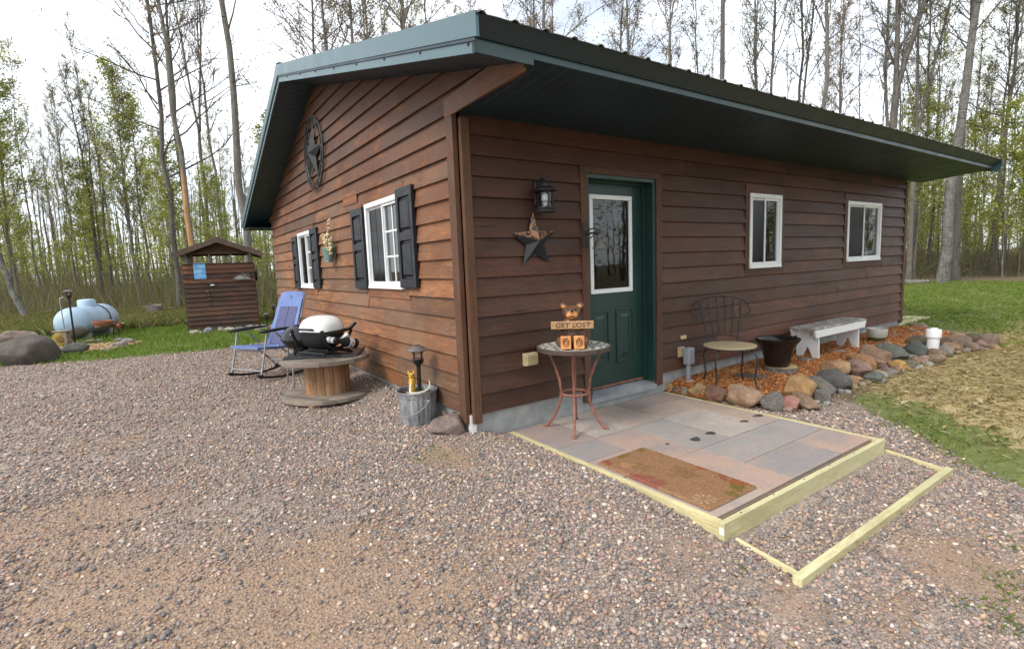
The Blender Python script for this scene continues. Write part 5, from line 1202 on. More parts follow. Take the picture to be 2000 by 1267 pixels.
m_ = MB(); m_.lathe([(0, bzz), (.125, bzz), (.14, bzz + .02), (.155, bzz + .12), (.18, bzz + .22), (.222, bzz + .285), (.246, bzz + .315), (.248, bzz + .332), (.236, bzz + .336), (.21, bzz + .315), (.175, bzz + .25), (.15, bzz + .15), (.13, bzz + .03), (0, bzz + .03)], 40, (px0, py0, 0)); tag(m_.build('black_pot', simple('black brown glaze', (.022, .015, .013), (.014, .010, .009), 6, .28, bump=.05), smooth=40), 'large flared black glazed pot standing on a log slice', 'pot')
# two tone pot, white pipe
px1, py1 = 6.9, -.42; z1 = g(px1, py1) + .03
tp = thing('two_tone_pot', 'small round pot, cream above and olive below, on the mulch', 'pot', (px1, py1, z1))
m_ = MB(); m_.lathe([(.118, z1 + .075), (.130, z1 + .10), (.138, z1 + .20), (.135, z1 + .208), (.128, z1 + .20), (.12, z1 + .10), (.0, z1 + .09)], 32, (px1, py1, 0)); m_.build('upper_band', simple('cream glaze', (.52, .50, .44), (.46, .44, .38), 6, .4), tp, smooth=40)
m_ = MB(); m_.lathe([(0, z1), (.085, z1), (.105, z1 + .03), (.119, z1 + .076)], 32, (px1, py1, 0)); m_.build('lower_band', simple('olive glaze', (.13, .115, .05), (.09, .08, .035), 6, .35), tp, smooth=40)
qx, qy = 6.85, -1.13; z2 = g(qx, qy)
wpp = thing('white_pipe', 'white plastic cleanout pipe with cap among the border rocks', 'pipe', (qx, qy, z2))
m_ = MB(); m_.lathe([(.072, z2 - .1), (.072, z2 + .22)], 28, (qx, qy, 0)); m_.build('pipe', M['white_vinyl'], wpp, smooth=40)
m_ = MB(); m_.lathe([(.084, z2 + .19), (.090, z2 + .195), (.090, z2 + .295), (.083, z2 + .305), (.045, z2 + .307), (.045, z2 + .325), (0, z2 + .327)], 28, (qx, qy, 0)); m_.build('cap', M['white_vinyl'], wpp, smooth=35)

# ------------------------------------------------------------------ stones
def rock(name, c, rad, col, seed, rz=0, tilt=0, amp=.28, label=None, cat='rock', group=None, sub=3, base=0, npl=8):
    r = random.Random(seed); m_ = MB(); rot = Matrix.Rotation(rz, 3, 'Z') @ Matrix.Rotation(tilt, 3, 'Y'); sd = Vector((seed * 3.7, seed * 1.9, seed * .7)); vs = []
    planes = [(Vector((r.gauss(0, 1), r.gauss(0, 1), r.gauss(0, .8))).normalized(), r.uniform(.66, .92)) for _ in range(npl)]
    for p in ICO[sub][0]:
        k = 1 + amp * mnoise.noise(p * 1.1 + sd) + amp * .35 * mnoise.noise(p * 2.6 + sd) + .03 * mnoise.noise(p * 7 + sd); q = p * k
        for pn, pd in planes:
            e = q.dot(pn) - pd
            if e > 0: q = q - pn * e * .85
        q = Vector((q.x * (1 - base * q.z), q.y * (1 - base * q.z), q.z)); vs.append(rot @ Vector((q.x * rad[0], q.y * rad[1], q.z * rad[2])))
    m_.T = Matrix.Translation(Vector((0, 0, 0))); m_.add(vs, ICO[sub][1], tuple(col))
    o = m_.build(name, M['rock'], smooth=45); o.location = c
    return tag(o, label, cat, group)
VR = math.atan2(RM[0][1], RM[0][0])          # the picture's right, as a heading
def rock_px(cx, cy, w, h, col, label, seed, group=None, name='border_rock', zg=None, tilt=0, dz=0, deep=.8):
    P = atg(cx, cy + h / 2); dpt = depth(P); k = dpt / FPX; W, H = w * k / 2 * 1.03, h * k / 2 * 1.12
    fw = Vector((RM[2][0], RM[2][1], 0)).normalized(); dp = max(.7 * min(W, H * 1.2), W * deep); vdir = Vector((P[0] - CAM[0], P[1] - CAM[1], 0)).normalized()
    c = Vector((P[0], P[1], 0)) + vdir * dp * .75; hz = H * 1.12
    hd = math.atan2(vdir.y, vdir.x) - math.pi / 2
    z = g(P[0], P[1]) + hz * .82 + dz
    return rock(name, (c.x, c.y, z), (W * 1.04, dp, hz), col, seed, hd, tilt, .36, label, 'rock', group)
c2x = lambda x, y: (1280 + x / 2.778, 540 + y / 2.778)
TAN, PUR, PNK, BLU, GRY, DRK, ORG, MAU, GOL, OLV, BRN, LGT = (.40, .29, .17), (.25, .15, .125), (.41, .29, .22), (.205, .21, .215), (.26, .25, .235), (.12, .12, .118), (.38, .22, .12), (.29, .20, .185), (.50, .33, .13), (.17, .155, .11), (.27, .20, .155), (.42, .40, .37)
ROCKS = [  # crop x, y, w, h, colour, label (None: small filler), tilt
 (65, 603, 52, 44, TAN, 'small beige rock nearest the door at the head of the patio border', 0), (122, 582, 66, 30, PNK, 'flat tan rock laid across the first stones by the conduit', 0),
 (118, 622, 52, 34, DRK, 'dark grey rock tucked under the flat tan rock by the conduit', 0), (187, 606, 54, 30, LGT, 'pale grey cobble resting beside the conduit end of the mulch', 0),
 (160, 628, 44, 44, GRY, 'small slate grey rock between the dark rock and the tan rock by the patio', 0), (234, 627, 92, 70, TAN, 'rounded tan rock left of the purple red stone along the patio', 0),
 (335, 650, 132, 82, PUR, 'oval purple red rock lying along the patio edge', .15), (485, 664, 168, 112, PNK, 'largest pinkish tan boulder along the patio edge in front of the chair', 0),
 (628, 686, 122, 98, BLU, 'blue grey rounded rock right of the pinkish boulder by the patio', .1), (728, 697, 112, 74, (.43, .24, .22), 'pink granite rock between the blue grey and brown rocks at the patio', .2),
 (715, 722, 66, 34, (.36, .28, .26), 'flattened pale pink rock at the foot of the pink granite rock', 0), (800, 692, 152, 72, BRN, 'long brown rock slanting in front of the big tan boulder', .2),
 (778, 618, 170, 126, (.44, .29, .15), 'big golden tan boulder behind the long brown rock', 0), (885, 605, 165, 84, (.19, .185, .185), 'dark grey long rock right of the golden tan boulder', .3),
 (908, 655, 76, 68, BLU, 'blue grey angular rock below the dark grey long rock', 0), (975, 515, 136, 92, (.42, .29, .19), 'big tan capped boulder on the dark slanting slate', 0),
 (965, 574, 172, 92, (.12, .125, .135), 'dark slate slab slanting below the tan capped boulder', .35), (1070, 563, 78, 44, PNK, 'small pink rock right of the dark slanting slate', .1),
 (1082, 505, 142, 86, MAU, 'mauve boulder right of the tan capped boulder', 0), (1125, 478, 146, 76, ORG, 'orange brown boulder behind the mauve boulder', .3),
 (1182, 550, 84, 58, (.16, .19, .185), 'green grey slate block in front of the mauve boulder', 0), (1212, 530, 64, 38, (.45, .37, .27), 'pale tan cobble on the green grey slate block', .1),
 (1185, 450, 172, 92, (.30, .215, .175), 'large two tone brown boulder with a tan top mid border', .25), (1278, 430, 172, 78, (.155, .175, .17), 'long blue green flat boulder behind the golden cobble', .15),
 (1312, 486, 84, 54, GOL, 'golden yellow cobble in front of the blue green boulder', .3), (1276, 525, 58, 44, GRY, 'round grey cobble just below the golden cobble', 0),
 (1304, 508, 56, 42, (.27, .17, .13), 'rusty brown cobble touching the golden cobble', .2), (1300, 398, 104, 40, (.24, .16, .145), 'low purple brown rock behind the blue green boulder', 0),
 (1412, 405, 104, 68, (.105, .125, .135), 'dark slate boulder left of the olive boulder', .3), (1442, 356, 128, 66, (.20, .175, .14), 'large olive brown domed boulder left of the white pipe', 0),
 (1382, 480, 66, 44, (.23, .235, .19), 'grey green cobble below the dark slate boulder', 0), (1412, 465, 60, 44, BRN, 'brown cobble between grey green and pink cobbles', .3),
 (1457, 460, 68, 42, (.38, .28, .25), 'pinkish grey cobble below the dark slate boulder', .2), (1502, 457, 100, 54, (.26, .205, .165), 'brown flat rock nearest the straw below the white pipe', 0),
 (1516, 424, 92, 44, (.25, .195, .16), 'brown grey rock wedged below the white pipe', .2), (1577, 410, 76, 50, (.27, .26, .245), 'grey rock with pale top right of the white pipe foot', .3),
 (1612, 394, 94, 46, (.33, .225, .165), 'tan brown slanted rock right of the white pipe', .25), (1598, 358, 84, 50, (.22, .18, .14), 'brown grey rock behind the white pipe on its right', 0),
 (1662, 370, 98, 76, (.24, .195, .165), 'tall grey brown boulder near the far end of the border', .2), (1707, 386, 70, 56, (.22, .175, .15), 'brown rock leaning on the tall grey brown boulder', .3),
 (1716, 354, 96, 66, (.13, .115, .09), 'dark olive boulder near the far end of the border', .3), (1763, 372, 62, 48, (.36, .26, .235), 'pinkish rock between the dark olive and the last boulder', .2),
 (1802, 360, 98, 74, (.25, .20, .18), 'grey brown boulder at the very end of the border', .15), (1736, 326, 56, 30, (.19, .21, .17), 'greenish rock behind the last boulders', 0), (1632, 322, 66, 28, (.38, .30, .22), 'flat tan rock at the back of the far mulch', 0),
 (1435, 272, 80, 30, (.40, .32, .26), 'low tan rock at the far corner of the cabin', 0)]
for i, (x, y, w_, h_, c, lb, tl_) in enumerate(ROCKS):
    px, py = c2x(x, y); rock_px(px, py, w_ / 2.778, h_ / 2.778, (c[0] * 1.12, c[1] * 1.02, c[2] * .86), lb, i + 1, tilt=tl_, group='border rocks')
r9 = random.Random(33)
small = [(1075, 602), (1120, 588), (1250, 512), (1244, 490), (1345, 470), (1360, 500), (1470, 388), (1545, 440), (1560, 395), (960, 640), (1000, 625), (1040, 628), (1225, 565), (1330, 515), (1430, 495), (1482, 478), (1530, 465), (1640, 410), (1680, 402), (870, 682), (930, 690), (1150, 580), (1240, 540), (1370, 440), (1345, 455), (1395, 440), (1770, 395), (1845, 388)]
for i, (x, y) in enumerate(small):
    px, py = c2x(x, y); w_ = r9.uniform(30, 50); rock_px(px, py, w_ / 2.778, w_ * .62 / 2.778, r9.choice([GRY, BRN, LGT, PNK, MAU, TAN]), 'fist sized cobble packed between the larger border rocks', 100 + i, 'small border cobbles', 'border_cobble', tilt=r9.uniform(-.3, .3))
# stepping stones on the mulch
for i, (x, y, w_, h_, lb) in enumerate([(520, 560, 180, 26, 'thin dark flat stone lying under the bistro chair'), (808, 468, 90, 26, 'pale grey flat stone by the left bench leg'), (990, 422, 90, 22, 'light flat stone on the mulch in front of the bench'), (1290, 328, 66, 18, 'small flat stone right of the two tone pot'), (1405, 311, 80, 18, 'dark flat stone left of the white pipe at the back of the mulch'), (1235, 372, 60, 12, 'thin flat stone below the two tone pot')]):
    px, py = c2x(x, y); P = atg(px, py); k = depth(P) / FPX / 2.778 / 2; rock('flat_stone', (P[0], P[1], g(P[0], P[1]) + .045), (w_ * k, w_ * k * .55, .02), [(.16, .135, .12), (.27, .27, .255), (.42, .37, .32), (.30, .25, .21), (.22, .19, .17), (.26, .18, .13)][i], 60 + i, VR - .2, 0, .15, lb, 'flat stone', 'flat stones')
# rock beside the bucket with a heap of small brown stones behind
rock('field_rock', (-.135, .145, .045), (.165, .115, .115), (.27, .205, .175), 77, 2.5, .15, .35, 'rough brown grey rock between the bucket and the cabin corner', 'rock')
for i in range(16): rock('brown_stone', (-.055 - r9.uniform(0, .05), .16 + i * .019 + r9.uniform(-.01, .01), .04 + r9.uniform(-.02, .10) * (.5 if i > 11 else 1)), (r9.uniform(.025, .045), r9.uniform(.02, .03), r9.uniform(.014, .024)), r9.choice([(.22, .13, .10), (.26, .17, .13), (.17, .10, .08)]), 200 + i, r9.uniform(0, 3), r9.uniform(-.5, .5), .3, 'flat reddish brown stone in the heap behind the bucket', 'stone', 'stones heaped behind the bucket', 2)

# ------------------------------------------------------------------ things on the left lawn
bP = atg(52, 713); rock('boulder', (bP[0] - .03, bP[1] + .33, .19), (.54, .40, .36), (.15, .128, .112), 21, VR + .1, .12, .30, 'large dark brown boulder at the left edge of the drive', 'boulder', base=.26, npl=20)
for i, (px, py, w_, h_, c, lb) in enumerate([(30, 662, 62, 24, (.34, .25, .20), 'low pinkish rock behind the large boulder'), (6, 668, 40, 22, (.30, .23, .19), 'low brown rock at the picture edge behind the large boulder'),
    (152, 682, 36, 20, (.16, .155, .14), 'dark flat lichened rock at the front of the chip bed'), (178, 668, 24, 9, (.22, .16, .12), 'brown rounded rock at the back of the chip bed'), (237, 674, 26, 12, (.38, .35, .31), 'pale flat rock at the front right of the chip bed'),
    (251, 668, 22, 12, (.40, .38, .35), 'white grey rock at the right end of the chip bed'), (231, 665, 18, 8, (.34, .31, .28), 'grey rock at the back right of the chip bed'), (196, 666, 14, 6, (.35, .30, .27), 'small pinkish rock behind the plant stand'), (213, 684, 20, 7, (.40, .34, .27), 'low tan rock at the front of the chip bed under the plant stand'), (150, 671, 14, 8, (.22, .21, .19), 'small grey rock beside the lamp post foot')]):
    rock_px(px, py, w_, h_, c, lb, 300 + i, 'stones by the drive', 'garden_rock', deep=.4)
for i, (x, y, w_, h_, c, lb) in enumerate([(260, 1103, 82, 44, (.46, .42, .34), 'large cream rock under the left corner of the shed'), (322, 1108, 60, 28, (.36, .31, .24), 'tan rock second from the left under the shed'), (405, 1093, 100, 50, (.27, .28, .30), 'blue grey wide rock under the shed front'),
    (540, 1080, 66, 44, (.36, .31, .25), 'tan rock under the middle of the shed front'), (625, 1078, 105, 42, (.47, .43, .35), 'long cream rock under the middle of the shed front'), (730, 1075, 90, 46, (.22, .20, .185), 'dark grey rock right of the long cream rock'),
    (845, 1050, 84, 40, (.36, .34, .30), 'grey tan rock at the right corner of the shed'), (905, 1055, 66, 36, (.40, .35, .28), 'tan rock right of the corner rock by the shed'), (985, 1055, 96, 56, (.33, .30, .25), 'wide tan rock at the front of the bed right of the shed'), (968, 968, 60, 28, (.38, .34, .28), 'pale rock behind the bed right of the shed'), (1068, 1055, 60, 60, (.40, .38, .32), 'pale rock hidden behind the rocking chair'), (920, 1076, 70, 24, (.42, .38, .32), 'small pale rock in front of the shed corner')]):
    rock_px(330 + x / 5.278, 440 + y / 5.278, w_ / 5.278, h_ / 5.278, c, lb, 400 + i, 'stones in front of the shed', 'shed_rock')
# propane tank
tA, tB = Vector((*far(127, 12.1), .43)), Vector((*far(186, 13.5), .44)); rT = .365
tank = thing('propane_tank', 'blue grey propane tank with rusty belly on the lawn at the left', 'propane tank', (tA.x, tA.y, .1))
def tank_mat():
    t = NT('old blue tank paint'); v = t.tex((1, 1, 1)); n = t.noise(v, 1.8, 6, .65); sepz = t.n.new('ShaderNodeSeparateXYZ'); t.l.new(v, sepz.inputs[0])
    c = t.ramp(n, [(.3, (.27, .37, .47)), (.6, (.37, .49, .60)), (.8, (.47, .58, .66))])
    rz = t.math('ADD', t.math('MULTIPLY', sepz.outputs[2], -1.6), t.math('MULTIPLY', t.noise(v, 2.2, 7, .7), 1.9)); c = t.mix(t.ramp(rz, [(.50, 0.), (.88, .85)]), c, (.17, .10, .06)); return t.fin(c, .42)
axd = (tB - tA); Lh = axd.length; axd.normalize(); rotT = Vector((0, 0, 1)).rotation_difference(axd).to_matrix()
m_ = MB(); prof = [(rT * math.sin(a), -rT * .75 * math.cos(a)) for a in np.linspace(0, math.pi / 2, 9)] + [(rT * math.cos(a), Lh + rT * .75 * math.sin(a)) for a in np.linspace(0, math.pi / 2, 9)]
m_.lathe(prof, 40, tA, rotT, caps=False); m_.build('tank_body', tank_mat(), tank, smooth=50)
mc = tA.lerp(tB, .52) + Vector((0, 0, rT)); m_ = MB(); m_.lathe([(.185, -.05), (.185, .11), (.17, .14), (.10, .155), (0, .16)], 28, mc); m_.build('dome_cover', simple('pale blue dome', (.45, .56, .66), (.34, .46, .58), 3, .4, bump=0), tank, smooth=40)
q1 = tA.lerp(tB, .70); e1 = axd.cross(Vector((0, 0, 1))).normalized(); m_ = MB()
m_.tube([q1 + (e1 * math.cos(a) + Vector((0, 0, 1)) * math.sin(a)) * (rT + .012) for a in np.linspace(math.pi * .5, -.6, 14)], .012, 6); m_.tube([q1 + (-e1 * math.cos(a) + Vector((0, 0, 1)) * math.sin(a)) * (rT + .012) for a in np.linspace(math.pi * .5, -.6, 14)], .012, 6); m_.build('gas_line', M['black_metal'], tank, smooth=50)
for t_ in (.06, .94):
    q1 = tA.lerp(tB, t_); m_ = MB(); m_.lathe([(rT + .001, -.012), (rT + .006, 0), (rT + .001, .012)], 40, q1, rotT, caps=False); m_.build('weld_seam', simple('grimy seam', (.24, .30, .36), (.16, .19, .22), 6, .6), tank, smooth=50)
for t_ in (.12, .88):
    q1 = tA.lerp(tB, t_); m_ = MB(); m_.box((q1.x, q1.y, (q1.z - rT) / 2 + .06), (.5, .16, q1.z - rT + .14), Matrix.Rotation(math.atan2(e1.y, e1.x), 3, 'Z')); m_.build('saddle', M['concrete'], tank)
# tall lamp post in the chip bed
lp = atg(147.5, 676); lz = g(lp[0], lp[1]); dl = depth(lp); ltop = 1.24
solar_lamp('lamp_post', lp[0], lp[1], lz, ltop, 'tall black solar lamp post standing in the chip bed before the tank', .085)
# sunflower plaque on an upright slab
sfP = atg(121, 680); k_ = depth(sfP) / FPX
vdir = Vector((CAM[0] - sfP[0], CAM[1] - sfP[1], 0)).normalized(); sfc = Vector((sfP[0], sfP[1], 16 * k_ + .02)); Rs = Vector((0, 0, 1)).rotation_difference((vdir + Vector((0, 0, .1))).normalized()).to_matrix()
sf_ = thing('sunflower_ornament', 'yellow sunflower ornament leaning on a stump at the edge of the chip bed', 'garden ornament', (sfP[0], sfP[1], 0)); m_ = MB()
for r0, r1, zz_, nn, tw in ((.06, .165, 0, 26, 0), (.05, .135, .014, 22, .12)):
    for k in range(nn):
        a = 2 * math.pi * k / nn + tw; w2 = math.pi / nn * .95; vs = [(r0 * math.cos(a - w2), r0 * math.sin(a - w2), zz_), (r0 * math.cos(a + w2), r0 * math.sin(a + w2), zz_), (r1 * .8 * math.cos(a + w2 * .75), r1 * .8 * math.sin(a + w2 * .75), zz_ + .012), (r1 * math.cos(a), r1 * math.sin(a), zz_ + .004), (r1 * .8 * math.cos(a - w2 * .75), r1 * .8 * math.sin(a - w2 * .75), zz_ + .012)]
        m_.add([sfc + Rs @ Vector(v) for v in vs], [(0, 1, 2, 3, 4)])
m_.build('petals', simple('yellow petals', (.62, .46, .10), (.48, .33, .06), 20, .6), sf_); m_ = MB(); m_.lathe([(.085, .0), (.08, .03), (.05, .042), (0, .034)], 24, sfc, Rs); m_.build('flower_center', simple('brown seed head', (.30, .19, .06), (.17, .10, .03), 50, .8, bump=.5), sf_, smooth=40)
stp = sfc - vdir * .09 + Vector((RM[0][0], RM[0][1], 0)) * .05; m_ = MB(); m_.box((stp.x, stp.y, .17), (.26, .12, .36), Matrix.Rotation(VR, 3, 'Z')); m_.box((stp.x, stp.y, .36), (.34, .16, .03), Matrix.Rotation(VR, 3, 'Z')); tag(m_.build('wooden_block', M['grey_wood'], bevel=.02), 'upright grey wooden block with a flat cap behind the sunflower ornament', 'wood block')
m_ = MB(); m_.tube([(stp.x + .05, stp.y, .3), (stp.x + .03, stp.y + .02, 1.05)], .012, 6); m_.tube([(stp.x + .03, stp.y + .02, 1.05), (stp.x + .10, stp.y + .0, 1.09), (stp.x + .14, stp.y, 1.0)], .007, 6); tag(m_.build('hanging_hook', M['grey_metal'], smooth=50), 'thin grey hook pole beside the lamp post', 'hook pole')
# plant stand with terracotta bowl
pP = atg(206, 667); pv = g(pP[0], pP[1]); kz_ = depth(pP) / FPX; hB = .36
ps = thing('plant_stand', 'black wrought iron plant stand on the chip bed', 'plant stand', (pP[0], pP[1], pv))
for k in range(4):
    a = VR + .5 + k * math.pi / 2; d_ = lambda r, z: (pP[0] + r * math.cos(a), pP[1] + r * math.sin(a), pv + z); m_ = MB(); m_.tube([d_(.185, hB + .02), d_(.20, hB - .05), d_(.16, .2), d_(.17, .06), d_(.20, .01)], .010, 6); m_.build('leg', M['black_metal'], ps, smooth=50)
m_ = MB(); m_.tube([(pP[0] + .185 * math.cos(q), pP[1] + .185 * math.sin(q), pv + hB) for q in np.linspace(0, 6.283, 24, endpoint=False)], .010, 6, closed=True); m_.build('top_ring', M['black_metal'], ps, smooth=50)
m_ = MB(); zz_ = pv + hB - .02; m_.lathe([(0, zz_), (.15, zz_), (.19, zz_ + .10), (.205, zz_ + .10), (.21, zz_ + .145), (.195, zz_ + .145), (.175, zz_ + .07), (0, zz_ + .06)], 32, (pP[0], pP[1], 0)); tag(m_.build('terracotta_bowl', simple('terracotta', (.36, .145, .08), (.26, .10, .055), 9, .75), smooth=40), 'wide terracotta bowl resting in the black plant stand', 'bowl')
# red flower ornament on a stake
rP = atg(234, 664); rf = thing('red_flower_stake', 'small red metal flower on a thin stake right of the plant stand', 'garden ornament', (rP[0], rP[1], 0)); zt_ = 30 * depth(rP) / FPX
m_ = MB(); m_.tube([(rP[0], rP[1], 0), (rP[0], rP[1], zt_)], .007, 6); m_.build('stake', M['black_metal'], rf); m_ = MB(); fc = Vector((rP[0], rP[1], zt_)); Rf = Vector((0, 0, 1)).rotation_difference(vdir).to_matrix()
for k in range(8):
    a = k * math.pi / 4; m_.add([fc + Rf @ Vector(v) for v in [(0, 0, .01), (.055 * math.cos(a - .3), .055 * math.sin(a - .3), .02), (.085 * math.cos(a), .085 * math.sin(a), .01), (.055 * math.cos(a + .3), .055 * math.sin(a + .3), .02)]], [(0, 1, 2, 3)])
m_.build('petals', simple('red paint', (.45, .03, .025), (.3, .02, .02), 20, .5), rf); m_ = MB(); m_.blob(fc + Rf @ Vector((0, 0, .025)), (.025, .025, .025), 1); m_.tube([fc + Rf @ Vector((-.12, .03, 0)), fc + Rf @ Vector((.12, .05, 0))], .008, 5); m_.build('flower_center', simple('cream paint', (.6, .55, .45), (.5, .45, .35), 20, .6), rf)

# ------------------------------------------------------------------ the shed
s0, s1 = Vector((-1.45, 12.17, 0)), Vector((.182, 11.925, 0)); su = (s1 - s0).normalized(); sn = Vector((su.y, -su.x, 0)); SWd = (s1 - s0).length
shed = thing('shed', 'small dark board sided shed with gable roof and open eave slot', 'shed', s0)
def WSd(u, d, z): return s0 + su * u + sn * d + Vector((0, 0, z))
m_ = MB(); r6 = random.Random(8); z = .02; k = 0; SH = 1.72
while z < SH - .02:
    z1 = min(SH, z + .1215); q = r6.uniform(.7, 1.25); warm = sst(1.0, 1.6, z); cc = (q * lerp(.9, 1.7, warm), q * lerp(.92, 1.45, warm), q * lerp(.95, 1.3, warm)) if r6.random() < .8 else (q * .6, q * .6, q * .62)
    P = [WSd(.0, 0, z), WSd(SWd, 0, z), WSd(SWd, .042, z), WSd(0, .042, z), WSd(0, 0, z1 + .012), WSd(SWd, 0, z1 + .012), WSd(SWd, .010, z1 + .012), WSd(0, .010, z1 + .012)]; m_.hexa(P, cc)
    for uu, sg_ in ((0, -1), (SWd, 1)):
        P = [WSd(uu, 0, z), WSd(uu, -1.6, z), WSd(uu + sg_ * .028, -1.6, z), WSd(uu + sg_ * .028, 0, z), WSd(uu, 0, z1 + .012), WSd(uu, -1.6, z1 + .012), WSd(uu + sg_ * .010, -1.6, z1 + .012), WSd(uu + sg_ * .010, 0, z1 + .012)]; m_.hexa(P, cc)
    z = z1; k += 1
m_.wb(WSd, 0, SWd, -1.62, -1.6, 0, 1.55); m_.build('siding', M['shed_wood'], shed)
m_ = MB()
for q in [(u, u + .09, d, d + .10, SH - .4, 2.06) for u in (.03, SWd - .13) for d in (-.11, -1.55)] + [(u, u + .035, -.06, -.02, SH, 1.98) for u in (.60, 1.10)]:
    m_ = MB(); m_.wb(WSd, *q); m_.build('post', M['grey_wood'], shed)
for q in ((.05, SWd - .05, -.07, -.005, 1.975, 2.06), (.05, SWd - .05, -1.52, -1.46, 1.975, 2.06), (0, SWd, -.02, .043, SH, SH + .02)): m_ = MB(); m_.wb(WSd, *q); m_.build('rail', M['shed_wood'], shed)
um = SWd / 2 + .02
for d in (-.06, -1.5): m_ = MB(); m_.prism([(.1, 2.062), (SWd - .1, 2.062), (um, 2.30)], WSd, d, d + .02); m_.build('gable_panel', M['shed_wood'], shed)
zr, ze, ue = 2.38, 1.985, 1.03
m_ = MB()
for sgn in (-1, 1):
    P = []
    for th in (0, .03):
        for (u, zz_) in ((um, zr), (um + sgn * ue, ze)):
            for d in (.26, -1.8): P.append(WSd(u, d, zz_ + th))
    m_.hexa([P[0], P[1], P[3], P[2], P[4], P[5], P[7], P[6]])
m_.build('roof', simple('grey brown roofing', (.10, .085, .075), (.06, .05, .045), 10, .8), shed)
M['fascia'] = wood_mat('fascia wood', (1, 3, 3), (.11, .065, .045), (.05, .032, .025), (.17, .10, .065), (.10, .08, .065), attr=False)
for sgn in (-1, 1):
    for d in (.255, -1.80):
        m_ = MB(); m_.hexa([WSd(um, d, zr - .11), WSd(um + sgn * ue, d, ze - .11), WSd(um + sgn * ue, d + .022, ze - .11), WSd(um, d + .022, zr - .11), WSd(um, d, zr + .02), WSd(um + sgn * ue, d, ze + .02), WSd(um + sgn * ue, d + .022, ze + .02), WSd(um, d + .022, zr + .02)])
        m_.build('fascia_board', M['fascia'], shed)
sk = SWd / 135.0
def post_mat():
    t = NT('blue printed board'); v = t.tex((1, 1, 1)); n = t.noise(v, 9, 5, .6, .5); c = t.ramp(n, [(.3, (.10, .30, .62)), (.5, (.18, .45, .78)), (.62, (.30, .60, .85)), (.70, (.04, .12, .30))]); return t.fin(c, .5)
def us(px): return (px - 362.6) / (499.6 - 362.6) * SWd
def zz2(py): return SH - (py - 516.5) / 130 * SH
m_ = MB(); m_.wb(WSd, us(383), us(405.5), .030, .040, zz2(545), zz2(516) + .03); tag(m_.build('blue_poster', post_mat()), 'small blue picture board hung on the front of the shed', 'poster')
m_ = MB(); yb_ = [(456, 548), (462, 543), (470, 541), (480, 543), (488, 546), (493, 550), (484, 550), (474, 549), (464, 550)]
m_.prism([(us(x), zz2(y)) for x, y in yb_], WSd, .03, .075); 
for q in range(4): m_.tube([WSd(us(468 + q * 5), .05, zz2(543)), WSd(us(472 + q * 5), .07, zz2(538 - q % 2 * 3)), WSd(us(480 + q * 3), .06, zz2(543 + q))], .008, 5)
tag(m_.build('driftwood', simple('grey driftwood', (.33, .32, .31), (.17, .13, .10), 9, .8), bevel=.012), 'grey driftwood piece mounted at the right of the shed front', 'driftwood')
orn = thing('bird_ornament', 'black and white bird ornament on the shed below the blue board', 'ornament', WSd(us(414), .06, zz2(557)))
m_ = MB(); m_.blob(WSd(us(415), .06, zz2(556)), (.085, .04, .045), 2, .1); m_.blob(WSd(us(409), .07, zz2(555)), (.035, .03, .03), 2); m_.build('body', M['black_metal'], orn, smooth=60); m_ = MB(); m_.blob(WSd(us(416), .075, zz2(558)), (.06, .035, .026), 2); m_.build('belly', simple('white paint', (.7, .7, .68), (.6, .6, .58), 9, .6), orn, smooth=60)
chm = thing('wind_chime', 'small string of dangling dark charms on the shed front below the bird', 'wind chime', WSd(us(406), .05, zz2(585)))
m_ = MB(); m_.tube([WSd(us(406), .045, zz2(566)), WSd(us(407.5), .045, zz2(598))], .004, 5); m_.build('cord', M['black_metal'], chm); m_ = MB(); m_.blob(WSd(us(405.5), .05, zz2(571)), (.045, .02, .032), 1); m_.blob(WSd(us(407), .05, zz2(578)), (.022, .018, .03), 1); m_.blob(WSd(us(407.5), .05, zz2(586)), (.018, .015, .04), 1); m_.blob(WSd(us(408), .05, zz2(594)), (.014, .012, .035), 1); m_.build('charm', simple('dark charm', (.14, .12, .10), (.05, .045, .04), 20, .5), chm, smooth=50)
pn = MB(); pv_ = WSd(SWd + .05, -.35, 1.38); pn.blob(pv_, (.03, .09, .16), 2, .2); pn.tube([pv_ + Vector((0, 0, .1)), pv_ + Vector((0.02, 0, .25))], .01, 5); tag(pn.build('hanging_bag', simple('dark cloth', (.08, .075, .07), (.03, .03, .03), 9, .8), smooth=50), 'dark bundle hanging on the right side wall of the shed', 'bundle')
for q, (px, py) in enumerate([(1018, 1065), (1090, 985)]):
    P = atg(330 + px / 5.278, 440 + py / 5.278); solar_lamp('stake_lamp', P[0], P[1], 0, .36 + .1 * q, ['low black stake lamp at the front of the bed right of the shed', 'black stake lamp at the back of the bed beside the blue chair'][q], .06)
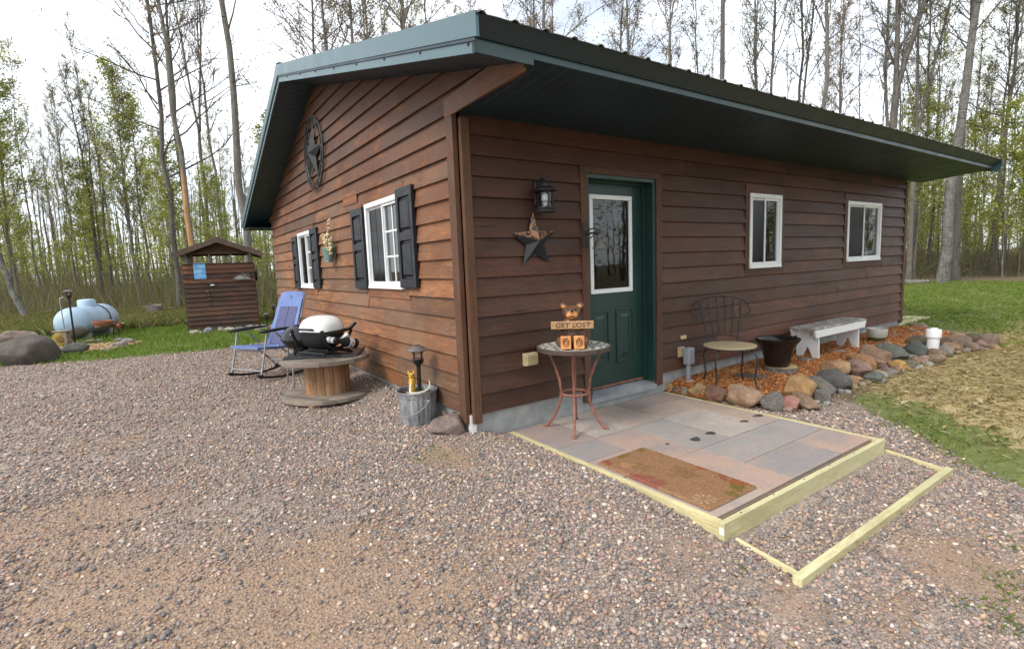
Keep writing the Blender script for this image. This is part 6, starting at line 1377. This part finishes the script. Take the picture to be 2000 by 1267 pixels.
# logs, stumps, planks at the wood edge
def log(a, b, r, label, mat='bark', name='fallen_log', cut=True):
    o = thing(name, label, 'log', a); a, b = Vector(a), Vector(b); n = 8; pts = [a.lerp(b, i / n) + Vector((0, 0, .04 * r * math.sin(i * 2.1))) for i in range(n + 1)]
    m_ = MB(); m_.tube(pts, [r * (1 + .08 * math.sin(i * 3.3)) * lerp(1, .8, i / n) for i in range(n + 1)], 12); m_.build('bark', M[mat], o, smooth=50)
    m_ = MB(); d = (b - a).normalized(); rot = Vector((0, 0, 1)).rotation_difference(-d).to_matrix(); m_.lathe([(r * .93, 0), (r * .93, .004), (0, .005)], 14, a - d * .0, rot); m_.build('cut_end', simple('cut end wood', (.50, .36, .20), (.38, .25, .13), 8, .8), o); return o
def xyz(px, dist, h=0): x, y = far(px, dist); return (x, y, g(x, y) + h)
log(xyz(285, 19.5, .12), xyz(375, 21, .12), .13, 'grey log lying behind the stump left of the shed'); log(xyz(250, 21, .1), xyz(300, 20.4, .3), .10, 'short pale ended log propped up left of the stump'); log(xyz(228, 22, .1), xyz(345, 24, .15), .14, 'long log far back between the tank and the shed')
log(xyz(1768, 20, .08), xyz(1817, 19.4, .1), .10, 'bare pale log on the grass right of the cabin', 'bark_pale'); log(xyz(1880, 27, .1), xyz(1960, 25, .6), .07, 'thin fallen trunk leaning in the woods at the right', 'bark'); log(xyz(1800, 26, .1), xyz(1850, 28, .9), .06, 'thin leaning dead branch at the wood edge right of the cabin')
def stump(px, d, r, h, label):
    x, y = far(px, d); z = g(x, y); o = thing('tree_stump', label, 'stump', (x, y, z)); m_ = MB(); n = 14; vs = []
    for zz_, k in ((-.05, 1.5), (.08, 1.15), (h * .6, 1), (h, .97)):
        for i in range(n): q = 2 * math.pi * i / n; rr = r * k * (1 + .12 * math.sin(3 * q + px)); vs.append((x + rr * math.cos(q), y + rr * math.sin(q), z + zz_ + (.04 * math.sin(2 * q) if zz_ == h else 0)))
    m_.add(vs, [(j * n + i, j * n + (i + 1) % n, (j + 1) * n + (i + 1) % n, (j + 1) * n + i) for j in range(3) for i in range(n)]); m_.build('bark', M['bark_dark'], o, smooth=50)
    m_ = MB(); m_.add(vs[-n:], [tuple(range(n))]); m_.build('cut_face', simple('old cut face', (.20, .14, .09), (.10, .07, .05), 8, .9), o)
stump(294, 18.5, .24, .42, 'dark broken stump between the tank and the shed'); stump(76, 20, .2, .25, 'low dark stump left of the propane tank'); stump(1914, 25, .16, .6, 'small grey stump in the woods at the right'); stump(1867, 26, .3, .5, 'mossy dark stump behind the pale birch at the right')
x, y = 9.75, .35; m_ = MB(); m_.bb(9.06, 10.6, .02, .42, -.02, .045); tag(m_.build('plank_step', M['new_lumber'], bevel=.004), 'pale plank walkway board at the far corner of the cabin', 'plank')

# ------------------------------------------------------------------ woods
STEM = {}
class TB:
    def __init__(s): s.V, s.F3, s.F4, s.n = [], [], [], 0
    def tube(s, pts, rad, n):
        P = np.array(pts, float); m = len(P); T = np.empty_like(P); T[1:-1] = P[2:] - P[:-2]; T[0] = P[1] - P[0]; T[-1] = P[-1] - P[-2]
        T /= np.linalg.norm(T, axis=1)[:, None] + 1e-9
        ref = np.array([1., .2, 0]) if abs(T[0][2]) > .8 else np.array([0, 0, 1.])
        A = np.cross(T, ref); A /= np.linalg.norm(A, axis=1)[:, None] + 1e-9; B = np.cross(T, A)
        q = 2 * np.pi * np.arange(n) / n; rad = np.broadcast_to(np.asarray(rad, float), (m,))
        V = P[:, None] + (A[:, None] * np.cos(q)[None, :, None] + B[:, None] * np.sin(q)[None, :, None]) * rad[:, None, None]
        i = np.arange(m - 1)[:, None] * n; k = np.arange(n)[None]; k2 = (k + 1) % n
        s.F4.append(np.stack([i + k, i + k2, i + n + k2, i + n + k], -1).reshape(-1, 4) + s.n); s.V.append(V.reshape(-1, 3)); s.n += m * n
    def build(s, name, mat, parent=None):
        return np_mesh(name, np.concatenate(s.V), np.concatenate(s.F4), mat, parent=parent, smooth=True, k=4)
YG = np.array([(.32, .35, .08), (.40, .41, .11), (.25, .31, .06), (.44, .41, .15)])
OLV_ = np.array([(.24, .25, .08), (.30, .27, .10), (.19, .22, .07), (.28, .21, .11)])
BUD = np.array([(.32, .20, .12), (.38, .26, .15), (.32, .29, .12), (.26, .16, .10)])
def leaves(P, size, cols, parent, rg, droop=.5):
    n = len(P); a = rg.uniform(0, 2 * np.pi, n); t = rg.normal(0, droop, n); s_ = size * rg.uniform(.5, 1.3, n)
    u = np.stack([np.cos(a) * np.cos(t), np.sin(a) * np.cos(t), np.sin(t)], 1); v = np.stack([-np.sin(a), np.cos(a), rg.normal(0, .5, n)], 1)
    V = np.stack([P - u * s_[:, None] * .5, P + v * s_[:, None] * .28, P + u * s_[:, None] * .5, P - v * s_[:, None] * .28], 1)
    c = cols[rg.integers(0, len(cols), n)] * rg.uniform(.6, 1.3, (n, 1))
    return np_mesh('crown', V.reshape(-1, 3), np.arange(4 * n).reshape(-1, 4), M['leaf'], np.repeat(c, 4, 0), parent=parent, k=4)
def tree(seed, H, r0, label, bark='bark', cs=.35, nl=18, ll=.22, up=45, nleaf=1500, lsz=.08, cols=YG, lean=(0, 0), fork=None, name='tree', group=None, sub=7, wob=.0035, twigs=5, crown_bias=.5):
    nleaf = int(nleaf * 2.3); lsz *= .9; nl = int(nl * (2.4 if seed < 100 else 1.4)); nleaf = int(nleaf * (1.6 if seed < 100 else 1)); r0 = r0 * (.72 if seed < 100 else .66); rg = np.random.default_rng(seed); root = thing(name, label, 'tree', (0, 0, 0), 0, group); tb = TB(); tips = []
    def path(p0, p1, n, w_):
        t = np.linspace(0, 1, n)[:, None]; P = p0 + (p1 - p0) * t; L = np.linalg.norm(p1 - p0); ww = np.cumsum(rg.normal(0, w_ * L, (n, 3)), 0); ww -= t * ww[-1]; ww[:, 2] *= .2; return P + ww
    base = np.array([0, 0, -.15]); top = np.array([lean[0], lean[1], H]); leaders = []
    if fork:
        hf, spread = fork; split = base + (top - base) * hf; tr = path(base, split, 9, wob); tb.tube(tr, np.linspace(r0, r0 * (1 - hf * .45), 9) * np.r_[1.35, 1.1, np.ones(7)], 8)
        for dx, dy in spread: p = path(split, top + np.array([dx, dy, rg.uniform(-1.5, 0)]), 9, wob); p[1] = split + (p[1] - split) * .9; leaders.append((p, r0 * .62, 0.05))
    else:
        p = path(base, top, 16, wob); leaders.append((p, r0, cs)); STEM[seed] = p
    for p, r, c0 in leaders:
        m = len(p); rr = r * (1 - np.linspace(0, 1, m) ** 1.2 * .93)
        if not fork: rr[0] *= 1.35; rr[1] *= 1.06
        tb.tube(p, rr, 8); k = nl if not fork else nl // len(leaders)
        for i in range(k):
            t = c0 + (1 - c0) * ((i + rg.random()) / k) ** (.9 if crown_bias < .6 else .7); t = min(t, .985); f_ = t * (m - 1); j = int(f_); q = p[j] + (p[min(j + 1, m - 1)] - p[j]) * (f_ - j)
            a = i * 2.4 + rg.normal(0, .5); L = H * ll * (1.08 - t * .75) * rg.uniform(.55, 1.25); e = R_(up + rg.normal(0, 12)) + .35 * t
            d = np.array([math.cos(a) * math.cos(e), math.sin(a) * math.cos(e), math.sin(e)]); lr = min(r * (1 - t ** 1.2 * .93) * .5, .008 + L * .0085)
            b = path(q, q + d * L, 6, .03); b[:, 2] += np.linspace(0, 1, 6) ** 2 * L * .10; tb.tube(b, np.linspace(lr, .006, 6), 5)
            for s_ in range(sub):
                u = rg.uniform(.25, 1); f2 = u * 5; j2 = min(int(f2), 4); q2 = b[j2] + (b[j2 + 1] - b[j2]) * (f2 - j2); d2 = d + rg.normal(0, .55, 3); d2[2] += .15; d2 /= np.linalg.norm(d2); L2 = L * rg.uniform(.2, .5) * (1.2 - u * .5)
                b2 = path(q2, q2 + d2 * L2, 4, .04); tb.tube(b2, np.linspace(max(.010, lr * .45), .005, 4), 3); tips.append(b2[2]); tips.append(b2[3])
                for w_ in range(twigs):
                    u3 = rg.uniform(.2, 1); q3 = b2[0] + (b2[3] - b2[0]) * u3; d3 = d2 + rg.normal(0, .6, 3); d3 /= np.linalg.norm(d3); e3 = q3 + d3 * rg.uniform(.15, .45) * min(1, L2); tb.tube([q3, e3], [.0065, .003], 3); tips.append(e3); tips.append((q3 + e3) / 2)
    tb.build('trunk', M[bark], root)
    if nleaf:
        T = np.array(tips); cl = T[rg.integers(0, len(T), nleaf)] + rg.normal(0, lsz * 1.3, (nleaf, 3)); leaves(cl, lsz, cols, root, rg)
    return root
def put(o, px, d, rz=0, s=1, lab=None, grp=None):
    x, y = far(px, d); o.location = (x, y, g(x, y)); o.rotation_euler = (0, 0, rz); o.scale = (s, s, s)
    if lab: o['label'] = lab
    if grp: o['group'] = grp
    return o
RT = np.array([RM[0][0], RM[0][1]]); RT /= np.linalg.norm(RT)        # heading of the picture's right
def ln(k): return (RT[0] * k, RT[1] * k)
put(tree(11, 25, .22, 'thick straight grey trunk rising just left of the cabin eave behind the shed', cs=.42, nl=16, ll=.2, nleaf=350, cols=BUD, lsz=.07, up=42), 487, 20)
put(tree(12, 23, .14, 'tall dark slim tree with drooping sparse leafy branches just left of the shed', 'bark_dark', cs=.22, nl=22, ll=.17, nleaf=1800, cols=OLV_, lsz=.09, up=25, lean=ln(.3)), 343, 20.5)
put(tree(13, 22, .12, 'dark slim trunk close beside the drooping tree left of the shed roof', 'bark_dark', cs=.4, nl=16, ll=.15, nleaf=700, cols=OLV_, lean=ln(.6)), 358, 22)
bt = put(tree(14, 17, .15, 'broken barked tree with a bare orange strip of trunk rising behind the shed', 'bark', cs=.45, nl=14, ll=.16, nleaf=900, cols=BUD, up=35, lean=ln(-.2)), 389, 17.5)
tb_ = TB(); zs_ = np.linspace(.4, 5.2, 9); tb_.tube([[np.interp(z, STEM[14][:, 2], STEM[14][:, 0]) - RM[2][0] * .05 + RT[0] * .01, np.interp(z, STEM[14][:, 2], STEM[14][:, 1]) - RM[2][1] * .05 + RT[1] * .01, z] for z in zs_], [.075, .085, .085, .082, .08, .075, .07, .06, .02], 8); tb_.build('bare_wood', M['bark_bare'], bt)
put(tree(15, 19, .12, 'forked bare tree right of the stripped trunk behind the shed roof', cs=.4, nl=14, ll=.16, nleaf=350, cols=BUD, up=58, fork=(.42, (ln(-1.1), ln(1.0)))), 416, 24)
put(tree(16, 20, .11, 'bare slim tree between the forked tree and the thick trunk by the eave', cs=.4, nl=16, ll=.15, nleaf=300, cols=BUD, up=55), 441, 26)
put(tree(17, 11.2, .12, 'leafy tree with wide airy crown standing alone at the far left', cs=.42, nl=18, ll=.24, nleaf=2600, cols=YG, lsz=.12, up=22), 30, 23.5)
put(tree(18, 9, .13, 'leaning pale grey trunk at the left picture edge', 'bark_pale', cs=.55, nl=10, ll=.18, nleaf=500, lean=ln(-3.2)), 45, 18.5)
put(tree(19, 11.5, .13, 'straight dark tree with bare top right of the propane tank', 'bark_dark', cs=.45, nl=16, ll=.17, nleaf=500, cols=OLV_, up=40, lean=ln(-.5)), 196, 26)
put(tree(20, 11.5, .12, 'slim dark tree just behind the straight dark tree right of the tank', 'bark_dark', cs=.45, nl=16, ll=.16, nleaf=600, cols=OLV_, up=45), 214, 28)
put(tree(21, 10.5, .12, 'bushy yellow green tree midway between the tank and the shed', cs=.33, nl=22, ll=.24, nleaf=2100, cols=YG, lsz=.12, up=42), 262, 24.5)
put(tree(22, 9.8, .10, 'smaller yellow green tree right beside the bushy one left of the shed', cs=.3, nl=18, ll=.22, nleaf=1500, cols=YG, lsz=.12, up=40), 292, 26)
# right side and behind the roof
put(tree(31, 20, .20, 'trunk forking in two above the roof near the right end of the cabin', 'bark_dark', nl=22, ll=.16, nleaf=800, cols=OLV_, up=50, fork=(.36, (ln(-.4), ln(3.4)))), 1735, 20)
put(tree(32, 20, .13, 'slim pair of leaning stems right of the forked trunk above the roof', nl=20, ll=.15, nleaf=800, cols=OLV_, up=50, fork=(.31, (ln(-.1), ln(2.8)))), 1776, 22)
put(tree(33, 22, .235, 'large pale mottled birch like tree right of the cabin', 'bark_pale', cs=.45, nl=18, ll=.17, nleaf=1400, cols=OLV_, lsz=.09, up=35, lean=ln(.7)), 1838, 20)
put(tree(34, 21, .17, 'dark trunk standing close against the large pale tree right of the cabin', 'bark_dark', cs=.4, nl=18, ll=.17, nleaf=1200, cols=OLV_, lean=ln(.2)), 1862, 21)
put(tree(35, 17, .15, 'dark straight trunk with fine branches near the right picture edge', 'bark_dark', cs=.35, nl=22, ll=.18, nleaf=1500, cols=OLV_, up=25), 1947, 24)
put(tree(36, 21, .18, 'thick dark trunk rising over the middle of the roof', 'bark_dark', cs=.5, nl=14, ll=.17, nleaf=800, cols=OLV_, up=55), 1404, 20)
put(tree(37, 20, .15, 'grey trunk with a bend rising over the roof right of its middle', 'bark', cs=.45, nl=16, ll=.17, nleaf=900, cols=OLV_, up=45, wob=.007), 1588, 21)
put(tree(38, 17, .085, 'slim bare crooked tree left of the thick trunk over the roof', 'bark', cs=.5, nl=12, ll=.12, nleaf=60, cols=BUD, up=55, wob=.010), 1298, 20)
put(tree(39, 18, .11, 'slim trunk left of the bent grey trunk over the roof', 'bark_dark', cs=.45, nl=16, ll=.16, nleaf=900, cols=OLV_, up=50), 1505, 22)
put(tree(40, 18, .10, 'leaning slim trunk just left of the bent grey trunk over the roof', 'bark_dark', cs=.45, nl=16, ll=.16, nleaf=900, cols=OLV_, up=50, lean=ln(1.2)), 1536, 23)
put(tree(41, 19, .16, 'thick budding tree over the left roof slope nearest the roof corner', 'bark', cs=.42, nl=24, ll=.2, nleaf=2000, cols=BUD, lsz=.075, up=28), 800, 18.5)
put(tree(42, 18, .11, 'budding tree over the middle of the left roof slope', 'bark', cs=.42, nl=22, ll=.2, nleaf=1700, cols=BUD, lsz=.075, up=28), 722, 19)
put(tree(43, 18, .12, 'budding tree over the upper left of the roof slope', 'bark', cs=.42, nl=22, ll=.2, nleaf=1700, cols=BUD, lsz=.075, up=28, lean=ln(-.4)), 690, 20)

# prototypes of the woods, then copies
rw = random.Random(12)
PROT = [dict(H=16, r0=.10, cs=.42, nl=18, ll=.16, up=45, nleaf=1100, cols=OLV_, lsz=.09, bark='bark_dark'), dict(H=15, r0=.085, cs=.4, nl=16, ll=.15, up=50, nleaf=700, cols=OLV_, lsz=.09), dict(H=17, r0=.12, cs=.45, nl=18, ll=.17, up=42, nleaf=900, cols=YG, lsz=.10, bark='bark_dark'),
        dict(H=14, r0=.075, cs=.4, nl=14, ll=.14, up=55, nleaf=150, cols=BUD), dict(H=15, r0=.10, cs=.35, nl=20, ll=.18, up=35, nleaf=1800, cols=YG, lsz=.11), dict(H=16, r0=.11, cs=.4, nl=20, ll=.18, up=38, nleaf=1500, cols=BUD, lsz=.08)]
SAP = [dict(H=5.5, r0=.035, cs=.2, nl=18, ll=.24, up=15, nleaf=1500, cols=YG, lsz=.12, sub=4, twigs=3), dict(H=7, r0=.045, cs=.25, nl=20, ll=.22, up=18, nleaf=2000, cols=YG, lsz=.12, sub=4, twigs=3), dict(H=3.6, r0=.022, cs=.15, nl=16, ll=.28, up=20, nleaf=900, cols=YG, lsz=.10, sub=4, twigs=3)]
protos = {}
def grow(kind, idx, px, d, label, group):
    key = (kind, idx)
    spec = (PROT if kind == 't' else SAP)[idx]
    if key not in protos:
        o = tree(500 + idx + (50 if kind == 's' else 0), label=label, name='tree' if kind == 't' else 'sapling', group=group, **spec); protos[key] = o
    else: o = dup(protos[key])
    o['category'] = 'tree' if kind == 't' else 'sapling'
    return put(o, px, d, rw.uniform(0, 6.28), 1, label, group)
GRP = {'L': ('slim woodland tree among many in the woods behind the tank and the shed', 'trees in the left woods'), 'B': ('woodland tree whose top shows above the cabin roof among its fellows', 'trees behind the roof'), 'R': ('slim woodland tree among many in the woods right of the cabin', 'trees in the right woods')}
def spread(n, p0, p1, d0, d1, gap, kind, key, hs, idxs):
    got = []; tries = 0
    while len(got) < n and tries < n * 40:
        tries += 1; px = rw.uniform(p0, p1); d = math.sqrt(rw.uniform(d0 * d0, d1 * d1)); x, y = far(px, d)
        if any((x - a) ** 2 + (y - b) ** 2 < gap * gap for a, b in got): continue
        if -2 < x < 11 and -2 < y < 10: continue
        got.append((x, y)); o = grow(kind, rw.choice(idxs), px, d, *GRP[key]); s = rw.uniform(*hs); o.scale = (s * rw.uniform(.9, 1.1), s * rw.uniform(.9, 1.1), s)
spread(60, -90, 560, 24, 52, 1.4, 't', 'L', (.62, .95), [0, 1, 2, 3, 4, 0, 1])
spread(42, 575, 1740, 19, 40, 1.7, 't', 'B', (.95, 1.3), [0, 1, 3, 5, 5, 2])
spread(44, 1745, 2100, 23, 50, 1.3, 't', 'R', (.8, 1.2), [0, 1, 2, 4, 0, 3])
GRP['L'] = ('young leafing sapling in the undergrowth behind the tank and the shed', 'saplings in the left woods'); GRP['R'] = ('young leafing sapling in the undergrowth right of the cabin', 'saplings in the right woods')
spread(34, -80, 560, 21, 44, 1.2, 's', 'L', (.8, 1.25), [0, 1, 2, 1])
spread(26, 1770, 2100, 21, 42, 1.2, 's', 'R', (.8, 1.3), [0, 1, 2, 1])
# trees on the open side, off to the right, mirrored in the front windows
for i in range(34):
    kind = 't' if i % 3 else 's'; o = grow(kind, rw.choice([0, 2, 4] if kind == 't' else [0, 1]), 2000, 20, 'woodland tree beyond the straw covered side yard' if kind == 't' else 'leafing sapling beyond the straw covered side yard', 'trees beyond the side yard'); x, y = 3 + i * 1.25 + rw.uniform(-1, 1), -15 - rw.uniform(0, 9) + i * .25; o.location = (x, y, g(x, y)); s = rw.uniform(.9, 1.2); o.scale = (s, s, s)

# far woods and brush as masses
def far_mass(n, p0, p1, d0, d1, rg):
    px = rg.uniform(p0, p1, n); d = np.sqrt(rg.uniform(d0 ** 2, d1 ** 2, n)); dd = np.stack([(px - 1000) / FPX, np.full(n, (520 - 633.5) / FPX), np.ones(n)], 1) @ RM; P = CAM[:2] + dd[:, :2] * d[:, None]; return P[:, 0], P[:, 1]
rg = np.random.default_rng(3); Vl, Fl, Cl, tot = [], [], [], 0
for n, p0, p1 in ((230, -200, 620), (170, 1680, 2250), (320, None, None)):
    X, Y = far_mass(n, p0, p1, 46, 80, rg) if p0 is not None else (lambda x_: (x_, rg.uniform(-50, -24, n) + np.maximum(0, x_ - 40) * .2))(rg.uniform(-8, 120, n)); h = rg.uniform(7, 15, n); r = rg.uniform(.05, .16, n); lx, ly = rg.normal(0, .5, n), rg.normal(0, .5, n); Z = ng(X, Y)
    q = 2 * np.pi * np.arange(5) / 5
    for lev in (0, 1):
        rr = r if lev == 0 else r * .25; ox = 0 if lev == 0 else lx; oy = 0 if lev == 0 else ly
        Vl.append(np.stack([X[:, None] + (ox if lev == 0 else ox[:, None]) + rr[:, None] * np.cos(q), Y[:, None] + (oy if lev == 0 else oy[:, None]) + rr[:, None] * np.sin(q), np.repeat((Z + (-.2 if lev == 0 else h))[:, None], 5, 1)], -1).reshape(-1, 3))
    i = np.arange(n)[:, None] * 5; k = np.arange(5)[None]; k2 = (k + 1) % 5
    Fl.append((np.stack([i + k, i + k2, i + k2 + 5 * n, i + k + 5 * n], -1).reshape(-1, 4)) + tot); tot += 10 * n
    c = np.array([(.20, .185, .155)]) * rg.uniform(.5, 1.4, (n, 1)); Cl.append(np.repeat(c, 5, 0)); Cl.append(np.repeat(c, 5, 0))
for n, p0, p1, zmax in ((25000, -220, 640, 8.0), (19000, 1660, 2280, 9), (40000, None, None, 15)):
    ncl = n // 45; X0_, Y0_ = far_mass(ncl, p0, p1, 40, 78, rg) if p0 is not None else (lambda x_: (x_, rg.uniform(-50, -24, ncl) + np.maximum(0, x_ - 40) * .2))(rg.uniform(-8, 120, ncl)); Z0_ = rg.uniform(.8, zmax, ncl) * rg.uniform(.5, 1, ncl); j = rg.integers(0, ncl, n); s_ = rg.uniform(.14, .34, n)
    P = np.stack([X0_[j] + rg.normal(0, 1.3, n), Y0_[j] + rg.normal(0, 1.3, n), np.maximum(.2, Z0_[j] + rg.normal(0, .45, n))], 1); a = rg.uniform(0, 6.28, n); u = np.stack([np.cos(a), np.sin(a), rg.normal(0, .4, n)], 1); v = np.stack([-np.sin(a), np.cos(a), rg.normal(0, .7, n)], 1)
    V = np.stack([P - u * s_[:, None] * .5, P + v * s_[:, None] * .25, P + u * s_[:, None] * .5, P - v * s_[:, None] * .25], 1).reshape(-1, 3); Vl.append(V); Fl.append(np.arange(4 * n).reshape(-1, 4) + tot); tot += 4 * n; Cl.append(np.repeat(YG[rg.integers(0, 4, n)] * rg.uniform(.55, 1.15, (n, 1)), 4, 0))
tag(np_mesh('far_woods', np.concatenate(Vl), np.concatenate(Fl), M['leaf'], np.concatenate(Cl), k=4), 'distant woods of slim trunks and spring leaves paled for haze', 'woods', kind='stuff')  # colours lightened to stand in for haze over the distance
Vl, Fl, Cl, tot = [], [], [], 0
for n, p0, p1, d0, d1, hh, cols in ((20000, -120, 600, 19.5, 42, .95, np.array([(.20, .165, .115), (.26, .22, .15), (.17, .17, .07), (.23, .24, .09)])), (9000, 1730, 2150, 22, 42, .8, np.array([(.15, .12, .085), (.20, .17, .11), (.12, .13, .05)]))):
    X, Y = far_mass(n, p0, p1, d0, d1, rg); k = ~((X > -2.5) & (X < 1) & (Y < 15)) ; X, Y = X[k], Y[k]; n = len(X); h = hh * rg.gamma(2.2, .45, n); a = rg.uniform(0, 6.28, n); ln_ = rg.normal(0, .35, (n, 2)) * h[:, None]; Z = ng(X, Y); wv = .009
    V = np.stack([np.stack([X - wv * np.cos(a), Y - wv * np.sin(a), Z], 1), np.stack([X + wv * np.cos(a), Y + wv * np.sin(a), Z], 1), np.stack([X + ln_[:, 0] + .003, Y + ln_[:, 1], Z + h], 1), np.stack([X + ln_[:, 0] - .003, Y + ln_[:, 1], Z + h], 1)], 1).reshape(-1, 3)
    Vl.append(V); Fl.append(np.arange(4 * n).reshape(-1, 4) + tot); tot += 4 * n; Cl.append(np.repeat(cols[rg.integers(0, len(cols), n)] * rg.uniform(.6, 1.3, (n, 1)), 4, 0))
    nl_ = n; j = rg.integers(0, n, nl_); t_ = rg.uniform(.2, 1, nl_); P = np.stack([X[j] + ln_[j, 0] * t_, Y[j] + ln_[j, 1] * t_, Z[j] + h[j] * t_], 1) + rg.normal(0, .06, (nl_, 3)); s_ = rg.uniform(.04, .10, nl_); a = rg.uniform(0, 6.28, nl_); u = np.stack([np.cos(a), np.sin(a), rg.normal(0, .4, nl_)], 1); v = np.stack([-np.sin(a), np.cos(a), rg.normal(0, .5, nl_)], 1)
    V = np.stack([P - u * s_[:, None] * .5, P + v * s_[:, None] * .3, P + u * s_[:, None] * .5, P - v * s_[:, None] * .3], 1).reshape(-1, 3); Vl.append(V); Fl.append(np.arange(4 * nl_).reshape(-1, 4) + tot); tot += 4 * nl_
    Cl.append(np.repeat(np.array([(.17, .21, .04), (.22, .23, .06), (.20, .15, .08)])[rg.integers(0, 3, nl_)] * rg.uniform(.6, 1.2, (nl_, 1)), 4, 0))
tag(np_mesh('brush', np.concatenate(Vl), np.concatenate(Fl), M['leaf'], np.concatenate(Cl), k=4), 'tangled brown brush and weeds on the floor of the woods', 'brush', kind='stuff')
